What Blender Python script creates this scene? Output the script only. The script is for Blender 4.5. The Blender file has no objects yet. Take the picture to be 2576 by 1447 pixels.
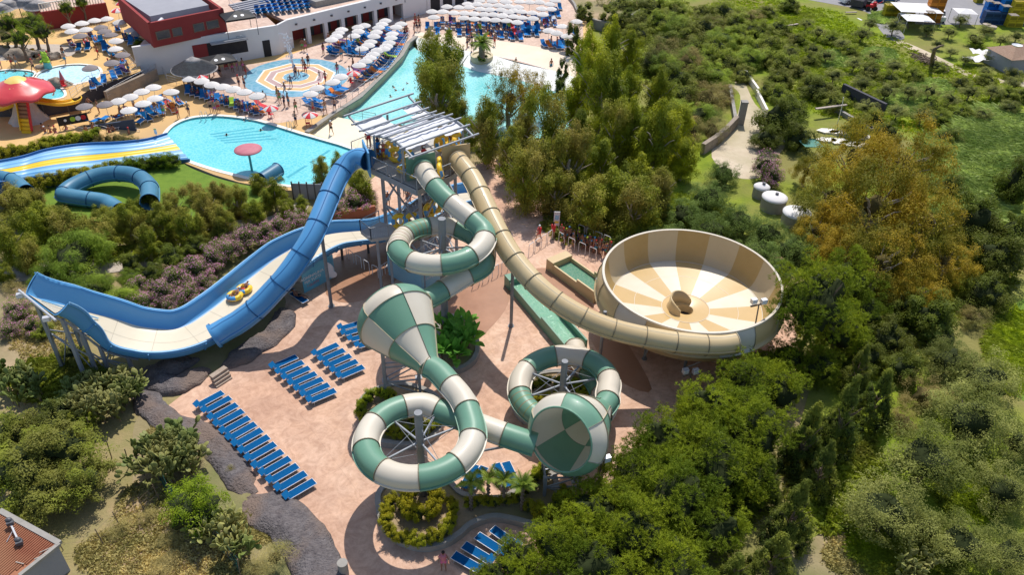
import bpy, bmesh, math, random
from mathutils import Vector, Matrix, noise
from mathutils.geometry import tessellate_polygon
random.seed(7)
R = math.radians
sc = bpy.context.scene
col = sc.collection
V3 = Vector
# ------------------------------------------------------------------ camera
F, CX, CY, H = 2000.0, 1288.0, 723.5, 40.0
TH, RO = R(36.3), R(1.75)
fw = V3((0, math.cos(TH), -math.sin(TH)))
_u = V3((0, math.sin(TH), math.cos(TH))); _r = V3((1, 0, 0))
rt = _r * math.cos(RO) + _u * math.sin(RO)
up = _u * math.cos(RO) - _r * math.sin(RO)
def W(x, y, z=0.0):
    d = fw + rt * ((x - CX) / F) - up * ((y - CY) / F)
    return V3((0, 0, H)) + d * ((z - H) / d.z)
def proj(p):
    d = V3(p) - V3((0, 0, H)); k = d.dot(fw)
    return CX + F * d.dot(rt) / k, CY - F * d.dot(up) / k, k
def ZH(bx, by, bz, ty):
    b = W(bx, by, bz); lo, hi = bz, 39
    for _ in range(40):
        m = (lo + hi) / 2
        if proj(V3((b.x, b.y, m)))[1] > ty: lo = m
        else: hi = m
    return m
def ZM(ox, oy, s=2.575):
    return lambda x, y: ((ox + x / s) / 1.5497, (oy + y / s) / 1.5497)
Q1, Q2, Q3, Q4 = ZM(0, 0), ZM(1000, 0), ZM(2000, 0), ZM(2992, 0)
Q5, Q6, Q7, Q8 = ZM(0, 500), ZM(1000, 350), ZM(2000, 500), ZM(2992, 500)
Q9, Q10 = ZM(0, 1000), ZM(1000, 800)
Q11, Q12 = ZM(1250, 1300, 2.1433), ZM(1950, 850, 2.1433)
Q13, Q14, Q15, Q16 = ZM(0, 1500, 1.95), ZM(1200, 1680), ZM(2672, 1500, 1.95), ZM(1350, 350, 4.293)
D1, D2 = 1.0, 2.5
# ------------------------------------------------------------------ mesh builder
class MB:
    def __init__(s): s.v = []; s.f = []; s.m = []; s.sm = []
    def add(s, vs, fs, mi=0, smooth=False):
        b = len(s.v); s.v += [tuple(v) for v in vs]
        for k, f in enumerate(fs):
            s.f.append([i + b for i in f]); s.m.append(mi[k] if isinstance(mi, list) else mi); s.sm.append(smooth)
        return s
    def box(s, c, sz, rot=None, mi=0):
        x, y, z = [q / 2 for q in sz]; c = V3(c)
        vs = [V3(p) for p in ((-x,-y,-z),(x,-y,-z),(x,y,-z),(-x,y,-z),(-x,-y,z),(x,-y,z),(x,y,z),(-x,y,z))]
        if rot is not None:
            M = rot if isinstance(rot, Matrix) else Matrix.Rotation(rot, 3, 'Z')
            vs = [M @ v for v in vs]
        return s.add([v + c for v in vs], [(0,3,2,1),(4,5,6,7),(0,1,5,4),(1,2,6,5),(2,3,7,6),(3,0,4,7)], mi)
    def beam(s, a, b, w, h=None, mi=0):
        a, b = V3(a), V3(b); d = b - a; h = h or w
        if d.length < 1e-5: return s
        return s.box((a + b) / 2, (d.length, w, h), frame(d), mi)
    def cyl(s, a, b, r0, r1=None, n=10, mi=0, cap=True, smooth=True):
        a, b = V3(a), V3(b); r1 = r0 if r1 is None else r1
        M = frame(b - a); vs = []
        for p, r in ((a, r0), (b, r1)):
            for i in range(n):
                t = 2 * math.pi * i / n
                vs.append(p + M @ V3((0, r * math.cos(t), r * math.sin(t))))
        s.add(vs, [(i, (i+1) % n, n + (i+1) % n, n + i) for i in range(n)], mi, smooth)
        if cap: s.add(vs, [tuple(range(n-1, -1, -1)), tuple(range(n, 2*n))], mi)
        return s
    def tube(s, pts, r, n=8, mi=0, closed=False, cap=True):
        pts = [V3(p) for p in pts]; L = len(pts); vs = []; 
        for k, p in enumerate(pts):
            if closed: d = pts[(k+1) % L] - pts[k-1]
            else: d = pts[min(k+1, L-1)] - pts[max(k-1, 0)]
            M = frame(d); rr = r[k] if isinstance(r, (list, tuple)) else r
            for i in range(n):
                t = 2 * math.pi * i / n
                vs.append(p + M @ V3((0, rr * math.cos(t), rr * math.sin(t))))
        fs = []
        for k in range(L if closed else L - 1):
            k2 = (k + 1) % L
            fs += [(k*n+i, k*n+(i+1) % n, k2*n+(i+1) % n, k2*n+i) for i in range(n)]
        s.add(vs, fs, mi, True)
        if cap and not closed: s.add(vs, [tuple(range(n-1, -1, -1)), tuple(range((L-1)*n, L*n))], mi)
        return s
    def lathe(s, prof, c, n=32, mi=0, a0=0.0, a1=2*math.pi, smooth=True, sector=None):
        c = V3(c); full = abs(a1 - a0 - 2*math.pi) < 1e-6; m = n if full else n + 1; vs = []
        for (r, z) in prof:
            for i in range(m):
                t = a0 + (a1 - a0) * i / n
                vs.append(c + V3((r*math.cos(t), r*math.sin(t), z)))
        fs = []; ms = []
        for k in range(len(prof) - 1):
            for i in range(n):
                j = (i + 1) % m
                fs.append((k*m+i, k*m+j, (k+1)*m+j, (k+1)*m+i)); ms.append(sector(i, k) if sector else mi)
        return s.add(vs, fs, ms, smooth)
    def grid(s, rows, mi=0, smooth=True, mf=None):
        n = len(rows[0]); vs = [p for r in rows for p in r]; fs = []; ms = []
        for k in range(len(rows) - 1):
            for i in range(n - 1):
                fs.append((k*n+i, k*n+i+1, (k+1)*n+i+1, (k+1)*n+i)); ms.append(mf(k, i) if mf else mi)
        return s.add(vs, fs, ms, smooth)
    def poly(s, pts, mi=0, holes=()):
        loops = [[V3(p) for p in pts]] + [[V3(p) for p in h] for h in holes]
        flat = [p for l in loops for p in l]
        tris = tessellate_polygon(loops); fs = []
        for t in tris:
            a, b, c = [flat[i] for i in t]
            fs.append(t if (b - a).cross(c - a).z > 0 else (t[0], t[2], t[1]))
        return s.add(flat, fs, mi)
    def walls(s, pts, z0, z1, mi=0, closed=True, inward=False):
        L = len(pts)
        for i in range(L if closed else L - 1):
            a, b = V3(pts[i]), V3(pts[(i+1) % L])
            s.add([(a.x,a.y,z0),(b.x,b.y,z0),(b.x,b.y,z1),(a.x,a.y,z1)], [(0,1,2,3) if not inward else (3,2,1,0)], mi)
        return s
    def prism(s, pts, z0, z1, mi=0, top=None):
        pts = ccw(pts)
        s.poly([(p[0], p[1], z1) for p in pts], mi if top is None else top)
        return s.walls(pts, z0, z1, mi)
    def ell(s, c, r, n=10, m=7, mi=0, rot=None):
        c = V3(c); vs = []; 
        for k in range(m + 1):
            ph = math.pi * k / m
            for i in range(n):
                t = 2*math.pi*i/n
                p = V3((r[0]*math.sin(ph)*math.cos(t), r[1]*math.sin(ph)*math.sin(t), r[2]*math.cos(ph)))
                vs.append(c + (rot @ p if rot is not None else p))
        fs = [(k*n+i, (k+1)*n+i, (k+1)*n+(i+1) % n, k*n+(i+1) % n) for k in range(m) for i in range(n)]
        return s.add(vs, fs, mi, True)
    def build(s, name, mats, parent=None):
        me = bpy.data.meshes.new(name); me.from_pydata(s.v, [], s.f)
        mats = mats if isinstance(mats, (list, tuple)) else [mats]
        for m in mats: me.materials.append(MAT[m] if isinstance(m, str) else m)
        me.polygons.foreach_set('material_index', s.m); me.polygons.foreach_set('use_smooth', s.sm)
        me.update(); o = bpy.data.objects.new(name, me); col.objects.link(o)
        if parent is not None: o.parent = parent
        return o
def frame(d):
    d = V3(d).normalized(); up_ = V3((0, 0, 1)) if abs(d.z) < .97 else V3((0, 1, 0))
    y = up_.cross(d).normalized(); z = d.cross(y)
    return Matrix((d, y, z)).transposed()
def ccw(p):
    a = sum(p[i][0]*p[(i+1) % len(p)][1] - p[(i+1) % len(p)][0]*p[i][1] for i in range(len(p)))
    return list(p) if a > 0 else list(p)[::-1]
def PZ(lst, z=0.0, q=None): return [W(*(q(*p) if q else p), z) for p in lst]
def smooth_poly(pts, k=4, closed=True):
    out = []; n = len(pts)
    for i in range(n if closed else n - 1):
        g = lambda j: V3(pts[j % n]) if closed else V3(pts[max(0, min(n-1, j))])
        a, b, c, d = g(i-1), g(i), g(i+1), g(i+2)
        for j in range(k):
            t = j / k
            out.append(.5*((2*b) + (c-a)*t + (2*a-5*b+4*c-d)*t*t + (3*b-a-3*c+d)*t*t*t))
    if not closed: out.append(V3(pts[-1]))
    return out
def offset(pts, d):
    pts = ccw(pts); n = len(pts); out = []
    for i in range(n):
        a, b, c = V3(pts[i-1]), V3(pts[i]), V3(pts[(i+1) % n])
        t = (c - a); t.z = 0; t.normalize(); out.append(b + V3((t.y, -t.x, 0)) * d)
    return out
def resample(pts, step):
    pts = [V3(p) for p in pts]; L = [0]
    for a, b in zip(pts, pts[1:]): L.append(L[-1] + (b-a).length)
    n = max(2, int(round(L[-1] / step))); out = []; k = 0
    for i in range(n + 1):
        s = L[-1] * i / n
        while k < len(pts) - 2 and L[k+1] < s: k += 1
        t = (s - L[k]) / max(1e-9, L[k+1] - L[k]); out.append(pts[k].lerp(pts[k+1], min(1, max(0, t))))
    return out
# ------------------------------------------------------------------ tagging
def tag(o, label=None, cat=None, group=None, kind=None):
    if label: o['label'] = label
    if cat: o['category'] = cat
    if group: o['group'] = group
    if kind: o['kind'] = kind
    return o
def empty(name, loc, label, cat, group=None, rz=0.0):
    o = bpy.data.objects.new(name, None); col.objects.link(o); o.location = loc; o.rotation_euler = (0, 0, rz)
    return tag(o, label, cat, group)
def dup(root, loc, rz, label, group=None, scale=None):
    r = root.copy(); col.objects.link(r); r.location = loc; r.rotation_euler = (0, 0, rz); r['label'] = label
    if group: r['group'] = group
    if scale is not None: r.scale = (scale,)*3 if not isinstance(scale, tuple) else scale
    for ch in list(root.children):
        c = ch.copy(); col.objects.link(c); c.parent = r
        for g in ch.children:
            d = g.copy(); col.objects.link(d); d.parent = c
    return r
def local(o, root):
    """keeps a mesh that was written in world coordinates under a root that stands elsewhere"""
    o.parent = root; o.matrix_parent_inverse = Matrix.Translation(-V3(root.location)); return o
ORD = 'zero first second third fourth fifth sixth seventh eighth ninth tenth eleventh twelfth thirteenth fourteenth fifteenth sixteenth seventeenth eighteenth nineteenth twentieth'.split()
# ------------------------------------------------------------------ materials
MAT = {}
def rgb(c): return (c[0], c[1], c[2], 1)
def mat(name, c1, c2=None, scale=1.0, rough=.8, c3=None, detail=5, bump=0.0, bscale=None, spec=.3, metal=0.0, contrast=.25, coat=0.0, obj_var=0.0, world=True, trans=0.0):
    m = bpy.data.materials.new(name); m.use_nodes = True; MAT[name] = m
    nt = m.node_tree; nd = nt.nodes; lk = nt.links; b = nd['Principled BSDF']
    b.inputs['Roughness'].default_value = rough; b.inputs['Metallic'].default_value = metal
    b.inputs['Specular IOR Level'].default_value = spec; b.inputs['Coat Weight'].default_value = coat
    b.inputs['Base Color'].default_value = rgb(c1)
    geo = nd.new('ShaderNodeNewGeometry') if world else nd.new('ShaderNodeTexCoord')
    src = geo.outputs['Position'] if world else geo.outputs['Object']
    out = None
    if c2 is not None:
        t = nd.new('ShaderNodeTexNoise'); t.inputs['Scale'].default_value = scale; t.inputs['Detail'].default_value = detail
        t.inputs['Roughness'].default_value = .62; lk.new(src, t.inputs['Vector'])
        r = nd.new('ShaderNodeValToRGB'); r.color_ramp.elements[0].position = .5 - contrast; r.color_ramp.elements[1].position = .5 + contrast
        r.color_ramp.elements[0].color = rgb(c1); r.color_ramp.elements[1].color = rgb(c2)
        lk.new(t.outputs['Fac'], r.inputs['Fac']); out = r.outputs['Color']
        if c3 is not None:
            t2 = nd.new('ShaderNodeTexNoise'); t2.inputs['Scale'].default_value = scale * .13; t2.inputs['Detail'].default_value = 4
            lk.new(src, t2.inputs['Vector']); r2 = nd.new('ShaderNodeValToRGB')
            r2.color_ramp.elements[0].position = .42; r2.color_ramp.elements[1].position = .62
            lk.new(t2.outputs['Fac'], r2.inputs['Fac']); mx = nd.new('ShaderNodeMixRGB'); mx.inputs['Color2'].default_value = rgb(c3)
            lk.new(r2.outputs['Color'], mx.inputs['Fac']); lk.new(out, mx.inputs['Color1']); out = mx.outputs['Color']
    if obj_var:
        oi = nd.new('ShaderNodeObjectInfo'); hs = nd.new('ShaderNodeHueSaturation')
        mr = nd.new('ShaderNodeMapRange'); mr.inputs['To Min'].default_value = 1 - obj_var; mr.inputs['To Max'].default_value = 1 + obj_var
        lk.new(oi.outputs['Random'], mr.inputs['Value']); lk.new(mr.outputs['Result'], hs.inputs['Value'])
        if out is not None: lk.new(out, hs.inputs['Color'])
        else: hs.inputs['Color'].default_value = rgb(c1)
        out = hs.outputs['Color']
    if out is not None: lk.new(out, b.inputs['Base Color'])
    if bump:
        t3 = nd.new('ShaderNodeTexNoise'); t3.inputs['Scale'].default_value = bscale or scale * 4; t3.inputs['Detail'].default_value = 4
        lk.new(src, t3.inputs['Vector']); bp = nd.new('ShaderNodeBump'); bp.inputs['Strength'].default_value = bump
        bp.inputs['Distance'].default_value = .1; lk.new(t3.outputs['Fac'], bp.inputs['Height']); lk.new(bp.outputs['Normal'], b.inputs['Normal'])
    if trans:
        tr = nd.new('ShaderNodeBsdfTranslucent'); ms = nd.new('ShaderNodeMixShader'); ms.inputs['Fac'].default_value = trans
        if out is not None: lk.new(out, tr.inputs['Color'])
        else: tr.inputs['Color'].default_value = rgb(c1)
        lk.new(b.outputs['BSDF'], ms.inputs[1]); lk.new(tr.outputs['BSDF'], ms.inputs[2])
        lk.new(ms.outputs['Shader'], nd['Material Output'].inputs['Surface'])
    return m
def paving(name, c1, c2, c3, joint, cell, scale=.5):
    """concrete or stone with fine joint lines and stains"""
    m = mat(name, c1, c2, scale, .85, c3=c3, bump=.15, bscale=9)
    nt = m.node_tree; nd = nt.nodes; lk = nt.links; b = nd['Principled BSDF']
    link = b.inputs['Base Color'].links[0]; src = link.from_socket
    geo = nd.new('ShaderNodeNewGeometry'); mp = nd.new('ShaderNodeMapping'); mp.inputs['Rotation'].default_value = (0, 0, R(-38))
    br = nd.new('ShaderNodeTexBrick'); br.offset = 0; br.inputs['Scale'].default_value = 1; br.inputs['Mortar Size'].default_value = .018
    br.inputs['Brick Width'].default_value = cell; br.inputs['Row Height'].default_value = cell
    br.inputs['Color1'].default_value = (0,0,0,1); br.inputs['Color2'].default_value = (0,0,0,1); br.inputs['Mortar'].default_value = (1,1,1,1)
    lk.new(geo.outputs['Position'], mp.inputs['Vector']); lk.new(mp.outputs['Vector'], br.inputs['Vector'])
    f = nd.new('ShaderNodeMath'); f.operation = 'MULTIPLY'; f.inputs[1].default_value = .28; lk.new(br.outputs['Color'], f.inputs[0])
    mx = nd.new('ShaderNodeMixRGB'); mx.inputs['Color2'].default_value = rgb(joint)
    lk.new(f.outputs[0], mx.inputs['Fac']); lk.new(src, mx.inputs['Color1']); res = mx.outputs['Color']
    for sc_, dist, lo, hi, c_lo in ((.9, 2.5, .36, .60, (.80,.76,.74)), (3.2, 1.2, .30, .52, (.88,.86,.85)), (.28, 1.0, .40, .56, (.86,.85,.86))):
        t = nd.new('ShaderNodeTexNoise'); t.inputs['Scale'].default_value = sc_; t.inputs['Detail'].default_value = 9; t.inputs['Distortion'].default_value = dist; t.inputs['Roughness'].default_value = .65
        lk.new(geo.outputs['Position'], t.inputs['Vector']); r = nd.new('ShaderNodeValToRGB'); r.color_ramp.elements[0].position = lo; r.color_ramp.elements[1].position = hi
        r.color_ramp.elements[0].color = rgb(c_lo); r.color_ramp.elements[1].color = (1,1,1,1); lk.new(t.outputs['Fac'], r.inputs['Fac'])
        m2 = nd.new('ShaderNodeMixRGB'); m2.blend_type = 'MULTIPLY'; m2.inputs['Fac'].default_value = 1; lk.new(res, m2.inputs['Color1']); lk.new(r.outputs['Color'], m2.inputs['Color2']); res = m2.outputs['Color']
    lk.new(res, b.inputs['Base Color'])
    return m
def water(name, c1, c2, scale=2.4, bump=.25):
    m = mat(name, c1, c2, .18, .08, spec=.5)
    nt = m.node_tree; nd = nt.nodes; lk = nt.links; b = nd['Principled BSDF']
    src = b.inputs['Base Color'].links[0].from_socket; geo = nd.new('ShaderNodeNewGeometry')
    wn = nd.new('ShaderNodeTexNoise'); wn.inputs['Scale'].default_value = .8
    va = nd.new('ShaderNodeVectorMath'); va.operation = 'MULTIPLY_ADD'; va.inputs[1].default_value = (1.1,1.1,1.1)
    lk.new(geo.outputs['Position'], wn.inputs['Vector']); lk.new(wn.outputs['Color'], va.inputs[0]); lk.new(geo.outputs['Position'], va.inputs[2])
    vo = nd.new('ShaderNodeTexVoronoi'); vo.feature = 'DISTANCE_TO_EDGE'; vo.inputs['Scale'].default_value = scale; lk.new(va.outputs[0], vo.inputs['Vector'])
    r = nd.new('ShaderNodeValToRGB'); r.color_ramp.elements[0].position = 0; r.color_ramp.elements[0].color = (.3,.3,.3,1)
    r.color_ramp.elements[1].position = .22; r.color_ramp.elements[1].color = (0,0,0,1); lk.new(vo.outputs['Distance'], r.inputs['Fac'])
    mx = nd.new('ShaderNodeMixRGB'); mx.inputs['Color2'].default_value = (min(1,c2[0]*1.5+.15), min(1,c2[1]*1.15+.1), min(1,c2[2]*1.1+.08), 1)  # caustic light lines painted into the water colour
    lk.new(r.outputs['Color'], mx.inputs['Fac']); lk.new(src, mx.inputs['Color1']); lk.new(mx.outputs['Color'], b.inputs['Base Color'])
    t = nd.new('ShaderNodeTexNoise'); t.inputs['Scale'].default_value = 3.5; t.inputs['Detail'].default_value = 5; lk.new(geo.outputs['Position'], t.inputs['Vector'])
    bp = nd.new('ShaderNodeBump'); bp.inputs['Strength'].default_value = bump; bp.inputs['Distance'].default_value = .12
    lk.new(t.outputs['Fac'], bp.inputs['Height']); lk.new(bp.outputs['Normal'], b.inputs['Normal'])
    return m
def leaf(name, c1, c2, c3=None, tr=.38, scale=1.6, rough=.6, var=.14):
    g = 2.15; W3 = (1.04, 1.0, .62); c1 = tuple(min(.8, v*g*k*.9) for v, k in zip(c1, W3)); c2 = tuple(min(.85, v*g*k*1.15) for v, k in zip(c2, W3)); c3 = c3 and tuple(min(.8, v*g*k) for v, k in zip(c3, W3))
    return mat(name, c1, c2, scale, rough, c3=c3, detail=4, spec=.2, contrast=.16, obj_var=var, trans=tr, world=True)
mat('dirt', (.30,.21,.12), (.44,.33,.21), .8, .95, c3=(.16,.17,.06), bump=.5, bscale=4)
mat('field', (.10,.16,.008), (.26,.32,.02), .7, .95, c3=(.22,.20,.06), bump=.8, bscale=3)
mat('dry', (.38,.27,.15), (.24,.22,.09), .8, .95, c3=(.20,.19,.06), bump=.6, bscale=5)
mat('grass', (.10,.18,.02), (.17,.26,.03), 1.2, .95, bump=.4, bscale=12)
paving('plaza', (.60,.375,.25), (.80,.57,.43), (.62,.385,.265), (.38,.25,.185), 4.2, .7)
mat('wetplaza', (.27,.125,.065), (.42,.22,.13), .45, .3, c3=(.44,.26,.17), bump=.1)
mat('deck', (.62,.37,.13), (.75,.50,.22), .35, .85, c3=(.52,.34,.16), bump=.1)
paving('terrace', (.66,.48,.38), (.74,.58,.48), (.62,.45,.35), (.34,.27,.24), 5.0, .3)
mat('beach', (.72,.58,.44), (.80,.68,.55), .3, .85, bump=.1)
mat('beige', (.78,.68,.48), (.84,.76,.58), .3, .7)
mat('coping', (.78,.72,.62), (.84,.80,.72), .8, .7)
mat('gravelpath', (.40,.34,.29), (.52,.45,.38), 1.2, .9, bump=.4)
mat('asphalt', (.24,.23,.24), (.30,.29,.29), .5, .9)
mat('sandtrack', (.50,.40,.29), (.66,.56,.43), .6, .95, c3=(.36,.32,.18), bump=.5)
mat('rock', (.085,.074,.078), (.20,.18,.18), 2.6, .95, c3=(.20,.15,.125), bump=1.6, bscale=7, spec=.1)
mat('boulder', (.36,.29,.22), (.22,.19,.16), 1.2, .9, bump=.8, bscale=4)
mat('stonestep', (.30,.23,.18), (.42,.34,.27), 2, .9, bump=.4)
mat('concrete', (.36,.335,.30), (.26,.245,.22), 1.2, .9, bump=.3)
mat('whitewall', (.76,.74,.73), (.68,.66,.65), .25, .8)
mat('redwall', (.25,.035,.035), (.31,.05,.045), .6, .85)
mat('roofgrey', (.28,.28,.31), (.34,.34,.37), .5, .8)
mat('darkwall', (.055,.05,.06), (.085,.08,.09), 2, .8, bump=.3)
mat('bluewall', (.055,.075,.11), (.08,.10,.14), .8, .8)
mat('tankwall', (.58,.50,.34), (.50,.43,.28), .8, .8)
mat('glass', (.03,.035,.045), (.09,.10,.11), .5, .15, spec=.5)
mat('darkopen', (.02,.02,.025), (.05,.045,.045), .6, .8)
mat('steel', (.42,.43,.45), (.50,.51,.53), 3, .45, metal=.55, bump=.05)
mat('galv', (.27,.285,.31), (.36,.38,.41), 2, .55, metal=.2)
mat('mast', (.17,.18,.195), (.25,.26,.275), 1.5, .6, metal=.1)
mat('deckplate', (.40,.38,.36), (.50,.48,.45), 1.4, .7)
mat('dkmetal', (.09,.09,.10), (.14,.14,.15), 3, .5, metal=.3)
mat('rail', (.55,.55,.56), rough=.4, metal=.4)
mat('whiteplastic', (.74,.74,.76), rough=.45)
mat('bluefabric', (.003,.075,.21), (.005,.09,.25), 6, .9, spec=.05)
mat('ltblue', (.015,.16,.46), (.03,.21,.55), 3, .85, spec=.1)
mat('visor', (.006,.10,.27), (.01,.14,.34), 8, .85, spec=.05)
mat('sailcloth', (.72,.72,.76), (.80,.80,.84), 1.2, .7, trans=.12)
mat('umbwhite', (.66,.63,.60), (.72,.69,.66), 1, .8, trans=.1, obj_var=.06)
mat('umbgrey', (.21,.18,.18), (.26,.23,.23), 1, .8)
mat('red', (.62,.03,.04), rough=.5)
mat('purple', (.12,.04,.16), rough=.8)
mat('lime', (.35,.55,.05), rough=.8)
mat('orange', (.75,.20,.03), rough=.8)
mat('black', (.02,.02,.022), rough=.6)
mat('thatch', (.27,.25,.24), (.46,.43,.41), 3, .9, bump=.8, bscale=12)
mat('tgreen', (.155,.33,.225), (.20,.38,.27), .5, .42, c3=(.14,.30,.205), spec=.45, coat=.08, bump=.03, bscale=2, trans=.16)
mat('tcream', (.70,.63,.51), (.76,.70,.59), .5, .45, c3=(.66,.58,.46), spec=.4, coat=.08, bump=.03, bscale=2, trans=.16)
mat('ttan', (.56,.42,.22), (.62,.48,.27), .5, .4, c3=(.50,.36,.18), spec=.45, coat=.1, bump=.03, bscale=2)
mat('tseam', (.34,.29,.19), (.44,.38,.27), 2, .6)
mat('tseamd', (.07,.10,.08), rough=.6)
mat('sblue', (.095,.32,.60), (.13,.38,.66), .4, .42, c3=(.08,.285,.55), spec=.45, coat=.1, bump=.03, bscale=2)
mat('sblued', (.03,.13,.32), rough=.5)
mat('slight', (.24,.50,.74), (.30,.56,.78), .6, .35, spec=.5, coat=.1)
mat('scream', (.64,.56,.41), (.70,.62,.48), .8, .4, c3=(.60,.53,.40), spec=.4, coat=.1)
mat('joint', (.45,.40,.31), rough=.7)
mat('syellow', (.85,.60,.04), (.90,.66,.07), .6, .3, coat=.3)
mat('oldblue', (.05,.19,.30), (.09,.26,.38), .7, .45, c3=(.04,.15,.24), spec=.4)
mat('bowlcream', (.68,.59,.44), (.74,.66,.52), .8, .25, spec=.5, coat=.3)
mat('bowltan', (.55,.37,.15), (.60,.42,.19), .6, .25, spec=.5, coat=.3)
mat('bowlcream_shade', (.52,.41,.25), (.57,.46,.29), .6, .4, spec=.4)  # this and the next: bowl cream and tan darkened, inner wall's shade painted in
mat('bowltan_shade', (.42,.28,.10), (.47,.32,.13), .6, .4, spec=.4)
mat('bowlgrey', (.56,.52,.46), (.60,.56,.50), .6, .3, spec=.5, coat=.3)
water('wpool', (.085,.50,.56), (.17,.62,.66))
water('wwave', (.13,.54,.57), (.32,.70,.68), 2.2)
water('wkids', (.42,.70,.82), (.55,.78,.88), 1.5)
water('wgreen', (.12,.33,.21), (.18,.40,.27), 4.0, .5)
water('wdeep', (.07,.20,.13), (.11,.27,.18), 4.0, .4)
water('wsplash', (.10,.30,.42), (.22,.45,.56), 1.0, .2)
mat('ringorange', (.66,.38,.16), (.72,.46,.24), .8, .6)
mat('ringmauve', (.42,.28,.27), (.50,.36,.34), .8, .6)
mat('pink', (.45,.13,.17), (.52,.19,.22), 2, .6)
mat('mushred', (.60,.05,.06), (.68,.08,.08), 1, .3, coat=.4)
mat('mushyel', (.75,.52,.10), (.80,.60,.2), 1, .4)
mat('mushstem', (.50,.44,.38), (.62,.56,.50), 1.5, .6)
mat('bark', (.16,.11,.075), (.26,.20,.15), 4, .9, bump=.6)
mat('barkpale', (.34,.27,.22), (.46,.40,.34), 4, .9)
mat('tiles', (.33,.20,.14), (.42,.29,.21), 4, .9, bump=.5)
mat('rust', (.26,.085,.045), (.34,.13,.07), 1.0, .8, c3=(.38,.19,.10), bump=.3)
mat('spray', (.85,.88,.92), rough=.5, trans=.5)
mat('shadeflesh', (.2,.1,.07))
for i, c in enumerate([(.38,.19,.12), (.28,.13,.08), (.46,.25,.17), (.20,.09,.055)]): mat('skin%d' % i, c, rough=.6)
for i, c in enumerate([(.02,.015,.012), (.07,.04,.025), (.75,.76,.8), (.55,.05,.05), (.05,.25,.5), (.45,.55,.05)]): mat('hair%d' % i, c, rough=.7)
for i, c in enumerate([(.02,.03,.08), (.55,.04,.05), (.03,.25,.4), (.02,.02,.02), (.5,.5,.5), (.1,.4,.12), (.6,.15,.3)]): mat('suit%d' % i, c, rough=.8)
# foliage
leaf('lf_euc', (.055,.08,.008), (.15,.165,.018), c3=(.16,.14,.045))
leaf('lf_eucy', (.11,.13,.010), (.23,.24,.015), c3=(.08,.105,.012))
leaf('lf_eucb', (.15,.105,.010), (.24,.175,.018), c3=(.09,.095,.012))
leaf('lf_pine', (.075,.105,.008), (.15,.18,.014), c3=(.06,.09,.008), rough=.6)
leaf('lf_cyp', (.045,.065,.012), (.13,.145,.03), c3=(.03,.05,.012))
leaf('lf_olive', (.095,.11,.04), (.19,.20,.085), c3=(.075,.09,.025))
leaf('lf_dark', (.035,.055,.008), (.08,.10,.014), c3=(.055,.065,.012))
leaf('lf_mid', (.065,.095,.010), (.15,.18,.022), c3=(.10,.105,.03))
leaf('lf_blue', (.055,.095,.03), (.11,.155,.05), c3=(.05,.08,.02))
leaf('lf_tam', (.09,.13,.018), (.18,.23,.035), c3=(.07,.11,.015))
leaf('lf_hedge', (.065,.10,.006), (.16,.19,.012), c3=(.17,.155,.010))
leaf('lf_bright', (.045,.085,.004), (.115,.155,.008))
leaf('lf_olean', (.045,.075,.02), (.10,.13,.035))
leaf('lf_meadow', (.10,.15,.008), (.22,.27,.02), c3=(.14,.17,.03))
leaf('lf_reed', (.14,.19,.07), (.24,.30,.13), c3=(.10,.15,.05))
leaf('lf_palm', (.07,.12,.025), (.15,.19,.05))
leaf('lf_banana', (.03,.10,.02), (.08,.20,.04))
leaf('lf_dry', (.20,.17,.10), (.32,.27,.17), c3=(.13,.13,.06))
leaf('lf_brownish', (.13,.105,.055), (.20,.16,.09), c3=(.10,.11,.04))
mat('flower', (.60,.20,.38), (.72,.36,.52), 2, .7, trans=.25)
mat('lf_flowery' if 0 else 'flowery', (.75,.40,.02), (.80,.50,.05), 2, .7)
mat('cactus', (.10,.15,.03), (.21,.26,.06), 2.2, .6, c3=(.30,.29,.09), obj_var=.15)
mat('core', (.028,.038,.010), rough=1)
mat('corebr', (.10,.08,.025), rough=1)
# ------------------------------------------------------------------ labels that single things out: counted from a landmark
LM = [('red building', 290, 60), ('splash pad', 745, 193), ('toadstool slide', 55, 235), ('potted palm', 1212, 130),
      ('mushroom fountain', 624, 385), ('pool ladder', 511, 292), ('thatched bar roof', 489, 160), ('blue flume mouth', 915, 400), ('tan bowl drain', 1715, 765),
      ('steel launch tower', 1030, 440), ('white colonnade', 900, 55), ('grey tiled shack', 2545, 150), ('white water tanks', 1935, 510), ('stone gate pillar', 1860, 280),
      ('rusty roofed shed', 60, 1370), ('blue slide tip', 75, 700), ('near ring hedge', 1060, 1300), ('checkered funnel mouth', 1413, 1104),
      ('flood lamp mast', 1905, 770), ('red motor tiller', 2185, 15), ('blue crate stack', 2500, 40), ('yellow kids slide', 150, 250), ('black bar awning', 550, 145),
      ('grey queue gates', 1440, 590), ('stone steps', 545, 935), ('shallow beach edge', 1300, 165), ('blue tube loop', 270, 470), ('woodpile', 2340, 165),
      ('banana plants', 1145, 865), ('ruined wall', 2130, 280), ('lawn kerb', 1430, 20), ('terrace stairs', 640, 30)]
PEND = []
def later(o, base, cat, px, py, group): o['category'] = cat; o['group'] = group; PEND.append((o, base, px, py))
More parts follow.
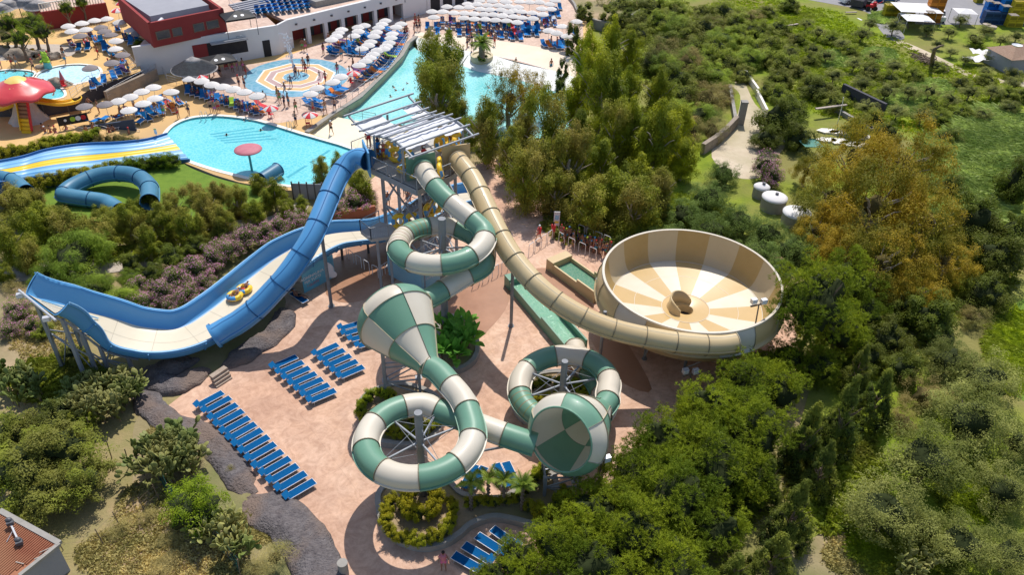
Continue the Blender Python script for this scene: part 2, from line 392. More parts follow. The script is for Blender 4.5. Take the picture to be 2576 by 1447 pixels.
def finish_labels():
    by = {}
    for t in PEND: by.setdefault(t[1], []).append(t)
    for base, L in by.items():
        if len(L) == 1: L[0][0]['label'] = base; continue
        used = set(); ranks = []
        for (n, x, y) in LM:
            s = sorted(range(len(L)), key=lambda i: math.hypot(L[i][2]-x, (L[i][3]-y)*1.5))
            for k, i in enumerate(s): ranks.append((k, math.hypot(L[i][2]-x, L[i][3]-y), i, n))
        ranks.sort(); done = set()
        for k, d, i, n in ranks:
            if i in done: continue
            done.add(i)
            if len(base.split()) + len(n.split()) > 13: print('LONG', base, '|', n)
            L[i][0]['label'] = f"{base}, {ORD[k+1] if k < 20 else str(k+1) + 'th'} from the {n}"
# ------------------------------------------------------------------ foliage
def rvec():
    while True:
        v = V3((random.uniform(-1,1), random.uniform(-1,1), random.uniform(-1,1)))
        if .05 < v.length < 1: return v.normalized()
def leafq(V, Fc, c, nrm, L, Wd, droop=None):
    n = nrm.normalized(); a = droop if droop is not None else rvec()
    t = (a - n * a.dot(n)); 
    if t.length < 1e-3: t = n.orthogonal()
    t.normalize(); s = n.cross(t) * Wd * .5; t = t * L * .5; b = len(V)
    V += [c - t, c + s, c + t, c - s]; Fc.append((b, b+1, b+2, b+3))
CR = {}
def crown(kind, v, nb, nl, ls, rb=(.26,.42), stretch=1.0, droop=0, core=.62, jit=.75, lean=.35, asp=.5, shape='dome', flower=0, cm=None, air=0.0, leafmat=None):
    random.seed(hash(kind) % 1000 + v * 17 if False else sum(map(ord, kind)) * 7 + v * 131)
    Vv = []; Fc = []; mi = []; mb = MB()
    blobs = []
    for i in range(nb):
        d = rvec()
        if shape == 'dome' and d.z < -.35: d.z *= .3
        r = random.uniform(.5, .95)
        if shape == 'col':
            if not i: lead = [(math.cos(k_*2.4+v)*random.uniform(.1,.58), math.sin(k_*2.4+v)*random.uniform(.1,.58), random.uniform(.35,.8)) for k_ in range(6)]; lead[0] = (0, 0, .86)
            lx, ly, lt = random.choice(lead); hh_ = random.uniform(-.8, lt); w_ = .24*(1 - max(0, hh_)*.75/max(.3, lt)); c = V3((lx + random.uniform(-w_,w_), ly + random.uniform(-w_,w_), hh_)); q = random.uniform(*rb)
        elif shape == 'cone':
            h = random.random() ** 1.3; a = random.uniform(0, 2*math.pi); rr = (1 - h) * random.uniform(.5, .85) 
            c = V3((rr*math.cos(a), rr*math.sin(a), -1 + 2*h)); q = random.uniform(*rb) * (1.1 - .6*h)
        elif shape == 'spire':
            h = random.random(); a = random.uniform(0, 2*math.pi); rr = .65*math.sin(math.pi*min(1, .15+.85*(1-h)))
            c = V3((rr*math.cos(a), rr*math.sin(a), -1 + 2*h)); q = random.uniform(*rb)
        else:
            c = d.normalized() * r; q = random.uniform(*rb)
        blobs.append((c, q))
    per = nl // nb
    for c, q in blobs:
        sz = V3((q*random.uniform(.8,1.25), q*random.uniform(.8,1.25), q*stretch*random.uniform(.8,1.2)))
        j = 0
        while j < per:
            d = rvec()
            if d.z < -.1 and random.random() < .5: d.z = -d.z
            rr = random.uniform(.55, 1.08) if random.random() > air else random.uniform(.3, 1.45)
            p = c + V3((d.x*sz.x, d.y*sz.y, d.z*sz.z)) * rr
            nz = noise.noise(p * 3.1 + V3((v*9., 0, 0))); p = p * (1 + .16*nz)
            if shape == 'pine':
                base_ = (d + V3((0,0,.9))).normalized()
                for k in range(7):
                    e = (base_ + rvec()*.75).normalized(); s = ls * random.uniform(.7, 1.3); n = e.cross(rvec()); 
                    if n.length < .1: n = e.orthogonal()
                    leafq(Vv, Fc, p + e*s*.5, n + V3((0,0,.5)), s, s*asp, e); mi.append(0)
                j += 7; continue
            n = (d + V3((0,0,lean)) + rvec() * jit)
            s = ls * random.uniform(.6, 1.4)
            dr = None
            if droop: dr = V3((d.x*.4 + random.uniform(-.3,.3), d.y*.4 + random.uniform(-.3,.3), -1 if random.random() < droop else random.uniform(-1,1)))
            leafq(Vv, Fc, p, n, s, s * asp, dr); mi.append(0); j += 1
        for j in range(int(per * flower)):
            d = rvec(); d.z = abs(d.z)
            p = c + V3((d.x*sz.x, d.y*sz.y, d.z*sz.z)) * 1.12; leafq(Vv, Fc, p, d + rvec()*.4, ls*.85, ls*.75); mi.append(2)
    mb.add(Vv, Fc, mi)
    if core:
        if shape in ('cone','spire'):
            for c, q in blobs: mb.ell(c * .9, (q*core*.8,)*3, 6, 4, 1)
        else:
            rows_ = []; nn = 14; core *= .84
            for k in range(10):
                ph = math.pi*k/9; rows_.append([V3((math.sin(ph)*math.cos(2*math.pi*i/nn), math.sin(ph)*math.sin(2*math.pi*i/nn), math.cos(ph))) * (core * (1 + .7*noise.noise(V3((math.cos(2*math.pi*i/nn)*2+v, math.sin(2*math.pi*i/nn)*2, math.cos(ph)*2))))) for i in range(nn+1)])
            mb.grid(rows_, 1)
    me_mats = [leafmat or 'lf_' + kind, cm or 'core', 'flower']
    o = mb.build('crown', me_mats); me = o.data; bpy.data.objects.remove(o)
    CR.setdefault(kind, []).append(me); return me
def mkcrowns():
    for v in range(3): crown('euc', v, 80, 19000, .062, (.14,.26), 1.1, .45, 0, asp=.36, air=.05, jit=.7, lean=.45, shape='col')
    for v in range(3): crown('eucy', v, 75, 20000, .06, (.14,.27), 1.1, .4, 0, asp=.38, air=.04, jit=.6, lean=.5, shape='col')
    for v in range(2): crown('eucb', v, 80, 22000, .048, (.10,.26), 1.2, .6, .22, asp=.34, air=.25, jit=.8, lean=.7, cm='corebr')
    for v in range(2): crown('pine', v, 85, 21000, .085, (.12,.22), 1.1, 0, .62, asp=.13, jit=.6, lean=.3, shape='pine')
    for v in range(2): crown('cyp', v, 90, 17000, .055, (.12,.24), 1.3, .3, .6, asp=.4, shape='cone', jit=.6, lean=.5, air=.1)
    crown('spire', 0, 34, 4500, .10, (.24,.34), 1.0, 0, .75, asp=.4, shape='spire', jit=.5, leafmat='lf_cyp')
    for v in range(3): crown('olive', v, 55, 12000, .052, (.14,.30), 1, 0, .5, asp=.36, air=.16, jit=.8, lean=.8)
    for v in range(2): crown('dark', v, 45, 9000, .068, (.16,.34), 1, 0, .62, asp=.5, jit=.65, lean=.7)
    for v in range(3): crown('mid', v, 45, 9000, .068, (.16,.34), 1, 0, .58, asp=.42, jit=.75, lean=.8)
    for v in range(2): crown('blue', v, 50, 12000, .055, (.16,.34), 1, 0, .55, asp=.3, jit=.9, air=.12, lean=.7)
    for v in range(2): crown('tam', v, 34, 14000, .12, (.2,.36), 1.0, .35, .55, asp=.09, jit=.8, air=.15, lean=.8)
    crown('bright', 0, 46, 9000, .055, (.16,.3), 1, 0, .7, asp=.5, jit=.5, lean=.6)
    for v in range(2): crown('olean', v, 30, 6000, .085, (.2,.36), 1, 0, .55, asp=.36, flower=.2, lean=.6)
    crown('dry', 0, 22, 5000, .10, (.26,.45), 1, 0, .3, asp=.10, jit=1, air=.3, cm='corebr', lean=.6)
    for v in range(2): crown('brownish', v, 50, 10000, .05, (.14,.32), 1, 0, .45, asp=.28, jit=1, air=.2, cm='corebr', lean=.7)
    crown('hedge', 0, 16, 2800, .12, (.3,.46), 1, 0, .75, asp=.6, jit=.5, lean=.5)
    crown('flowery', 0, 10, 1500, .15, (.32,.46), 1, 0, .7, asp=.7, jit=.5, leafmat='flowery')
TRK = {}
def trunk(kind, v=0):
    """unit trunk: height 1 (to the crown centre) and limbs that fan out into the crown"""
    k = (kind, v)
    if k in TRK: return TRK[k]
    random.seed(31 + v); mb = MB(); pts = []; x = y = 0.0
    for i in range(7):
        pts.append((x, y, i / 6 * 1.05)); x += random.uniform(-.05, .05); y += random.uniform(-.05, .05)
    mb.tube(pts, [.085 * (1 - .11*i) for i in range(7)], 8)
    for i in range(7):
        z = random.uniform(.45, .95); a = i * 2.4 + random.uniform(-.3, .3); b = V3((0, 0, z)); P = [b]
        for j in range(4):
            a += random.uniform(-.25, .25); b = b + V3((math.cos(a)*.13, math.sin(a)*.13, random.uniform(.08, .2))); P.append(b)
        mb.tube(P, [.035, .028, .02, .013, .006], 5)
    o = mb.build('trunk', 'barkpale' if kind in ('eucb', 'euc', 'eucy') else 'bark'); me = o.data; bpy.data.objects.remove(o); TRK[k] = me; return me
def plant(kind, px, py, rpx, asp=1.0, clear=.25, base='', cat='tree', group='', v=None, rz=None, name=None, tr=True, zc=None, gz=0.0):
    """stands a tree so that its crown centre is seen at (px, py) with a radius of rpx"""
    z = 3.0
    for _ in range(6):
        p = W(px, py, z); r = rpx * proj(p)[2] / F; h = r * asp; z = zc if zc is not None else gz + h * (1 - .12) + r * clear
    p = W(px, py, z); r = rpx * proj(p)[2] / F; h = r * asp
    if kind in ('euc','eucy'): r *= 1.15
    root = bpy.data.objects.new(name or {'pine': 'pine_tree', 'cyp': 'conifer_tree', 'olive': 'olive_tree', 'euc': 'eucalyptus_tree', 'eucy': 'eucalyptus_tree', 'eucb': 'eucalyptus_tree', 'spire': 'cypress_tree'}.get(kind, 'shrub'), None)
    col.objects.link(root); root.location = (p.x, p.y, gz); L = CR[kind]; n = len(PEND) + int(px)
    root.rotation_euler = (0, 0, (px * 7 + py * 13) % 6.28 if rz is None else rz)
    c = bpy.data.objects.new('crown', L[(n if v is None else v) % len(L)]); col.objects.link(c); c.parent = root
    c.location = (0, 0, z - gz); c.scale = (r, r, h)
    if tr:
        t = bpy.data.objects.new('trunk', trunk(kind, n % 3)); col.objects.link(t); t.parent = root
        s = max(z - gz, .3); q = r * (.8 if kind in ('cyp','pine','spire') else 2.0); t.scale = (min(s, q), min(s, q), s)
    later(root, base or 'green tree', cat, px, py, group or 'trees'); return root
# ------------------------------------------------------------------ people
def body(name, J, E, hands, skinname='skin0'):
    """J: joints {name: (xyz, radius)}; E: edges; grown with a Skin modifier into one continuous body"""
    names = list(J); vs = [J[n][0] for n in names]; rad = [J[n][1] for n in names]; ed = [(names.index(a), names.index(b)) for a, b in E]
    for (w, hdir, side) in hands:       # five fingers from the palm
        wi = names.index(w); o = V3(vs[wi]); d = V3(hdir).normalized(); sd = V3(side).normalized()
        pi = len(vs); vs.append(tuple(o + d * .06)); rad.append(.026); ed.append((wi, pi))
        for k, (off, ln) in enumerate(((-.03,.06),(-.01,.075),(.01,.07),(.03,.055))):
            a = o + d * .095 + sd * off; vs.append(tuple(a)); rad.append(.011); ed.append((pi, len(vs)-1))
            vs.append(tuple(a + d * ln * .6)); rad.append(.009); ed.append((len(vs)-2, len(vs)-1))
            vs.append(tuple(a + d * ln + d.cross(sd) * .015)); rad.append(.008); ed.append((len(vs)-2, len(vs)-1))
        a = o + d * .05 - sd * .045; vs.append(tuple(a)); rad.append(.012); ed.append((pi, len(vs)-1))
        vs.append(tuple(a + d * .03 - sd * .02)); rad.append(.01); ed.append((len(vs)-2, len(vs)-1))
    me = bpy.data.meshes.new(name); me.from_pydata(vs, ed, [])
    o = bpy.data.objects.new(name, me); col.objects.link(o)
    o.modifiers.new('s', 'SKIN'); lay = me.skin_vertices[0].data
    for i, r in enumerate(rad): lay[i].radius = (r, r * (.78 if names[i] in ('chest','belly','pelvis') else 1) if i < len(names) else r)
    lay[names.index('pelvis')].use_root = True
    sb = o.modifiers.new('b', 'SUBSURF'); sb.levels = 1; sb.render_levels = 1
    dg = bpy.context.evaluated_depsgraph_get(); m2 = bpy.data.meshes.new_from_object(o.evaluated_get(dg))
    bpy.data.objects.remove(o)
    # face: brow, nose, mouth and ears as small relief pieces of the same mesh
    bm = bmesh.new(); bm.from_mesh(m2); h = V3(J['head'][0]); n = V3(J['_face'][0]) if '_face' in J else V3((0, -1, 0))
    bm.to_mesh(m2); bm.free()
    for p in m2.polygons: p.use_smooth = True
    m2.materials.clear(); m2.materials.append(MAT['skin0']); return m2
def figure(pose):
    """returns (body, hair, swimwear) meshes, feet at the origin, facing -y, 1.72 m"""
    P = dict(pelvis=(0,0,.93), belly=(0,0,1.08), chest=(0,0,1.30), neck=(0,0,1.46), head=(0,-.01,1.60))
    r = dict(pelvis=.135, belly=.115, chest=.15, neck=.052, head=.088)
    def leg(s, knee, foot, toe): P.update({'hip'+s: None})
    if pose == 'stand': L = [(.09,0,.88),(.10,-.01,.50),(.11,.02,.08),(.12,-.13,.035)]; Rg = [(-.09,0,.88),(-.11,0,.50),(-.13,.03,.08),(-.15,-.12,.035)]; AL = [(.17,0,1.38),(.24,.02,1.12),(.26,-.05,.88)]; AR = [(-.17,0,1.38),(-.24,.03,1.12),(-.25,-.04,.88)]
    if pose == 'walk': L = [(.09,0,.88),(.10,-.20,.52),(.10,-.28,.12),(.10,-.42,.06)]; Rg = [(-.09,0,.88),(-.10,.05,.50),(-.10,.32,.14),(-.10,.24,.04)]; AL = [(.17,0,1.38),(.23,.12,1.14),(.22,.10,.90)]; AR = [(-.17,0,1.38),(-.23,-.08,1.14),(-.2,-.26,1.0)]
    if pose == 'hips': L = [(.09,0,.88),(.12,-.02,.50),(.14,.02,.08),(.16,-.12,.035)]; Rg = [(-.09,0,.88),(-.12,0,.50),(-.16,.02,.08),(-.18,-.12,.035)]; AL = [(.18,0,1.38),(.38,.05,1.16),(.20,-.06,1.02)]; AR = [(-.18,0,1.38),(-.38,.05,1.16),(-.2,-.06,1.02)]
    if pose == 'reach': L = [(.09,0,.88),(.11,-.02,.50),(.12,.02,.08),(.13,-.12,.035)]; Rg = [(-.09,0,.88),(-.11,-.05,.50),(-.12,.03,.08),(-.13,-.1,.035)]; AL = [(.18,0,1.38),(.30,-.16,1.28),(.34,-.40,1.34)]; AR = [(-.18,0,1.38),(-.24,.05,1.12),(-.26,-.04,.9)]
    if pose in ('lie', 'ride'):   # reclining: pelvis at the origin, legs toward -y
        b = .30 if pose == 'lie' else .42
        P = dict(pelvis=(0,0,.12), belly=(0,.14,.18), chest=(0,.32,b), neck=(0,.44,b+.09), head=(0,.54,b+.16))
        k = .14 if pose == 'lie' else .34
        L = [(.09,-.06,.12),(.11,-.42,k+.03),(.11,-.80,.11),(.12,-.87,.20)]; Rg = [(-.09,-.06,.12),(-.12,-.40,k+.16),(-.11,-.72,.10),(-.12,-.82,.12)]
        AL = [(.18,.34,b),(.30,.12,b-.08),(.24,-.12,.22)]; AR = [(-.18,.34,b),(-.32,.14,b-.06),(-.26,-.1,.24)]
    if pose == 'swim':
        P = dict(pelvis=(0,.35,-.25), belly=(0,.22,-.15), chest=(0,.08,-.02), neck=(0,-.04,.08), head=(0,-.12,.17))
        L = [(.09,.42,-.25),(.1,.75,-.3),(.1,1.1,-.25),(.1,1.22,-.25)]; Rg = [(-.09,.42,-.25),(-.1,.75,-.35),(-.1,1.1,-.3),(-.1,1.22,-.3)]
        AL = [(.18,.02,0),(.42,-.12,-.02),(.5,-.4,-.02)]; AR = [(-.18,.02,0),(-.42,-.1,-.02),(-.52,-.36,-.04)]
    if pose == 'sit':
        P = dict(pelvis=(0,0,.50), belly=(0,-.01,.64), chest=(0,-.04,.84), neck=(0,-.06,1.0), head=(0,-.09,1.13))
        L = [(.1,-.04,.48),(.13,-.44,.50),(.13,-.46,.09),(.13,-.58,.04)]; Rg = [(-.1,-.04,.48),(-.13,-.44,.50),(-.13,-.42,.09),(-.13,-.54,.04)]
        AL = [(.18,-.03,.92),(.26,-.14,.7),(.16,-.36,.6)]; AR = [(-.18,-.03,.92),(-.26,-.14,.7),(-.16,-.36,.6)]
    J = {k: (v, r[k]) for k, v in P.items()}
    hd = V3(P['head']); nk = V3(P['neck']); upv = (hd - nk).normalized(); J['crownh'] = (tuple(hd + upv*.07), .078)
    E = [('pelvis','belly'),('belly','chest'),('chest','neck'),('neck','head'),('head','crownh')]; hands = []
    for s, leg_, arm in (('L', L, AL), ('R', Rg, AR)):
        for n, p, rr in zip(('hip','knee','ankle','toe'), leg_, (.088,.058,.036,.03)): J[n+s] = (p, rr)
        for n, p, rr in zip(('sh','elb','wr'), arm, (.055,.040,.027)): J[n+s] = (p, rr)
        E += [('pelvis','hip'+s),('hip'+s,'knee'+s),('knee'+s,'ankle'+s),('ankle'+s,'toe'+s),('chest','sh'+s),('sh'+s,'elb'+s),('elb'+s,'wr'+s)]
        d = V3(arm[2]) - V3(arm[1]); hands.append(('wr'+s, d, V3((0,1,0)) if abs(d.normalized().y) < .8 else V3((1,0,0))))
    bmesh_ = body('person', J, E, hands)
    # features
    fdir = V3((0,-1,0)) if pose not in ('lie','ride') else V3((0,-.75,.66)); mb = MB()
    hc = hd + upv * .025; sd = V3((1,0,0))
    mb.add([v.co for v in bmesh_.vertices], [tuple(p.vertices) for p in bmesh_.polygons], 0, True)
    nose = hc + fdir * .088 - upv * .01; mb.ell(nose, (.014,.018,.022), 6, 4)
    for s in (-1, 1):
        mb.ell(hc + sd*s*.088 - upv*.005, (.012,.02,.03), 6, 4)
        mb.ell(hc + fdir*.076 + sd*s*.034 + upv*.014, (.013,.013,.008), 6, 4, 1)
    mb.ell(hc + fdir*.080 - upv*.048, (.026,.01,.008), 6, 4, 2)
    bo = mb.build('person', ['skin0', 'black', 'red']); bd = bo.data; bpy.data.objects.remove(bo)
    hb = MB(); Mx = frame(upv); hb.ell(hc + upv*.028 - fdir*.018, (.10,.108,.10) if abs(upv.z) > .8 else (.10,.10,.10), 10, 7, 0)
    if pose in ('stand','hips','lie'): hb.ell(hc - upv*.06 - fdir*.055, (.075,.05,.10), 8, 6, 0)
    ho = hb.build('hair', ['hair0']); hm = ho.data; bpy.data.objects.remove(ho)
    sb = MB(); pv = V3(P['pelvis']); bl = V3(P['belly']); ax = (bl - pv).normalized()
    lv = [(pv - ax*.08, .150, .115), (pv, .162, .128), (pv + ax*.07, .140, .112), (pv + ax*.085, .125, .1)]
    rows = []
    for c, a, b in lv:
        q = ax.cross(V3((1,0,0))).normalized(); rows.append([c + V3((1,0,0))*a*math.cos(t*math.pi/8) + q*b*math.sin(t*math.pi/8) for t in range(17)])
    sb.grid(rows)
    for lg in (L, Rg): sb.cyl(V3(lg[0]) + (V3(lg[0])-V3(lg[1]))*.02, V3(lg[0]).lerp(V3(lg[1]), .42), .105, .085, 10)
    if pose in ('hips','reach'): 
        cz = V3(P['chest']); sb.ell(cz - ax*.03, (.165,.128,.075), 10, 6)
    so = sb.build('swimwear', ['suit0']); sm = so.data; bpy.data.objects.remove(so)
    return bd, hm, sm
FIG = {}
def person(x, y, z, rz, pose, base, px, py, group, skin=0, hair=0, suit=0, s=1.0, cat='person', shirt=None):
    if pose not in FIG: FIG[pose] = figure(pose)
    bd, hm, sm = FIG[pose]
    b = bpy.data.objects.new('person', bd); col.objects.link(b); b.location = (x, y, z); b.rotation_euler = (0, 0, rz); b.scale = (s, s, s)
    b.material_slots[0].link = 'OBJECT'; b.material_slots[0].material = MAT['skin%d' % skin]
    h = bpy.data.objects.new('hair', hm); col.objects.link(h); h.parent = b; h.material_slots[0].link = 'OBJECT'; h.material_slots[0].material = MAT['hair%d' % hair]
    w = bpy.data.objects.new('swimwear', sm); col.objects.link(w); w.parent = b; w.material_slots[0].link = 'OBJECT'; w.material_slots[0].material = MAT['suit%d' % suit]
    if shirt:
        if 'shirt' not in FIG:
            m = MB(); m.lathe([(.165,1.0),(.175,1.15),(.19,1.32),(.15,1.42),(.06,1.46)], (0,0,0), 12); m.cyl((.16,0,1.38),(.235,.01,1.18),.075,.065,8); m.cyl((-.16,0,1.38),(-.235,.01,1.18),.075,.065,8)
            o = m.build('shirt', ['suit0']); FIG['shirt'] = o.data; bpy.data.objects.remove(o)
        t = bpy.data.objects.new('shirt', FIG['shirt']); col.objects.link(t); t.parent = b; t.material_slots[0].link = 'OBJECT'; t.material_slots[0].material = MAT[shirt]
    later(b, base, cat, px, py, group); return b
# ------------------------------------------------------------------ sunbeds and parasols
def near_lounger():
    root = empty('sun_lounger', (0,0,0), 'x', 'sun lounger')
    f = MB()   # long axis = x (foot at +x), head at -x
    for s in (-1, 1):
        f.box((0, s*.29, .33), (1.92, .022, .045))
    f.box((.955, 0, .33), (.022, .60, .045)); f.box((-.955, 0, .33), (.022, .60, .045)); f.build('frame', 'whiteplastic', root)
    m = MB(); rows = []
    for i in range(13):
        x = -.94 + 1.88*i/12; rows.append([V3((x, -.275 + .55*j/6, .345 - .025*math.sin(math.pi*j/6) + .004*math.sin(i*2.3+j))) for j in range(7)])
    m.grid(rows); m.build('bed_fabric', 'bluefabric', root)
    for sx in (-.75, .7):
        for s in (-1, 1):
            l = MB(); l.cyl((sx, s*.28, .32), (sx + (.06 if sx > 0 else -.06), s*.28, 0), .018, n=6); l.build('leg', 'rail', root)
    v = MB(); v.box((0,0,0), (.42, .56, .015), Matrix.Rotation(R(-22), 3, 'Y'))
    vo = v.build('sun_visor', ['visor'], root); vo.location = (-1.0, 0, .58)
    b = MB(); 
    for s in (-1, 1): b.cyl((-.85, s*.29, .34), (-1.02, s*.29, .62), .012, n=6)
    b.build('visor_bracket', 'rail', root)
    return root
def far_lounger(name='sun_lounger', fab='ltblue'):
    m = MB()
    m.box((.35, 0, .32), (1.15, .60, .05)); M = Matrix.Rotation(R(38), 3, 'Y')
    m.box((-.50, 0, .53), (.72, .60, .05), M)
    for s in (-1, 1):
        m.box((.33, s*.325, .28), (1.22, .05, .07), mi=1)
        for x in (-.2, .85): m.box((x, s*.31, .13), (.07, .05, .26), mi=1)
    m.box((.94, 0, .28), (.05, .66, .07), mi=1)
    o = m.build(name, [fab, 'whiteplastic']); return o
def umb_meshes(c1, c2=None, r=.90, closed=False):
    m = MB(); n = 16
    if closed: m.lathe([(.02,.95),(.09,.35),(.14,0),(.10,-.12)], (0,0,0), 12)
    else:
        m.lathe([(.03,.36),(r*.35,.285),(r*.7,.16),(r,0),(r*.995,-.09)], (0,0,0), n, smooth=False, sector=(lambda i, k: (i//2) % 2) if c2 else None)
        m.ell((0,0,.40), (.03,.03,.06), 6, 4)
    o = m.build('canopy', [c1, c2 or c1]); c = o.data; bpy.data.objects.remove(o)
    p = MB(); p.cyl((0,0,-2.0), (0,0,.3), .022, n=6); o = p.build('pole', 'rail'); pm = o.data; bpy.data.objects.remove(o)
    return c, pm
UM = {}
def umbrella(kind, px, py, gz, base, group, zt=2.05, s=1.0, tilt=None):
    if kind not in UM: UM[kind] = {'w': lambda: umb_meshes('umbwhite'), 'g': lambda: umb_meshes('umbgrey'), 'r': lambda: umb_meshes('red', 'umbwhite', .85), 'c': lambda: umb_meshes('umbgrey', closed=True)}[kind]()
    p = W(px, py, gz + zt); root = bpy.data.objects.new('parasol', None); col.objects.link(root); root.location = (p.x, p.y, gz)
    root.rotation_euler = (random.uniform(-.03,.03), random.uniform(-.05,.05), random.uniform(0, 6)); root.scale = (s, s, 1)
    for nm, me in zip(('canopy', 'pole'), UM[kind]):
        c = bpy.data.objects.new(nm, me); col.objects.link(c); c.parent = root; c.location = (0, 0, zt)
    later(root, base, 'parasol', px, py, group); return root
# ================================================================== SETTING
def struct(name, mb, mats): o = mb.build(name, mats); o['kind'] = 'structure'; return o
def sheet(name, pts, z, m, holes=()):
    mb = MB(); mb.poly([(p[0], p[1], z) for p in pts], 0, [[(q[0], q[1], z) for q in h] for h in holes]); return struct(name, mb, m)
g = MB()   # one sheet to the horizon, finer near the camera, gently uneven
xs = [-3000, -600, -200] + [-110 + 5*i for i in range(45)] + [200, 600, 3000]
ys = [-200, -30] + [5 + 5*i for i in range(36)] + [260, 500, 3000]
g.grid([[V3((x, y, -.03)) for x in xs] for y in ys]); struct('ground', g, 'dry')
sheet('meadow', PZ([(1240,-60),(2700,-60),(2760,1500),(1990,1500),(1960,1250),(2060,900),(1990,640),(1560,560),(1420,430),(1400,200),(1450,60)]), .0, 'field')
sheet('grass_clearing', smooth_poly(PZ([(2488,800),(2530,775),(2620,760),(2640,1010),(2560,1000),(2520,950),(2495,880)])), .012, 'grass')
sheet('dirt_yard', smooth_poly(PZ([(1822,430),(1790,380),(1850,300),(1862,240),(1838,212),(1870,205),(1900,262),(1945,300),(1975,360),(1950,400),(1930,440),(1870,450)])), .012, 'sandtrack')
sheet('clearing', smooth_poly(PZ([(2180,1447),(2060,1500),(1900,1470),(2000,1380),(2130,1320),(2230,1330),(2330,1390),(2330,1460)])), .012, 'dirt')
sheet('dry_ground', smooth_poly(PZ([(0,690),(90,760),(180,880),(230,960),(60,1000),(-80,900),(-80,700)])), .012, 'dirt')
sheet('bare_earth', smooth_poly(PZ([(340,1060),(420,1040),(560,1140),(640,1260),(760,1420),(700,1500),(250,1500),(330,1250)])), .012, 'dirt')
plz = ccw(PZ([(400,1040),(470,985),(505,960),(570,925),(700,830),(720,760),(700,700),(840,610),(900,480),(960,430),(1120,440),(1240,400),(1400,430),(1560,560),(1990,640),(2010,950),(1720,1000),(1620,1200),(1400,1520),(880,1520),(835,1410),(780,1310),(690,1270),(640,1245),(610,1160),(520,1110)]))
sheet('plaza', plz, .02, 'plaza')
for i, L in enumerate([[(1330,690),(1440,780),(1500,880),(1560,960),(1640,980),(1560,840),(1480,760),(1400,680)], [(1140,720),(1290,660),(1280,760),(1230,830),(1180,860),(1120,800)], [(850,640),(960,610),(1000,700),(900,760),(820,740)]]):
    sheet('wet_pavement', smooth_poly(PZ(L)), .026 + .003*i, 'wetplaza')
sheet('service_path', smooth_poly(PZ([(-60,680),(120,650),(300,640),(420,600),(560,560),(700,540),(760,500),(770,530),(640,600),(480,640),(330,680),(120,700),(-60,720)])), .022, 'gravelpath')
sheet('lawn', smooth_poly(PZ([(60,470),(250,425),(400,392),(440,398),(480,422),(545,447),(610,464),(690,482),(600,530),(400,560),(120,540)],.93)), .93, 'grass')
sheet('footpath', smooth_poly(PZ([(-60,385),(20,380),(120,362),(200,330),(290,345),(400,365),(420,390),(300,372),(200,362),(120,380),(0,402),(-60,410)])), .03, 'gravelpath')
sheet('car_park', PZ([(1720,-60),(2760,-60),(2760,70),(2480,62),(2200,60),(2215,20),(2140,18),(2050,2)]), .016, 'asphalt')
sheet('road', smooth_poly(PZ([(2140,14),(2190,36),(2210,70),(2240,100),(2275,96),(2262,70),(2250,30),(2290,10),(2200,-10),(2130,-5)]), 4), .022, 'asphalt')
sheet('road_marking', PZ([(2262-110+3,52-7),(2160,45),(2170,50),(2166,51)]), .03, 'whitewall')
sheet('dirt_track', smooth_poly([*PZ([(2262,100),(2330,128),(2400,162),(2450,186),(2520,196),(2600,212),(2600,222),(2500,206),(2440,194),(2380,164),(2310,134),(2252,106)])]), .024, 'sandtrack')
# ------------------------------------------------------------------ decks (raised slabs with the pools cut out)
pool = smooth_poly(PZ([(415,352),(424,330),(446,311),(480,298),(520,293),(562,293),(645,304),(758,338),(884,376),(886,398),(850,440),(800,462),(745,466),(690,461),(610,442),(540,424),(470,400),(430,376)], D1), 3)
pool = ccw(pool)
d1 = ccw(PZ([(-80,375),(60,368),(150,352),(345,350),(395,372),(440,400),(540,440),(600,458),(690,476),(750,480),(805,474),(862,448),(900,402),(896,372),(772,333),(838,287),(846,284),(905,246),(962,191),(1010,141),(1028,108),(1044,93),(1100,105),(1174,128),(1300,150),(1400,180),(1450,195),(1500,150),(1460,-90),(-80,-90)], D1))
mb = MB(); mb.poly([(p.x,p.y,D1) for p in d1], 0, [[(p.x,p.y,D1) for p in pool]]); mb.walls(d1, -.02, D1, 1); mb.walls(pool, D1 - 1.2, D1, 2, inward=True)
struct('pool_deck', mb, ['deck', 'tankwall', 'wpool'])
def ring(name, pts, w, z, m, h=.05, inner=0.0):
    a = offset(pts, -inner); b = offset(pts, w); n = len(pts); mb = MB(); vs = [(p.x,p.y,z+h) for p in a] + [(p.x,p.y,z+h) for p in b]
    mb.add(vs, [(i, n+i, n+(i+1) % n, (i+1) % n) for i in range(n)]); mb.walls(b, z, z+h); mb.walls(a, z-.1, z+h, inward=True); return struct(name, mb, m)
ring('pool_coping', pool, .45, D1, 'coping')
sheet('pool_water', offset(pool, .02), D1 - .18, 'wpool')
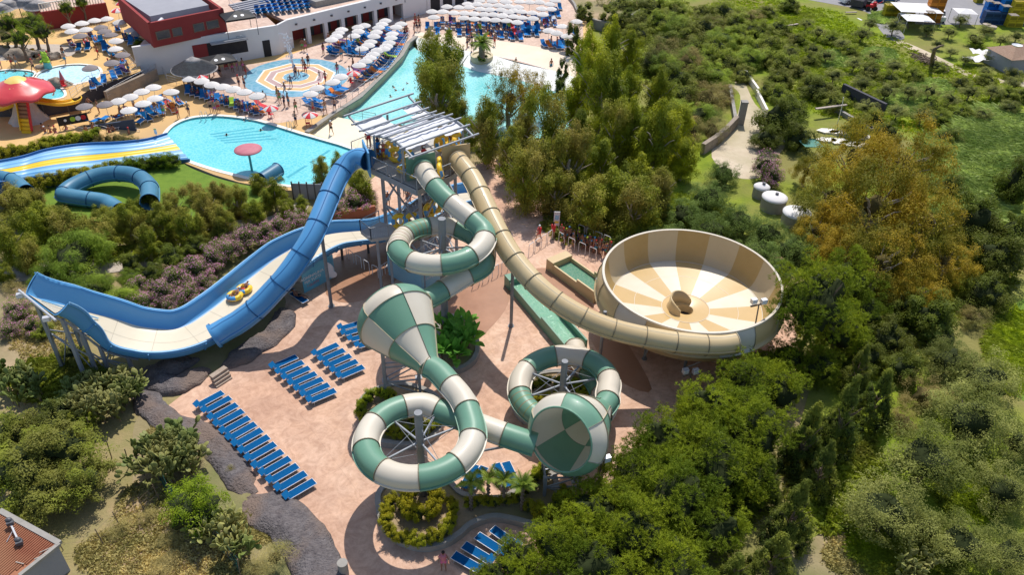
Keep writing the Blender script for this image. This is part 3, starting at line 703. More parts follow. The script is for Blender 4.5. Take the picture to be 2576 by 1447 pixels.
# lane marks on the pool floor show through the water as dark bands
lm = MB()
for a, b in [((1690,1375),(2575,1130))] if 0 else []: pass
for k in range(5):
    a, b = W(528 + k*9, 338 + k*5.2, D1-.17), W(640 + k*14, 322 + k*6.5, D1-.17); d = (b-a).normalized(); s = V3((-d.y, d.x, 0))*.13
    lm.add([a-s, b-s, b+s, a+s], [(0,1,2,3)])
for q in [((1735-1000+0,605),(540,730)),((500,760),(310,880))]:
    a, b = W(*Q6(*q[0]), D1-.17), W(*Q6(*q[1]), D1-.17); d = (b-a).normalized(); s = V3((-d.y, d.x, 0))*.16
    lm.add([a-s, b-s, b+s, a+s], [(0,1,2,3)])
mat('lane', (.05,.34,.44), (.10,.46,.54), 1.5, .2); struct('lane_marking', lm, 'lane')
sheet('concrete_apron', PZ([(1000,30),(700,150),(640,160),(500,175),(470,190),(620,300),(700,310),(835,285),(905,244),(962,189),(1010,139),(1026,106),(1046,90),(1440,190),(1470,150),(1460,-80),(1000,-80)], D1), D1 + .006, 'terrace')
# wave pool: shallow beach that slopes under the water
bu = PZ([(1044,93),(1100,105),(1174,128),(1300,150),(1400,180),(1450,195)], D1); bl = PZ([(1052,128),(1110,146),(1200,180),(1300,200),(1400,232),(1450,245)], .0)
bu2 = PZ([(1042,78),(1105,86),(1180,92),(1300,108),(1400,125),(1450,138)], D1)
mb = MB(); mb.grid([[V3((a.x,a.y,D1+.014)) for a in bu2], [V3((a.x,a.y,D1+.014)) for a in bu]]); struct('beach', mb, 'beach')
mb = MB(); mb.grid([[V3((a.x,a.y,D1+.02)) for a in bu], [V3((a.x,a.y,.06)) for a in bl]]); mat('shallow', (.78,.80,.76), (.84,.84,.80), .4, .3); struct('shallow_beach', mb, 'shallow')
wv = PZ([(842,292),(846,284),(905,246),(962,191),(1010,141),(1030,108),(1050,125),(1110,142),(1200,176),(1300,196),(1400,229),(1450,243),(1440,330),(1300,360),(1150,340),(1000,312),(882,302)], .05)
sheet('wave_pool_water', wv, .05, 'wwave')
bz = ccw(PZ([(762,341),(838,292),(882,301),(1010,318),(1040,420),(905,402),(890,380)], .55))
mb = MB(); mb.prism(bz, 0, .55); struct('beige_ramp', mb, 'beige')
kb = MB(); a = [W(*q, D1) for q in [(772,334),(838,287),(905,246),(962,191),(1010,141),(1028,108),(1048,92)]]
for p, q in zip(a, a[1:]): kb.beam(p + V3((0,0,.08)), q + V3((0,0,.08)), .55, .16)
struct('pool_kerb', kb, 'concrete')
# paddling terrace D2
d2 = ccw(PZ([(-80,262),(100,262),(165,250),(195,245),(222,227),(354,178),(347,135),(330,122),(385,118),(330,40),(250,-40),(-80,-40)], D2))
k1 = ccw(smooth_poly(PZ([(92,193),(110,178),(150,166),(200,162),(240,168),(252,180),(244,194),(210,206),(175,213),(140,208),(105,200)], D2), 3))
k2 = ccw(smooth_poly(PZ([(-40,190),(0,178),(40,176),(80,180),(84,190),(60,205),(0,215),(-40,215)], D2), 3))
k3 = ccw(smooth_poly(PZ([(95,222),(120,214),(145,217),(160,232),(155,245),(110,250),(85,240)], D2), 3))
mb = MB(); mb.poly([(p.x,p.y,D2) for p in d2], 0, [k1, k2, k3]); mb.walls(d2, D1, D2, 1)
for k in (k1,k2,k3): mb.walls(k, D2-.5, D2, 0, inward=True)
struct('paddling_terrace', mb, ['deck', 'darkwall'])
for k in (k1,k2,k3): ring('paddling_pool_coping', k, .3, D2, 'coping')
sheet('paddling_pool_water', k1, D2-.1, 'wkids'); sheet('paddling_pool_water', k2, D2-.1, 'wpool'); sheet('paddling_pool_water', k3, D2-.1, 'wpool')
sheet('grey_path', smooth_poly(PZ([(-80,118),(60,112),(160,112),(190,128),(170,142),(110,138),(40,150),(-80,150)], D2)), D2+.008, 'gravelpath')
# splash pad
sp = W(745, 193, D1); mb = MB(); n = 48
def ngon(r, n, rot, z): return [V3((sp.x + r*math.cos(rot+2*math.pi*i/n), sp.y + r*.98*math.sin(rot+2*math.pi*i/n), z)) for i in range(n)]
mb.poly(ngon(6.6, 64, 0, D1+.014), 0)
for i, (r, m_, nn) in enumerate([(5.05, 1, 8), (4.8, 2, 8), (4.0, 1, 8), (3.8, 3, 8), (3.0, 1, 8), (2.8, 2, 8), (1.75, 1, 8), (1.6, 0, 24)]): mb.poly(ngon(r, nn, R(22.5), D1+.018+.004*i), m_)
o = struct('splash_pad', mb, ['wsplash', 'coping', 'ringorange', 'ringmauve'])
# light walkway lines in the paved area
# ------------------------------------------------------------------ buildings
def wallquad(mb, a, b, z0, z1, t=.3, mi=0):
    a, b = V3((a.x,a.y,0)), V3((b.x,b.y,0)); d = (b-a).normalized(); nrm = V3((-d.y, d.x, 0)); 
    if nrm.y < 0: nrm = -nrm
    mb.prism([a, b, b + nrm*t, a + nrm*t], z0, z1, mi); return mb
A = W(*Q1(1640,742), D1); B = W(*Q2(250,542), D1); zt = ZH(*Q1(2400,618), D1, Q1(0,322)[1])
dAB = (B-A).normalized(); nAB = V3((-dAB.y, dAB.x, 0)); 
if nAB.y < 0: nAB = -nAB
# colonnade line
Cb = W(*Q2(345,487), D1); Eb = W(*Q2(1495,180), D1); Gb = W(*Q2(1712,128), D1); Xb = W(*Q2(1900,75), D1)
dCE = (Eb-Cb).normalized(); nCE = V3((-dCE.y, dCE.x, 0)); 
if nCE.y < 0: nCE = -nCE
zc_ = ZH(*Q2(1495,180), D1, Q2(0,-42)[1])
bar = empty('bar_building', (A.x, A.y, D1), 'long white rendered bar building with a serving hatch under the red block', 'building')
Abk = A - dAB*2.8       # tapered wall beside the ramp
mb = MB(); wallquad(mb, A, B, D1, zt, .4); o = mb.build('wall', 'whitewall'); local(o, bar)
mb = MB(); mb.prism([A - dAB*2.8, A, A + nAB*.4, A - dAB*2.8 + nAB*.4], D1, zt); local(mb.build('ramp_wall', 'whitewall'), bar)
mb = MB(); wallquad(mb, B, Cb, D1, zt, .3); local(mb.build('return_wall', 'whitewall'), bar)
roofp = [A + nAB*.4 - dAB*2.0, B + nAB*.4, B + nAB*20, A + nAB*22 + dAB*9]
mb = MB(); mb.prism([V3((p.x,p.y,0)) for p in roofp], zt-.5, zt-.12); local(mb.build('roof', 'terrace'), bar)
mb = MB(); 
h0 = W(*Q1(1875,560), D1) if 0 else A + dAB*((B-A).length*.27); h1 = A + dAB*((B-A).length*.72)
mb = MB(); mb.prism([h0 - nAB*.03, h1 - nAB*.03, h1 + nAB*.2, h0 + nAB*.2], D1 + 1.1, zt-.9); local(mb.build('serving_hatch', 'darkopen'), bar)
mb = MB(); mb.prism([h0 - nAB*.06, h0 + dAB*1.8 - nAB*.06, h0 + dAB*1.8, h0], D1 + 1.1, zt-.9); local(mb.build('red_panel', 'redwall'), bar)
mb = MB(); mb.prism([h0 + dAB*2.2 - nAB*1.0, h1 - nAB*1.0, h1, h0 + dAB*2.2], zt-.95, zt-.85); local(mb.build('hatch_canopy', 'steel'), bar)
d0 = B - dAB*2.3
mb = MB(); mb.prism([d0 - nAB*.04, d0 + dAB*1.0 - nAB*.04, d0 + dAB*1.0, d0], D1, D1+2.2); dr = mb.build('door', 'black'); local(dr, bar)
# red block on its roof
ra, rb_ = W(*Q1(1545,470), zt), W(*Q1(2285,310), zt); rz1 = ZH(*Q1(2285,310), zt, Q1(0,83)[1]); dr_ = (rb_-ra).normalized(); nr_ = V3((-dr_.y, dr_.x, 0))
if nr_.y < 0: nr_ = -nr_
nr_ = (nr_ + dr_*.08).normalized()
red = empty('red_building', (ra.x, ra.y, zt-.1), 'dark red flat-roofed block with a parapet and strip windows above the bar', 'building')
rl = (rb_-ra).length; dp = 13.0; fp = [ra, rb_, rb_ + nr_*dp, ra + nr_*dp]; th = .35
mb = MB()
for i in range(4):
    p, q = fp[i], fp[(i+1) % 4]; d = (q-p).normalized(); nn = V3((-d.y, d.x, 0)); mb.prism([V3((k.x,k.y,0)) for k in (p, q, q+nn*th, p+nn*th)], zt-.1, rz1)
local(mb.build('wall', 'redwall'), red)
mb = MB(); ins = [p for p in fp]; c0 = sum(ins, V3())/4; ins = [c0 + (p-c0)*.96 for p in ins]
mb.prism([V3((p.x,p.y,0)) for p in ins], rz1-1.5, rz1-1.1); local(mb.build('roof', 'roofgrey'), red)
mb = MB(); mb.prism([ra+dr_*1.2+nr_*3.2, rb_-dr_*.8+nr_*3.2, rb_-dr_*.8+nr_*12.4, ra+dr_*.6+nr_*12.4], rz1-1.09, rz1-.2); local(mb.build('upper_roof', 'roofgrey'), red)
mb = MB(); mb.cyl(ra + dr_*1.5 + nr_*1.2 + V3((0,0,rz1-zt-.6)), ra + dr_*2.2 + nr_*1.6 + V3((0,0,rz1-zt-.35)), .28); local(mb.build('vent', 'whiteplastic'), red)
for f0, f1 in ((.06,.24),(.27,.40),(.55,.70),(.73,.90)):
    a, b = ra + dr_*rl*f0, ra + dr_*rl*f1; mb = MB(); mb.prism([a - nr_*.05, b - nr_*.05, b + nr_*.05, a + nr_*.05], zt+.7, zt+1.75, 0)
    w_ = mb.build('window', 'bark'); local(w_, red); mb = MB(); a2, b2 = a + dr_*.1, b - dr_*.1; mb.prism([a2 - nr_*.07, b2 - nr_*.07, b2 - nr_*.045, a2 - nr_*.045], zt+.8, zt+1.65)
    gp = mb.build('pane', 'glass'); gp.parent = w_
# colonnade
cl = empty('colonnade_building', (Cb.x, Cb.y, D1), 'white colonnade with square columns and dark glazed bays under a roof terrace', 'building')
Cc = B + (Cb-B)*1.0; Ll = (Eb-Cc).length
ztc = zt
mb = MB(); mb.prism([Cc, Eb, Eb + nCE*.5, Cc + nCE*.5], ztc-1.6, ztc+.0); local(mb.build('fascia', 'whitewall'), cl)
mb = MB(); mb.prism([Cc + nCE*.5, Eb + nCE*.5, Eb + nCE*30, Cc + nCE*30], ztc-.55, ztc-.12); local(mb.build('roof_terrace', 'terrace'), cl)
mb = MB(); mb.prism([Cc + nCE*2.6, Eb + nCE*2.6, Eb + nCE*2.8, Cc + nCE*2.8], D1, ztc-1.0); local(mb.build('back_wall', 'redwall'), cl)
for i in range(8):
    p = Cc + dCE * (Ll * i / 7.0 - (.35 if i == 7 else 0)); mb = MB(); mb.prism([p, p + dCE*.55, p + dCE*.55 + nCE*.5, p + nCE*.5], D1, ztc-1.6); local(mb.build('column', 'whitewall'), cl)
    if 1 <= i < 7:
        mb = MB(); q = p + nCE*2.55; mb.prism([q + dCE*.9, q + dCE*(Ll/7-.2), q + dCE*(Ll/7-.2) + nCE*.04, q + dCE*.9 + nCE*.04], D1+.1, ztc-1.3); local(mb.build('window', 'glass'), cl)
for i in range(7):
    p = Cc + dCE * (Ll * (i+.45) / 7.0) - nCE*.08; mb = MB(); mb.box(p + V3((0,0,ztc-.8)) - V3((0,0,p.z)), (.3,.25,.2)); local(mb.build('wall_lamp', 'dkmetal'), cl)
ev = empty('white_hall', (Eb.x, Eb.y, D1), 'plain white end block with a small round emblem at the end of the colonnade', 'building')
mb = MB(); mb.prism([Eb + dCE*.2, Gb, Gb + nCE*28, Eb + dCE*.2 + nCE*28], D1, ztc+.0); local(mb.build('wall', 'whitewall'), ev)
em = (Eb+Gb)/2 - nCE*.04; mb = MB(); mb.lathe([(.0,0),(.55,0),(.62,.0)], (0,0,0), 16, a0=math.pi, a1=2*math.pi); mb.box((0,.1,0), (1.5,.16,.02))
e_ = mb.build('emblem', 'rust'); e_.matrix_world = Matrix.Translation(V3((em.x, em.y, D1+3.2))) @ Matrix((dCE, V3((0,0,1)), dCE.cross(V3((0,0,1))))).transposed().to_4x4(); mw = e_.matrix_world.copy(); e_.parent = ev; e_.matrix_parent_inverse = Matrix.Translation(-V3(ev.location))
rc = empty('changing_rooms', (Gb.x, Gb.y, D1), 'low white changing room block with dark doorways behind the parasol field', 'building')
H2 = W(*Q3(330,-75), D1); mb = MB(); dG = (Xb-Gb).normalized(); mb.prism([Gb + dG*.1, Xb + dG*14, Xb + dG*14 + nCE*12, Gb + dG*.1 + nCE*12], D1, D1+4.5); local(mb.build('wall', 'whitewall'), rc)
for i in range(4):
    p = Gb + dG*(.8 + 2.6*i) - nCE*.05; mb = MB(); mb.prism([p, p+dG*1.9, p+dG*1.9+nCE*.1, p+nCE*.1], D1, D1+3.0); local(mb.build('doorway', 'darkopen'), rc)
# stairs and planter on the roof terrace
st = empty('terrace_stairs', W(640,30,ztc), 'broad dark grey steps with rails on the upper terrace', 'stairs')
mb = MB(); s0 = W(*Q1(2480,150), ztc-.12); 
for i in range(7): mb.box(s0 + dCE*1.5 + nCE*(.45*i) + V3((0,0,.1+.13*i)), (5.0,.45,.16+.02), math.atan2(dCE.y,dCE.x))
local(mb.build('step', 'roofgrey'), st)
mb = MB()
for s in (-1, 1):
    a = s0 + dCE*(1.5+s*2.3) + V3((0,0,.95)); b = a + nCE*2.9 + V3((0,0,.8)); mb.cyl(a, b, .03, n=6); mb.cyl(a, a - V3((0,0,.9)), .03, n=6); mb.cyl(b, b - V3((0,0,.9)), .03, n=6)
local(mb.build('handrail', 'rail'), st)
pl = empty('roof_planter', W(*Q2(760,20), ztc), 'long concrete planter with a clipped green hedge on the upper terrace', 'planter')
mb = MB(); p0 = W(*Q2(600,75), ztc-.12); q0 = W(*Q2(1100,-30), ztc-.12); mb.prism([p0, q0, q0 + nCE*4, p0 + nCE*4], ztc-.12, ztc+.7); local(mb.build('trough', 'concrete'), pl)
# upper tiled terrace strip behind the kids area (deck with brown balustrade wall)
tw = empty('upper_terrace', W(*Q1(780,200), D2), 'raised cafe terrace with a white balustrade over a dark red retaining wall', 'terrace')
a, b = W(*Q1(470,300), D2), W(*Q1(1110,200), D2); d = (b-a).normalized(); nn = V3((-d.y,d.x,0)); nn = nn if nn.y > 0 else -nn
mb = MB(); mb.prism([a, b, b+nn*30, a+nn*30], D2, D2+2.4); local(mb.build('retaining_wall', ['redwall']), tw)
mb = MB(); mb.prism([a+nn*.3, b+nn*.3, b+nn*29.9, a+nn*29.9], D2+2.4, D2+2.42); local(mb.build('paving', ['terrace']), tw)
mb = MB(); L = (b-a).length
for i in range(int(L/.35)): p = a + d*(i*.35) + nn*.15; mb.box(p + V3((0,0,2.95)), (.09,.09,1.0))
mb.beam(a + nn*.15 + V3((0,0,3.5)), b + nn*.15 + V3((0,0,3.5)), .16, .1); local(mb.build('balustrade', 'coping'), tw)
# retaining walls, ramps and rails at the left
def rail_run(name, pts, z, h, label, posts=1.5, bars=2, m='rail', cat='railing', r=.025, vert=0):
    root = empty(name, (pts[0].x, pts[0].y, z), label, cat); P = [V3((p.x,p.y,z + (p.z if 0 else 0))) for p in pts]; mb = MB(); q = resample(P, posts)
    for p in q: mb.cyl(p, p + V3((0,0,h)), r, n=5)
    local(mb.build('posts' if 0 else 'post_frame', m), root); mb = MB()
    for k in range(bars + 1): mb.tube([p + V3((0,0,h*(1 - k/(bars+1)))) for p in P], r if k == 0 else r*.6, 5)
    if vert:
        for p in resample(P, vert): mb.cyl(p, p + V3((0,0,h)), .009, n=3, cap=False)
    local(mb.build('rail', m), root); return root
rail_run('railing', PZ([Q1(*q) for q in [(720,990),(890,850),(1385,705),(1285,590),(1250,560)]], D2), D2, 1.0, 'thin metal railing along the edge of the paddling terrace')
rail_run('railing', PZ([Q1(*q) for q in [(1375,540),(1570,720),(1590,760)]], D1), D1+.5, 1.0, 'thin metal handrail beside the ramp at the white wall')
rail_run('railing', PZ([Q1(*q) for q in [(1100,1035),(1585,765)]], D1), D1+.6, 1.0, 'metal railing on the ramp wall above the white parasols')
rail_run('railing', PZ([Q1(*q) for q in [(1620,700),(1690,830),(1870,880)]] + [Q2(*q) for q in [(-380,990)]] if 0 else [Q1(*q) for q in [(1620,700),(1690,830),(1870,880)]], D1), D1, 1.0, 'short metal railing below the thatched bar')
rail_run('railing', PZ([Q2(*q) for q in [(-10,990),(200,1020),(420,1060),(650,1110),(770,1140)]], D1), D1, .95, 'long metal railing between the striped splash pad and the pool deck')
rail_run('railing', PZ([Q2(*q) for q in [(830,1150),(1010,1200),(1200,1230)]], .1), .3, .95, 'dark wire railing at the low end of the wave pool', m='dkmetal')
rail_run('railing', PZ([Q2(*q) for q in [(845,1080),(1110,880),(1310,700),(1450,480),(1540,360)]], D1), D1, .9, 'wire guard rail along the curved wave pool wall')
rail_run('railing', PZ([Q1(*q) for q in [(690,1330),(880,1385),(1020,1345),(1150,1385),(1290,1350),(1420,1390)]], .2), .4, .9, 'white tube handrail zigzagging down the steps by the navy wall', m='whiteplastic', r=.03)
rw = MB(); a, b = W(*Q1(1095,1035), D1), W(*Q1(1600,800), D1); wallquad(rw, a, b, D1, D1+1.4, .4); o = rw.build('ramp_wall', 'boulder'); tag(o, 'sloping tan wall of the ramp behind the row of white parasols', 'wall')
nw = MB(); a, b = W(*Q1(690,1330), 0.3), W(*Q1(1400,1395), .0); c = W(*Q1(1340,1185), D1)
na, nb_ = W(*Q1(700,1335),0), W(*Q1(1390,1398),0); nw.add([na, nb_, nb_+V3((0,.25,0)), na+V3((0,.25,0)), na+V3((0,0,.5)), nb_+V3((0,0,2.3)), nb_+V3((0,.25,2.3)), na+V3((0,.25,.5))], [(0,1,5,4),(1,2,6,5),(2,3,7,6),(3,0,4,7),(4,5,6,7)]); o = nw.build('retaining_wall', 'bluewall'); tag(o, 'navy painted retaining wall behind the zigzag handrail', 'wall')
bn = empty('banner', W(*Q1(640,1290), D1), 'black banner on a frame with green, white and red discs above the navy wall', 'banner')
a, b = W(*Q1(608,1310), D1), W(*Q1(905,1255), D1); d = (b-a).normalized(); mb = MB(); mb.beam(a + V3((0,0,1.0)), b + V3((0,0,1.0)), .05, 1.0); local(mb.build('sheet', 'black'), bn)
for k, m_ in ((.25,'whiteplastic'),(.5,'lime'),(.68,'whiteplastic'),(.86,'red')):
    p = a.lerp(b, k) + V3((0,0,1.05)); nn = V3((d.y,-d.x,0)); nn = nn if nn.y < 0 else -nn; mb = MB(); mb.cyl(p + nn*.03, p + nn*.05, .28 if k > .3 else .15, n=14); local(mb.build('emblem', m_), bn)
mb = MB(); 
for p in (a, b): mb.cyl(p, p + V3((0,0,1.6)), .03, n=6)
local(mb.build('post_frame', 'dkmetal'), bn)
# big rocks in the kids area
for (x, y, s, lab) in [(50,525,1.9,'large brown boulder at the edge of the grey path'),(230,575,2.2,'long brown boulder beside the orange flowers'),(430,680,.9,'pale rounded boulder beside the green frog figure'),(600,850,1.6,'flat boulder between the two paddling pools'),(520,580,1.6,'low flat boulder under the standing bathers')]:
    p = W(*Q1(x,y), D2); mb = MB(); random.seed(int(x)); n1 = 14; rows = []
    for k in range(8):
        ph = math.pi*k/14; rows.append([V3((p.x,p.y,D2-.1)) + V3((s*math.sin(ph)*math.cos(t*2*math.pi/n1), s*.6*math.sin(ph)*math.sin(t*2*math.pi/n1), s*.5*math.cos(ph))) * 1 + V3((0,0,0)) for t in range(n1+1)])
    for r_ in rows:
        for q in range(len(r_)): v = r_[q % n1] if q == n1 else r_[q]; nz = noise.noise(V3(v)*1.3)*.35*s; c_ = V3((p.x,p.y,D2)); r_[q] = v + (v-c_).normalized()*nz
    mb.grid(rows); o = mb.build('boulder', 'boulder'); tag(o, lab, 'boulder')
# ------------------------------------------------------------------ dark rock banks on the near side of the plaza
def bank(pts, w, h, label, seed=0):
    P = resample(smooth_poly(pts, 6, closed=False), .35); rows = []
    for i, p in enumerate(P):
        d = (P[min(i+1,len(P)-1)] - P[max(i-1,0)]).normalized(); s = V3((-d.y, d.x, 0)); e = min(1, i/4, (len(P)-1-i)/4); row = []
        for j in range(13):
            a = math.pi * j / 12; q = p + s*(w*math.cos(a)*(.35+.65*e)) + V3((0,0,h*math.sin(a)**.8*e - .05))
            nz = noise.fractal(V3((q.x*.9, q.y*.9, seed)), .8, 2.1, 4); nz2 = noise.noise(V3((i*.11, j*.35, seed+5)))
            q += s*nz*.2 + V3((0,0, (nz*.5 + nz2*.35 + .12*noise.noise(V3(q)*4.0))*math.sin(a)*h)); row.append(q)
        rows.append(row)
    mb = MB(); mb.grid(rows); o = mb.build('rock_bank', 'rock'); return tag(o, label, 'rock')
bank(PZ([(345,985),(375,1020),(430,1065),(500,1095),(560,1140),(605,1205),(640,1245)]), 1.0, .42, 'long dark lava rock bank beside the long row of blue sunbeds', 1)
bank(PZ([(610,1268),(690,1295),(760,1355),(800,1440),(825,1560)]), 1.45, .6, 'massive dark lava rock bank at the near corner of the pink paving', 2)
bank(PZ([(290,985),(380,960),(440,975),(480,955),(530,930)]), 1.0, .5, 'reddish black rock bank under the low part of the blue slide', 3)
bank(PZ([(560,930),(620,890),(680,850),(715,805),(700,775)]), 1.0, .55, 'dark rock bank under the closed end of the blue flume', 4)
bank(PZ([(330,975),(420,930),(500,900)]), 1.0, .6, 'shaded dark rock bank behind the stone steps', 6)
stp = empty('stone_steps', W(545,940), 'short flight of grey stone steps beside the dark rocks', 'steps'); 
for i in range(4):
    a, b = W(*Q9(2100+14*i+15, 1205+32*i), .75-.2*i), W(*Q9(2265+16*i, 1105+32*i), .75-.2*i); mb = MB(); mb.beam(a - V3((0,0,.12)), b - V3((0,0,.12)), .42, .2); local(mb.build('step', 'stonestep'), stp)
# ================================================================== SLIDES
def frames(P):
    out = []
    for i, p in enumerate(P):
        t = (P[min(i+1, len(P)-1)] - P[max(i-1, 0)]).normalized(); s = t.cross(V3((0,0,1)))
        s = s.normalized() if s.length > .05 else V3((1,0,0)); out.append((t, s, s.cross(t)))
    return out
def tube_sections(root, P, r, seclen, cols, seam='tseam', rib=True, stripes=None, end_open=False, start=0, bands=None, top_line=False, first=None, endfl=True):
    P = resample(P, .22); per = max(2, int(round(seclen / .22))); Fm = frames(P); n = 24; k = 0; idx = start; radii = r if callable(r) else (lambda u: r)
    while k < len(P) - 1:
        e = min(len(P) - 1, k + (per if k or not first else max(2, int(first/.22))))
        if len(P) - 1 - e < per * .4: e = len(P) - 1
        mb = MB(); rows = []
        for i in range(k, e + 1):
            t, s, u = Fm[i]; rr = radii(i / (len(P)-1)); rows.append([P[i] + s*(rr*math.cos(a)) + u*(rr*math.sin(a)) for a in [2*math.pi*j/n for j in range(n+1)]])
        mb.grid(rows, 0)
        for i in ((k, e) if (endfl or e < len(P)-1) else (k,)):
            t, s, u = Fm[i]; rr = radii(i / (len(P)-1)); ring_ = []
            for (dr, dt) in ((0,-.026),(.055,-.026),(.055,.026),(0,.026)):
                ring_.append([P[i] + t*dt + s*((rr+dr)*math.cos(a)) + u*((rr+dr)*math.sin(a)) for a in [2*math.pi*j/n for j in range(n+1)]])
            mb.grid(ring_, 1, smooth=False)
        if rib:
            for sg in (-1, 1):
                R_ = []
                for i in range(k, e + 1):
                    t, s, u = Fm[i]; rr = radii(i / (len(P)-1)); c = P[i] + s*(sg*(rr*.985)) - u*.10
                    R_.append([c + u*.05, c + u*.04 + s*sg*.10, c - u*.04 + s*sg*.10, c - u*.05])
                mb.grid(R_, 0, smooth=False)
        if top_line:
            R_ = []
            for i in range(k, e + 1):
                t, s, u = Fm[i]; rr = radii(i / (len(P)-1)); c = P[i] + (u*math.cos(.25)+s*math.sin(.25)*top_line)*(rr+.012); R_.append([c - s*.035, c + s*.035])
            mb.grid(R_, 1, smooth=False)
        if bands and idx in bands:
            for i in range(k + 2, e - 1, 2):
                t, s, u = Fm[i]; rr = radii(0) + .008
                mb.grid([[P[i] + t*dt + s*(rr*math.cos(a)) + u*(rr*math.sin(a)) for a in [math.pi*2*j/n for j in range(n+1)]] for dt in (-.02,.02)], 2 if (i//2) % 2 else 3, smooth=False)
        local(mb.build('tube_section', [cols[idx % len(cols)], seam, 'rust', 'seamolive']), root)
        k = e; idx += 1
    return P
mat('seamolive', (.30,.26,.06), rough=.6)
def arc(c, r, a0, a1, z0, z1, step=20):
    n = max(2, int(abs(a1 - a0) / step)); return [V3((c[0] + r*math.cos(R(a0+(a1-a0)*i/n)), c[1] + r*math.sin(R(a0+(a1-a0)*i/n)), z0+(z1-z0)*i/n)) for i in range(n+1)]
def path(pts): return smooth_poly(pts, 8, closed=False)
PL = 10.0      # launch platform floor
def plate(root, c, d, w, h, m, name='mouth_plate'):
    d = V3(d); d.z = 0; d.normalize(); s = V3((-d.y, d.x, 0)); mb = MB(); mb.box(c, (.12, w, h), frame(d)); return local(mb.build(name, m), root)
def post(root, x, y, z0, z1, r=.16, m='mast', n=14, name='support_post'):
    mb = MB(); mb.cyl((x,y,z0), (x,y,z1), r, n=n); mb.cyl((x,y,z0), (x,y,z0+.04), r*2.0, n=n); mb.cyl((x,y,z0+.04), (x,y,z0+.25), r*1.3, n=n); return local(mb.build(name, m), root)
def funnel(root, N, A, rA, rn, lip, rmouth, cols, r0=0.0, openend=True):
    N, A = V3(N), V3(A); t = (A - N).normalized(); L = (A - N).length; s = t.cross(V3((0,0,1))).normalized(); u = s.cross(t)
    prof = [[(rn, 0), (rn*1.02, .25), ((rn+(rA-rn)*.5), L*.5)], [((rn+(rA-rn)*.5), L*.5), (rn+(rA-rn)*.77, L*.76), (rA, L)], [(rA, L), (rA*1.02, L+lip*.25), (rA*.97, L+lip*.55), (rA*.86, L+lip*.82), (rmouth, L+lip)]]
    ns = 6; per = 8
    for k, pr in enumerate(prof):
        for q in range(ns):
            mb = MB(); a0 = r0 + 2*math.pi*q/ns; rows = []; ri = []
            for (rr, x) in pr:
                rows.append([N + t*x + s*(rr*math.cos(a0+2*math.pi/ns*j/per)) + u*(rr*math.sin(a0+2*math.pi/ns*j/per)) for j in range(per+1)])
            mb.grid(rows, 0)
            # raised seam flanges on two sides of the panel
            for j in (0,):
                ctr = [N + t*x for (rr, x) in pr]; mb.grid([[rows[i][j] + (rows[i][j]-ctr[i]).normalized()*h for h in (-.02, .08)] for i in range(len(pr))], 1, smooth=False)
                tw_ = 2*math.pi/ns*.012
            e = rows[-1]; ce = N + t*pr[-1][1]; mb.grid([[p + (p-ce).normalized()*h for p in e] for h in (-.02, .08 if k < 2 else .05)], 1, smooth=False)
            local(mb.build('funnel_panel', [cols[(k+q) % 2], 'tseam']), root)
    mb = MB(); pts = [N + t*(L+lip) + s*(rmouth*math.cos(2*math.pi*j/40)) + u*(rmouth*math.sin(2*math.pi*j/40)) for j in range(40)]
    mb.tube(pts, .06, 6, closed=True); local(mb.build('mouth_rim', cols[0]), root)
    return t, s, u
def lattice(root, c, w, d, z0, z1, rz=0.0, bays=3, m='galv', r=.09):
    M = Matrix.Rotation(rz, 3, 'Z'); cs = [V3(c) + M @ V3((sx*w/2, sy*d/2, 0)) for sx, sy in ((-1,-1),(1,-1),(1,1),(-1,1))]
    for p in cs:
        mb = MB(); mb.box((p.x,p.y,(z0+z1)/2), (r*2.2, r*2.2, z1-z0), M); mb.box((p.x,p.y,z0+.03), (.5,.5,.06), M); local(mb.build('leg', m), root)
    mb = MB(); P = lambda p, z: V3((p.x,p.y,z))
    for b in range(bays):
        za, zb = z0 + .3 + (z1-z0-.4)*b/bays, z0 + .3 + (z1-z0-.4)*(b+1)/bays
        for i in range(4):
            p, q = cs[i], cs[(i+1) % 4]; mb.beam(P(p,zb), P(q,zb), r); mb.beam(*((P(p,za), P(q,zb)) if (b+i) % 2 else (P(q,za), P(p,zb))), r*.8)
    local(mb.build('bracing', m), root)
def spider(root, c, z, R_, zr, angs, r=.07):
    """steel arms and tie rods from a mast to the ring of tube around it"""
    for a in angs:
        e = V3((c[0] + R_*math.cos(R(a)), c[1] + R_*math.sin(R(a)), zr)); mb = MB(); mb.cyl((c[0], c[1], z-.5), e, r, n=8); local(mb.build('support_arm', 'galv'), root)
        mb = MB(); mb.cyl((c[0], c[1], z+.9), e + V3((0,0,.05)), .018, n=5); mb.cyl((c[0], c[1], z-1.5), e.lerp(V3((c[0],c[1],e.z)), .1), .018, n=5); local(mb.build('tie_rod', 'galv'), root)
GC = ['tcream', 'tgreen']
gs = empty('funnel_slide', (-5.1, 48.0, 0), 'green and cream tube slide with three rings and two checkered funnels', 'water slide')
U0 = V3((-5.15, 47.95, 0)); 
up_path = [W(1066,428,10.95), W(1085,458,10.75), W(1120,497,10.4), W(1160,530,10.0), W(1196,560,9.6)] + arc((-5.15,47.9), 3.12, 8, -372, 9.25, 7.55, 24) + [W(*Q10(2250,640),7.35), W(*Q10(2060,740),7.2), W(*Q10(1900,838),7.05), W(*Q10(1790,905),6.95), W(*Q10(1690,955),6.9)]
N1, A1 = W(1079,922,6.0), W(1000,808,6.9)
tube_sections(gs, path(up_path), .75, 2.2, GC, bands=(8,9))
mp = W(1062,424,10.95); plate(gs, mp + (W(1040,400,10.95)-mp).normalized()*.25, W(1110,490,10.6)-mp, 2.4, 2.1, 'tgreen')
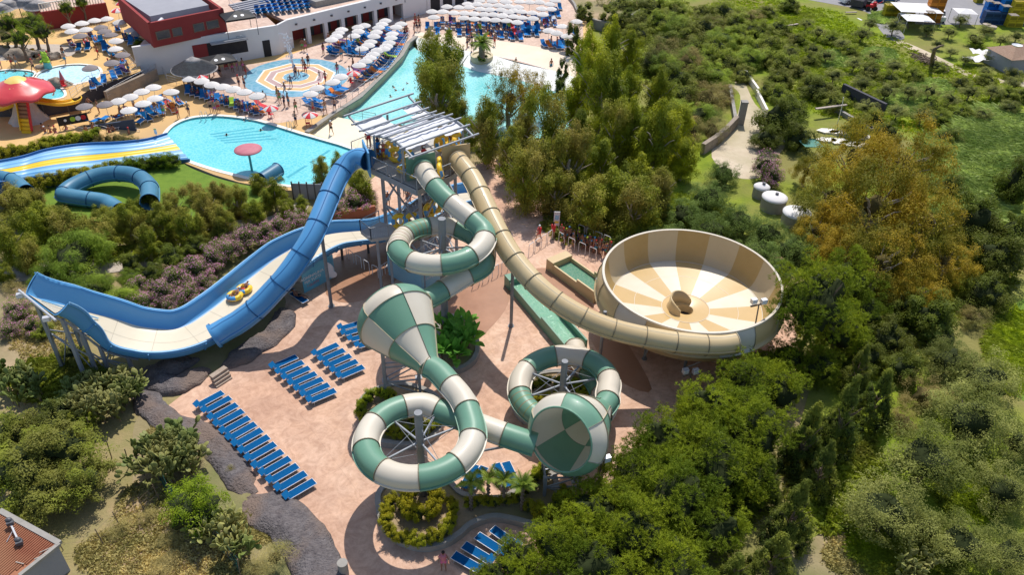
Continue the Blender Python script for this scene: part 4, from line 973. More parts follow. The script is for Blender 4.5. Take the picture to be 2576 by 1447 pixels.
mb = MB(); mb.cyl(mp, mp + (W(1085,458,10.9)-mp).normalized()*.35, .84, n=24, cap=False); local(mb.build('mouth_collar', 'tgreen'), gs)
# upper mast
post(gs, -5.1, 48.0, 0, 10.6, .28, n=20); spider(gs, (-5.1,48.0), 8.6, 2.5, 7.7, (20, 80, 140, 200, 265, 330))
funnel(gs, N1, A1, 2.62, .76, 1.5, 1.9, ['tgreen','tcream'], R(24))
r1 = [N1, W(*Q11(985,320),5.98), W(*Q11(1085,430),5.92), W(*Q11(1190,560),5.85)] + arc((-5.12,32.15), 3.12, 22, -268, 5.72, 4.85, 22) + [W(*Q11(1000,650),4.78), W(*Q11(1200,725),4.65), W(*Q11(1480,830),4.5), W(*Q11(1640,885),4.35), W(*Q11(1790,935),4.15)]
tube_sections(gs, path(r1), .75, 2.3, GC, start=1, endfl=False)
post(gs, -5.1, 32.0, 0, 7.5, .24, n=20); spider(gs, (-5.1,32.0), 5.6, 2.5, 4.9, (35, 135, 215, 310, 75))
lattice(gs, W(1012,985,0)+V3((0,.3,0)), 2.4, 2.0, 0, 4.5, R(10), 3)
N2, A2 = W(1512,1031,3.3), W(1430,1092,5.1)
funnel(gs, N2, A2, 2.5, .76, 1.1, 1.98, ['tgreen','tcream'], R(75))
r2 = [N2, W(*Q11(2400,560),3.25)] + arc((3.75,39.75), 3.05, -22, 320, 3.15, 1.75, 22) + [V3((6.65,39.1,1.6)), W(*Q11(2340,480),1.5), W(*Q11(2250,330),1.4), W(*Q11(2150,210),1.3), W(1446,872,1.2)]
tube_sections(gs, path(r2), .75, 2.4, GC, start=1, bands=(7,8), first=1.1)
post(gs, 3.65, 39.6, 0, 5.0, .22, n=18); spider(gs, (3.65,39.6), 3.4, 2.4, 2.7, (20, 60, 150, 205, 300))
lattice(gs, W(1408,1243,0)+V3((0,.3,0)), 2.1, 1.4, 0, 2.1, R(4), 2)
mb = MB(); a, b = W(*Q11(1560,945),3.6), W(*Q11(1200,1010),1.0); mb.beam(a, b, .12); local(mb.build('strut', 'galv'), gs)
# green run-out channel
def channel(root, a, b, w, h, z0, z1, m, wm, box=True, name='runout'):
    d = (b-a); d.z = 0; d.normalize(); s = V3((-d.y, d.x, 0)); L = (b-a).length
    mb = MB(); mb.prism([a + s*(w/2), b + s*(w/2), b - s*(w/2), a - s*(w/2)], 0.02, z0); o = local(mb.build(name + '_base', m), root)
    for sg in (-1, 1):
        mb = MB(); p, q = a + s*(sg*w/2), b + s*(sg*w/2); mid = p.lerp(q, .42)
        for (u_, v_, hh) in ((p, mid, h), (mid, q, h*.62)):
            mb.prism([u_ + s*.07, v_ + s*.07, v_ - s*.07, u_ - s*.07], 0.02, z0 + hh)
        local(mb.build('side_wall', m), root)
    mb = MB(); mb.prism([b + s*(w/2+.1), b + d*.9 + s*(w/2+.1), b + d*.9 - s*(w/2+.1), b - s*(w/2+.1)], .02, z0 + h*.9); local(mb.build('end_box', m), root)
    mb = MB(); n = 14; mb.grid([[a.lerp(b, i/n) + s*(w*.46*q) + V3((0,0,z0+.09-((a.lerp(b,i/n)).z))) for q in (-1,-.5,0,.5,1)] for i in range(n+1)]); local(mb.build('water', wm), root)
a = W(1450,880,.5); b = W(*Q12(160,545),.5); channel(gs, a, b, 1.75, .7, .45, .45, 'tgreenl' if 0 else 'tgreen', 'wgreen')
# ---------------- tan slide and bowl
ts = empty('bowl_slide', (13.6,49.4,0), 'tan tube slide that runs into a big tan and cream striped bowl', 'water slide')
tan = [W(1152,402,10.95), W(1166,420,10.85), W(1190,452,10.5), W(1214,500,10.0), W(1244,565,9.2), W(1278,628,8.4), W(1312,675,7.8), W(1355,722,7.2), W(1405,762,6.6), W(1470,800,6.0), W(1545,830,5.5), W(1630,850,5.0), W(1720,864,4.6), W(1800,868,4.4), W(1850,862,4.4)]
tube_sections(ts, path(tan), .75, 2.2, ['ttan'], top_line=.6)
mp = W(1150,400,10.95); plate(ts, mp + V3((-.1,.3,0)), W(1190,460,10.9)-mp, 2.3, 2.1, 'ttan')
bc = (13.62, 49.45, 0); RZ, FZ = 5.2, 2.35
sect = lambda a_, b_: (lambda i, k: (a_ if (i//6) % 2 else b_))
mb = MB(); mb.lathe([(6.62,RZ),(6.56,RZ-.5),(6.42,RZ-1.2),(6.22,RZ-1.9),(6.0,RZ-2.3),(5.77,FZ+.32)], bc, 96, sector=sect(0,1)); local(mb.build('bowl_wall', ['bowltan_shade','bowlcream_shade']), ts)
mb = MB(); mb.lathe([(5.78,FZ+.32),(4.2,FZ+.10),(1.85,FZ-.16)], bc, 96, sector=sect(0,1)); mb.lathe([(5.79,FZ+.345),(5.74,FZ+.335)], bc, 96, 2); mb.lathe([(4.02,FZ+.085),(3.99,FZ+.082)], bc, 96, 2); local(mb.build('bowl_floor', ['bowltan','bowlcream','tcream']), ts)
mb = MB(); mb.lathe([(1.86,FZ-.155),(1.2,FZ-.22),(.62,FZ-.32)], bc, 48); mb.lathe([(1.88,FZ-.13),(1.84,FZ-.13)], bc, 48, 1); local(mb.build('drain_floor', ['bowltan','tcream']), ts)
mb = MB(); mb.lathe([(.64,FZ-.30),(.55,FZ-.6),(.5,FZ-.9)], bc, 24, smooth=True); mb.lathe([(.5,FZ-.9),(.01,FZ-.9)], bc, 24, 1); local(mb.build('drain_shaft', ['ttan','black']), ts)
mb = MB(); rows = []
for i in range(25):
    a_ = R(43 + 210*i/24); e = 1 - abs(i/12 - 1)**3; h = .25 + .65*e; rows.append([V3((bc[0]+rr*math.cos(a_)-.25, bc[1]+rr*math.sin(a_)+.1, z)) for rr, z in ((1.22,FZ-.22),(1.08,FZ+.1),(1.04,FZ-.1+h),(.94,FZ-.1+h),(.88,FZ-.35))])
mb.grid(rows); 
for r_ in (rows[0], rows[-1]): mb.add(r_, [(0,1,2,3,4)])
local(mb.build('drain_hood', 'ttan'), ts)
mb = MB(); mb.lathe([(6.60,RZ),(6.60,RZ+.05),(6.78,RZ+.05),(6.80,RZ-.08)], bc, 96, smooth=False); local(mb.build('rim', 'tcream'), ts)
outp = [(6.74,RZ-.05),(7.0,RZ-.6),(7.12,RZ-1.3),(7.08,RZ-1.75),(7.26,RZ-1.80),(7.26,RZ-1.90),(7.0,RZ-1.92),(6.75,RZ-2.6),(6.2,RZ-3.1),(5.0,RZ-3.3),(.7,RZ-3.35)]
for q in range(16):
    mb = MB(); mb.lathe(outp, bc, 6, a0=2*math.pi*q/16+.15, a1=2*math.pi*(q+1)/16+.15)
    a_ = 2*math.pi*q/16+.15; mb.grid([[V3((bc[0]+(rr+h)*math.cos(a_), bc[1]+(rr+h)*math.sin(a_), z)) for h in (0,.09)] for rr, z in outp[:9]], 1, smooth=False)
    local(mb.build('shell_panel', ['ttan' if q % 3 else 'bowlgrey', 'tseam']), ts)
for q in range(10):
    a_ = 2*math.pi*q/10 + .2; post(ts, bc[0]+5.0*math.cos(a_), bc[1]+5.0*math.sin(a_), 0, 1.9, .11, name='bowl_leg')
    mb = MB(); mb.cyl((bc[0]+5.0*math.cos(a_), bc[1]+5.0*math.sin(a_), .3), (bc[0]+6.4*math.cos(a_+.15), bc[1]+6.4*math.sin(a_+.15), RZ-2.8), .06, n=8); local(mb.build('strut', 'galv'), ts)
p = W(1285.5,821,0); post(ts, p.x, p.y, 0, 7.4, .13); 
for q in [(*Q12(830,1180), 4.5)]: p = W(q[0], q[1], 0); post(ts, p.x, p.y, 0, 4.6, .13)
a = W(*Q12(860,640),.5); b = W(*Q12(520,395),.5); channel(ts, a, b, 2.0, .75, .45, .45, 'ttan', 'wdeep', name='exit_pool')
# ---------------- blue flume with the upright wall
bs = empty('blue_flume', (-25,45,0), 'blue tube slide that feeds a wide blue channel with a cream floor', 'water slide')
bt = [W(926,402,10.95), W(915,398,10.95), W(900,398,10.85), W(878,410,10.5), W(856,436,10.0), W(836,474,9.4), W(817,520,8.7), W(798,566,8.0), W(776,612,7.2), W(748,656,6.3), W(716,700,5.4), W(682,738,4.5), W(645,776,3.6), W(604,808,2.75), W(566,830,2.2), W(540,845,1.95)]
tube_sections(bs, path(bt), lambda u: .80 + .14*max(0,u-.4), 2.6, ['sblue'], seam='sblued', top_line=-.9)
mp = W(922,398,10.95); plate(bs, mp, W(880,408,10.9)-W(925,402,10.9), 2.5, 2.1, 'sblue')
p = W(834,771,0); post(bs, p.x, p.y, 0, 6.6, .14)
# channel: floor centre line and sweep
cp = [((104,764),6.9), ((178,795),5.0), ((255,828),3.2), ((340,856),1.9), ((430,862),1.3), ((500,842),1.15), ((565,800),1.2), ((625,752),1.35), ((680,705),1.6), ((730,665),1.95), ((785,630),2.2), ((840,607),2.15), ((895,598),1.9), ((950,592),1.6), ((1000,575),1.35), ((1055,548),1.2), ((1110,520),1.15), ((1165,500),1.1), ((1225,495),1.1)]
CPth = resample(path([W(*q, z) for q, z in cp]), .35); Fc_ = frames(CPth); NL = len(CPth)
def chprof(u):
    """cross section: s across, t up; narrower after the hump"""
    f = min(1, max(0, (u-.50)/.16)); hw = 2.1*(1-f) + 1.45*f; fw_ = 1.6*(1-f) + 1.1*f; e_ = max(0, 1-u/.22); hh = (1.3+.2*e_)*(1-f) + .85*f
    L_ = [(-hw-.16, hh-.06), (-hw-.16, hh), (-hw-.02, hh)]
    for j in range(7): a_ = j/6; L_.append((-hw + (hw-fw_)*(1-math.cos(a_*math.pi/2)) , hh*(1-math.sin(a_*math.pi/2))**1.0))
    for j in range(1, 5): L_.append((-fw_ + 2*fw_*j/5, 0))
    R_ = [(-x, y*.72) for x, y in L_[:10]][::-1]; return L_ + R_
rows = []; out = []
for i, p in enumerate(CPth):
    t, s, u = Fc_[i]; pr = chprof(i/(NL-1)); rows.append([p + s*x + u*y for x, y in pr]); out.append([p + s*(x*1.02 + (.05 if x > 0 else -.05)) + u*(y-.07) for x, y in pr])
npf = len(rows[0]); per = 8; k = 0
while k < NL-1:
    e = min(NL-1, k+per); 
    if NL-1-e < 4: e = NL-1
    mb = MB(); mb.grid(rows[k:e+1], mf=lambda a_, i: 1 if 9 <= i <= 13 else (2 if i in (8,14) and 0 else 0)); mb.grid(out[k:e+1], 0)
    mb.grid([[rows[i][j] + (V3((0,0,0))) for j in (0,)] + [out[i][0]] for i in range(k, e+1)], 0); 
    for sgn in (0,):
        for i in (k,):
            rr = out[i]; c_ = CPth[i] + Fc_[i][2]*.9; t = Fc_[i][0]
            mb.grid([[q + t*dt + (q-c_).normalized()*h for q in rr] for dt, h in ((-.03,0),(-.03,.09),(.03,.09),(.03,0))], 0, smooth=False)
    fj_ = [j for j in range(9, 15)]
    for i in (k,):
        t = Fc_[i][0]; uu = Fc_[i][2]*.008; mb.grid([[rows[i][j] + t*dt + uu for j in fj_] for dt in (-.018,.018)], 3, smooth=False)
    for fx in (.5,):
        mb.grid([[rows[i][11].lerp(rows[i][12], fx) + Fc_[i][1]*dx + Fc_[i][2]*.008 for dx in (-.015,.015)] for i in range(k, e+1)], 3, smooth=False)
    local(mb.build('channel_section', ['sblue','scream','slight','joint']), bs); k = e
def rim_tube(j, name='rim'):
    mb = MB(); mb.tube([r_[j] for r_ in rows], .055, 6); return local(mb.build(name, 'slight'), bs)
rim_tube(1); rim_tube(npf-2)
# end closure: the curved wall pad where the tube lets rafts out and the hooded end
e0 = V3(bt[-1]); mb = MB(); dd = (V3(bt[-1])-V3(bt[-2])).normalized(); mb.cyl(e0 - dd*.1, e0 + dd*.12, 1.0, .98, n=24, cap=False); local(mb.build('tube_collar', 'sblue'), bs)
mb = MB(); mb.cyl(W(*Q9(560,645),7.4)*1, W(*Q9(190,340),7.7), .09, n=8); local(mb.build('spray_pipe', 'rail'), bs)
mb = MB(); i0 = 2; mb.cyl(rows[i0][10]+V3((0,0,.15)), rows[i0+11][10]+V3((0,0,.15)), .05, n=6); local(mb.build('spray_bar', 'slight'), bs)
# steel frame beneath the raised end
for (i, sx) in ((2,-1),(2,1),(8,-1),(8,1),(14,-1),(14,1),(20,1),(20,-1)):
    t, s, u = Fc_[i]; p = CPth[i] + s*(sx*1.7) - u*.2; mb = MB(); mb.beam(p, (p.x, p.y, 0), .22); local(mb.build('leg', 'galv'), bs)
mb = MB()
for sx in (-1, 1):
    P_ = [CPth[i] + Fc_[i][1]*(sx*1.7) - Fc_[i][2]*.25 for i in range(0, 24, 2)]
    for a_, b_ in zip(P_, P_[1:]): mb.beam(a_, b_, .14)
for i0, i1 in ((2,8),(8,14),(14,20)):
    for sx in (-1, 1):
        a_, b_ = [CPth[i] + Fc_[i][1]*(sx*1.7) for i in (i0, i1)]; mb.beam(V3((a_.x,a_.y,a_.z*.55)), V3((b_.x,b_.y,b_.z*.45)), .09); mb.beam(V3((a_.x,a_.y,a_.z*.5)), V3((b_.x,b_.y,.2)), .07)
for i in (2,8,14):
    t, s, u = Fc_[i]; a_, b_ = CPth[i]+s*1.7, CPth[i]-s*1.7; mb.beam(V3((a_.x,a_.y,a_.z*.9)), V3((b_.x,b_.y,.2)), .07); mb.beam(V3((a_.x,a_.y,a_.z*.5)), V3((b_.x,b_.y,b_.z*.5)), .09)
local(mb.build('bracing', 'galv'), bs)
for i in range(int(NL*.5), NL, 7):
    t, s, u = Fc_[i]; p = CPth[i]; mb = MB(); mb.cyl((p.x, p.y, 0), (p.x, p.y, p.z-.05), .11, n=10); local(mb.build('support_post', 'dkmetal'), bs)
for k_, (x, y) in enumerate([(400,270),(300,320),(190,375)]):
    q = W(*Q10(x, y), 2.6); mb = MB(); random.seed(k_)
    for j in range(26): c_ = q + V3((.10*j*.2+random.gauss(0,.05), -.07*j*.4*.5+random.gauss(0,.05), .35*math.sin(j*.12)+random.gauss(0,.04)-.2)); mb.ell(c_, (.035,.035,.05), 5, 3)
    local(mb.build('water_jet', 'spray'), bs)
# floor light
# two lamps on the raised end
for x, y in ((205,390),(470,625)):
    q = W(*Q9(x,y), 7.3); mb = MB(); mb.box(q, (.45,.3,.3), .4); mb.box(q - V3((0,.16,0)), (.38,.02,.24), .4, 1); local(mb.build('flood_lamp', ['rail','whiteplastic']), bs)
# ---------------- launch tower
tw = empty('launch_tower', (-9,56,0), 'tall galvanised steel launch tower with white shade sails over its top deck', 'tower')
fl = [W(886,386,PL), W(937,424,PL), W(1049,478,PL), W(1134,441,PL), W(1180,403,PL)]
back = [fl[4] + V3((-3.4,6.0,0)), fl[0] + V3((2.6,3.0,0))]
poly = [fl[0], fl[1], fl[2], fl[3], fl[4]] + back
mb = MB(); mb.prism([V3((p.x,p.y,0)) for p in poly], PL-.35, PL); local(mb.build('deck', 'deckplate'), tw)
mb = MB(); pc = ccw(poly)
for i in range(len(pc)): mb.beam(pc[i] - V3((0,0,.25)), pc[(i+1) % len(pc)] - V3((0,0,.25)), .14, .5)
local(mb.build('edge_beam', 'galv'), tw)
def rpanel(a, b, h=1.05, name='railing'):
    mb = MB(); n = max(1, int((b-a).length/1.4))
    for i in range(n+1): p = a.lerp(b, i/n); mb.box(p + V3((0,0,h/2)), (.06,.06,h))
    mb.beam(a + V3((0,0,h)), b + V3((0,0,h)), .05); mb.beam(a + V3((0,0,.12)), b + V3((0,0,.12)), .04); m_ = int((b-a).length/.13)
    for i in range(m_): p = a.lerp(b, (i+.5)/m_); mb.cyl(p + V3((0,0,.12)), p + V3((0,0,h)), .010, n=3, cap=False)
    return local(mb.build(name, 'galv'), tw)
rpanel(back[1], fl[0]); rpanel(fl[1] , fl[2]); rpanel(fl[3].lerp(fl[2], .5), fl[3]); rpanel(fl[3].lerp(fl[4],.7), fl[4]); rpanel(fl[4], back[0]); rpanel(back[0], back[1])
for (p, zz) in ((fl[1] + V3((.6,.7,0)), 0), (fl[2] + V3((.1,.6,0)), 0), (fl[3] + V3((-.5,.6,0)), 0), (fl[4] + V3((-1.2,.5,0)), 0), (back[0] + V3((-.6,-.6,0)), 0), (back[1] + V3((.6,-.6,0)), 0)):
    mb = MB(); mb.box((p.x, p.y, PL/2-.15), (.26,.26,PL-.3)); mb.box((p.x,p.y,.05), (.6,.6,.1)); local(mb.build('column', 'galv'), tw)
cols_ = [fl[1] + V3((.6,.7,0)), fl[2] + V3((.1,.6,0)), fl[3] + V3((-.5,.6,0)), fl[4] + V3((-1.2,.5,0)), back[0] + V3((-.6,-.6,0)), back[1] + V3((.6,-.6,0))]
mb = MB(); P_ = lambda p, z: V3((p.x,p.y,z))
for i in range(6):
    a_, b_ = cols_[i], cols_[(i+1) % 6]
    for z in (3.1, 6.3, 9.3): mb.beam(P_(a_,z), P_(b_,z), .14)
    for z0, z1 in ((0.2,3.1),(3.1,6.3),(6.3,9.3)): mb.beam(P_(a_,z0 if i % 2 else z1), P_(b_,z1 if i % 2 else z0), .11)
local(mb.build('bracing', 'galv'), tw)
# stair flights and landings inside the tower
for k in range(4):
    z0 = 2.4*k + .2; a_ = P_(cols_[0].lerp(cols_[3], .25 + .0*k), z0); b_ = P_(cols_[0].lerp(cols_[3], .8), z0+2.4); 
    if k % 2: a_, b_ = P_(b_, z0), P_(a_, z0+2.4)
    off = V3((0, 1.6 if k % 2 else 0, 0)); mb = MB(); d = (b_-a_); d.z = 0; d.normalize()
    for i in range(12): mb.box(a_.lerp(b_, (i+.5)/12) + off, (.3,1.2,.05), math.atan2(d.y,d.x))
    s_ = V3((-d.y,d.x,0))
    for sg in (-1,1): mb.beam(a_+off+s_*sg*.6, b_+off+s_*sg*.6, .08, .22); mb.beam(a_+off+s_*sg*.6+V3((0,0,1)), b_+off+s_*sg*.6+V3((0,0,1)), .04)
    local(mb.build('stair_flight', 'galv'), tw)
ba = [W(*Q10(1045,262),5.6), W(*Q10(1150,345),5.6), W(*Q10(1330,318),5.6), W(*Q10(1420,210),5.6), W(*Q10(1235,165),5.6)]
mb = MB(); mb.prism([V3((p.x,p.y,0)) for p in ba], 5.35, 5.6); local(mb.build('balcony', 'deckplate'), tw)
for a_, b_ in ((ba[4],ba[0]),(ba[0],ba[1]),(ba[1],ba[2])): rpanel(a_, b_)
for p in (ba[1]+V3((.4,.4,0)), ba[2]): mb = MB(); mb.box((p.x,p.y,2.7), (.2,.2,5.4)); local(mb.build('column', 'galv'), tw)
# roof: nine pipes on a wave, two side pipes, loose sails
zr0 = PL + 2.75; Lq = [(875,265),(950,355),(1030,430),(1110,468),(1190,478),(1265,490),(1350,530),(1440,598),(1525,690)]; Rq = [(1575,35),(1645,125),(1725,190),(1805,230),(1885,235),(1970,245),(2055,285),(2145,350),(2230,440)]
pL0, pL8, pR0, pR8 = W(*Q6(*Lq[0]),zr0), W(*Q6(*Lq[8]),zr0), W(*Q6(*Rq[0]),zr0), W(*Q6(*Rq[8]),zr0)
wave = lambda t: -math.sin(2*math.pi*t)*.44
LP_ = [pL0.lerp(pL8, i/8) + V3((0,0,wave(i/8))) for i in range(9)]; RP_ = [pR0.lerp(pR8, i/8) + V3((0,0,wave(i/8))) for i in range(9)]
for i in range(9): mb = MB(); mb.cyl(LP_[i], RP_[i], .085, n=10); local(mb.build('roof_pipe', 'galv'), tw)
for f in (.07, .93):
    mb = MB(); mb.tube([pL0.lerp(pL8, t/16).lerp(pR0.lerp(pR8, t/16), f) + V3((0,0,wave(t/16)-.16)) for t in range(17)], .10, 10); local(mb.build('roof_beam', 'galv'), tw)
def rp(t, f, dz=.1): return pL0.lerp(pL8, t).lerp(pR0.lerp(pR8, t), f) + V3((0,0,wave(t)+dz))
for k_, (t0, t1, f0, f1) in enumerate([(.12,.42,.04,.42),(.12,.25,.72,.93),(.26,.39,.70,.94),(.41,.52,.46,.76),(.43,.59,.08,.48),(.50,.73,.64,.95),(.53,.83,.38,.66),(.60,.88,.05,.42),(.73,.88,.64,.94)]):
    mb = MB(); rws = []
    for i in range(13):
        t = t0 + (t1-t0)*i/12; rws.append([rp(t, f0+(f1-f0)*j/8, -.11 - .02*k_ - .05*abs(math.sin(t*8*math.pi))*math.sin(math.pi*j/8) + .03*math.sin(j*1.7+k_)) for j in range(9)])
    mb.grid(rws); local(mb.build('shade_sail', 'sailcloth'), tw)
for t_, f_ in ((.40,.07),(.84,.07),(.84,.93),(.45,.93),(.12,.5)):
    p = rp(t_, f_, -.2); mb = MB(); mb.box((p.x, p.y, (PL+p.z)/2), (.17,.17,p.z-PL)); local(mb.build('roof_post', 'galv'), tw)
# printed hoarding around the tower base and under the blue tube
def hoarding(pts, z1, label, words):
    root = empty('billboard', (pts[0].x,pts[0].y,0), label, 'billboard'); mb = MB()
    for a_, b_ in zip(pts, pts[1:]): mb.beam(V3((a_.x,a_.y,z1/2)), V3((b_.x,b_.y,z1/2)), .06, z1)
    local(mb.build('panel', 'bill'), root)
    for (a_, b_, f, z, size, txt, m_) in words:
        d = (b_-a_).normalized(); n_ = V3((d.y,-d.x,0)); n_ = n_ if n_.y < 0 else -n_; 
        if d.cross(V3((0,0,1))).dot(n_) < 0: d = -d; 
        cu = bpy.data.curves.new('t', 'FONT'); cu.body = txt; cu.size = size; cu.extrude = .01; cu.align_x = 'CENTER'; to = bpy.data.objects.new('t', cu); col.objects.link(to)
        me = bpy.data.meshes.new_from_object(to.evaluated_get(bpy.context.evaluated_depsgraph_get())); bpy.data.objects.remove(to); me.materials.clear(); me.materials.append(MAT[m_])
        o = bpy.data.objects.new('lettering', me); col.objects.link(o); p = a_.lerp(b_, f); M = Matrix((d, V3((0,0,1)), d.cross(V3((0,0,1))))).transposed().to_4x4()
        M.translation = V3((p.x,p.y,z)) + n_*.05; o.data.transform(M); local(o, root)
    return root
mat('bill', (.05,.32,.50), (.20,.50,.62), .7, .5, c3=(.45,.62,.66))
a_, b_ = W(*Q10(480,885),0), W(*Q10(790,720),0)
hb_ = hoarding([a_, b_], 2.35, 'turquoise printed billboard with white lettering under the blue tube', [(a_, b_, .30, 1.25, .38, 'ADRENALINA', 'whiteplastic'), (a_, b_, .30, .85, .36, 'PER TUTTI', 'whiteplastic'), (a_, b_, .30, .42, .34, 'I GUSTI!', 'pink')])
mb = MB(); p = a_.lerp(b_, .75); mb.ell(p + V3((0,-.05,1.25)), (.7,.03,.75), 12, 8); mb.ell(p + V3((.4,-.06,.75)), (.5,.03,.4), 12, 8); local(mb.build('printed_splash', 'whiteplastic'), hb_)
t0_, t1_, t2_ = W(*Q10(1325,695),0), W(*Q10(1700,905),0), W(*Q10(1850,845),0)
hb2 = hoarding([W(*Q10(1330,700),0), W(*Q10(1660,880),0), W(*Q10(1850,790),0)], 2.6, 'turquoise printed hoarding round the foot of the steel tower', [(W(*Q10(1660,880),0), W(*Q10(1850,790),0), .5, 1.1, .34, 'TAPPETO', 'whiteplastic')])
# ---------------- inflatable rafts
def raft_meshes():
    m = MB()
    for cx in (-.52, .52):
        rows = []
        for i in range(29):
            a = 2*math.pi*i/28; rows.append([V3((cx + (.46 + .21*math.cos(b))*math.cos(a), (.46 + .21*math.cos(b))*math.sin(a), .21 + .21*math.sin(b))) for b in [2*math.pi*j/12 for j in range(13)]])
        m.grid(rows, mf=lambda k, i: 1 if (k//4) % 3 == 0 and i in (0,1,2,3) else 0)
    o = m.build('raft', ['mushyelb','sblue']); r = o.data; bpy.data.objects.remove(o)
    h = MB()
    for cx in (-.52,.52):
        for s in (-1,1): h.tube([V3((cx-.12, s*.60, .40)), V3((cx-.05, s*.63, .47)), V3((cx+.05, s*.63, .47)), V3((cx+.12, s*.60, .40))], .016, 5)
    o = h.build('handle', 'black'); hm = o.data; bpy.data.objects.remove(o); return r, hm
mat('mushyelb', (.85,.50,.02), (.90,.58,.04), 2, .35, coat=.3)
RF = raft_meshes()
def raft(p, rot, label):
    o = bpy.data.objects.new('raft', RF[0]); col.objects.link(o); o.location = p; o.rotation_euler = rot; h = bpy.data.objects.new('handle', RF[1]); col.objects.link(h); h.parent = o
    return tag(o, label, 'raft', 'yellow two-seat rafts')
bestd = min(range(NL), key=lambda i: (proj(CPth[i])[0]-612)**2 + (proj(CPth[i])[1]-735)**2)
fp_ = W(601,742,CPth[bestd].z+.05); t_ = Fc_[bestd][0]; ang = math.atan2(-t_.y, -t_.x)
q = W(604,742,CPth[bestd].z); raft(q + V3((0,0,.04)), (R(3), 0, ang), 'yellow raft with two riders sliding along the cream channel floor')
for sx, lab, sk, hr, su in ((-.50,'rider in the front seat of the raft on the cream channel floor',1,2,1),(.50,'rider in the rear seat of the raft on the cream channel floor',0,2,3)):
    d = V3((math.cos(ang), math.sin(ang), 0)); pp = q + d*sx*1.0
    person(pp.x, pp.y, q.z+.12, ang + math.pi/2 , 'ride', lab, 604, 742, 'raft riders', sk, hr, su, .95)
for (x, y, z, rot, lab) in [(*Q16(760,940), PL+.7, (R(80),0,R(60)), 'yellow and blue raft standing on edge under the shade sail'), (*Q16(940,1090), PL+.65, (R(78),0,R(-15)), 'yellow and blue raft tilted up in the middle of the launch deck'), (*Q16(560,1100), PL+.1, (0,0,R(20)), 'yellow raft lying at the blue flume mouth'), (*Q16(1530,1310), PL+.7, (R(80),0,R(95)), 'yellow raft upright behind the gate between the green and tan mouths'), (*Q16(1060,1400), PL+.15, (0,0,R(-40)), 'yellow and blue raft with a rider at the green mouth'), (*Q16(1780,940), PL+.7, (R(70),0,R(80)), 'yellow raft leaning at the right rail of the launch deck'), (*Q16(1560,860), PL+.7, (R(75),0,R(70)), 'yellow raft carried at the back of the launch deck'), (*Q16(1720,740), PL+2.0, (R(8),0,R(10)), 'yellow raft held overhead by a climber'), (*Q6(1500,1310), 6.3, (R(70),0,R(10)), 'blue and yellow raft hung on the lower stair landing'), (*Q6(1750,1190), 6.3, (R(70),0,R(60)), 'yellow raft carried up the tower stairs'), (*Q6(1710,1270), 5.6, (R(80),0,R(100)), 'plain yellow raft upright beside the tower stairs')]:
    raft(W(x, y, z), rot, lab)
mkcrowns()
# ================================================================== OTHER RIDES AND PROPS
# multi-lane mat racer
rc_ = empty('mat_racer', W(300,385), 'wavy blue, white and yellow lane slide that ends in the round pool', 'water slide')
top = [(-40,410),(0,405),(60,393),(110,378),(170,367),(230,361),(300,358),(370,350),(420,336)]; bot = [(-40,463),(10,458),(60,450),(110,444),(170,437),(230,432),(300,420),(370,410),(478,402)]
zs = [2.6,2.4,1.9,1.9,1.75,1.5,1.45,1.2,.95]
A_ = smooth_poly([W(*q, z+.25) for q, z in zip(top, zs)], 5, closed=False); B_ = smooth_poly([W(*q, z+.25) for q, z in zip(bot, zs)], 5, closed=False)
lanes = [('sblue',.0,.10),('slight',.10,.20),('sblue',.20,.25),('slight',.25,.36),('sblue',.36,.41),('syellow',.41,.515),('syellow',.515,.62),('sblue',.62,.67),('slight',.67,.78),('sblue',.78,.83),('slight',.83,.91),('sblue',.91,1.0)]
for m_, f0, f1 in lanes:
    mb = MB(); rows_ = []
    for a, b in zip(A_, B_):
        r_ = []
        for j in range(7): f = f0 + (f1-f0)*j/6; p = a.lerp(b, f); p.z = (a.z+(b.z-a.z)*f) - (.16*math.sin(math.pi*j/6) if (f1-f0) > .07 else -.06*math.sin(math.pi*j/6)); r_.append(p)
        rows_.append(r_)
    mb.grid(rows_); local(mb.build('lane', m_), rc_)
mb = MB()
for P_, sg in ((A_, 1), (B_, -1)): mb.tube([p + V3((0,0,.05)) for p in P_], .09, 6); mb.grid([[p + V3((0,0,.05)), V3((p.x,p.y,0))] for p in P_])
local(mb.build('edge_wall', 'sblued'), rc_)
# old blue tube loop on the lawn
lp = empty('tube_loop', W(270,480), 'weathered dark blue tube slide that bends in a loop on the lawn', 'water slide')
LQ = [(-60,462,2.3),(0,455,2.2),(40,462,2.1),(95,470,2.0)]
lpts = [W(*Q5(-150,480),2.6), W(*Q5(20,500),2.5), W(*Q5(150,540),2.4), W(*Q5(260,640),2.3)]
tube_sections(lp, path(lpts), .72, 2.6, ['oldblue'], seam='sblued')
lpts = [W(*Q5(1500,740),2.9), W(*Q5(1500,600),2.75), W(*Q5(1440,520),2.65), W(*Q5(1330,470),2.5), W(*Q5(1150,455),2.35), W(*Q5(980,480),2.2), W(*Q5(830,535),2.05), W(*Q5(700,605),1.9), W(*Q5(640,670),1.8), W(*Q5(720,690),1.7), W(*Q5(880,715),1.55), W(*Q5(1060,745),1.4), W(*Q5(1200,830),1.3)]
tube_sections(lp, path(lpts), .78, 2.8, ['oldblue'], seam='sblued')
te = empty('tube_outlet', W(690,440), 'open end of an old blue tube slide at the round pool edge', 'water slide')
tube_sections(te, path([W(*Q6(60,900),1.4), W(*Q6(140,850),1.5), W(*Q6(215,800),1.55)]), .72, 2.6, ['oldblue'], seam='sblued')
for x, y in ((1160,540),(820,600),(1430,600),(700,720)): p = W(*Q5(x,y),0); post(lp, p.x, p.y, 0, 1.5, .1)
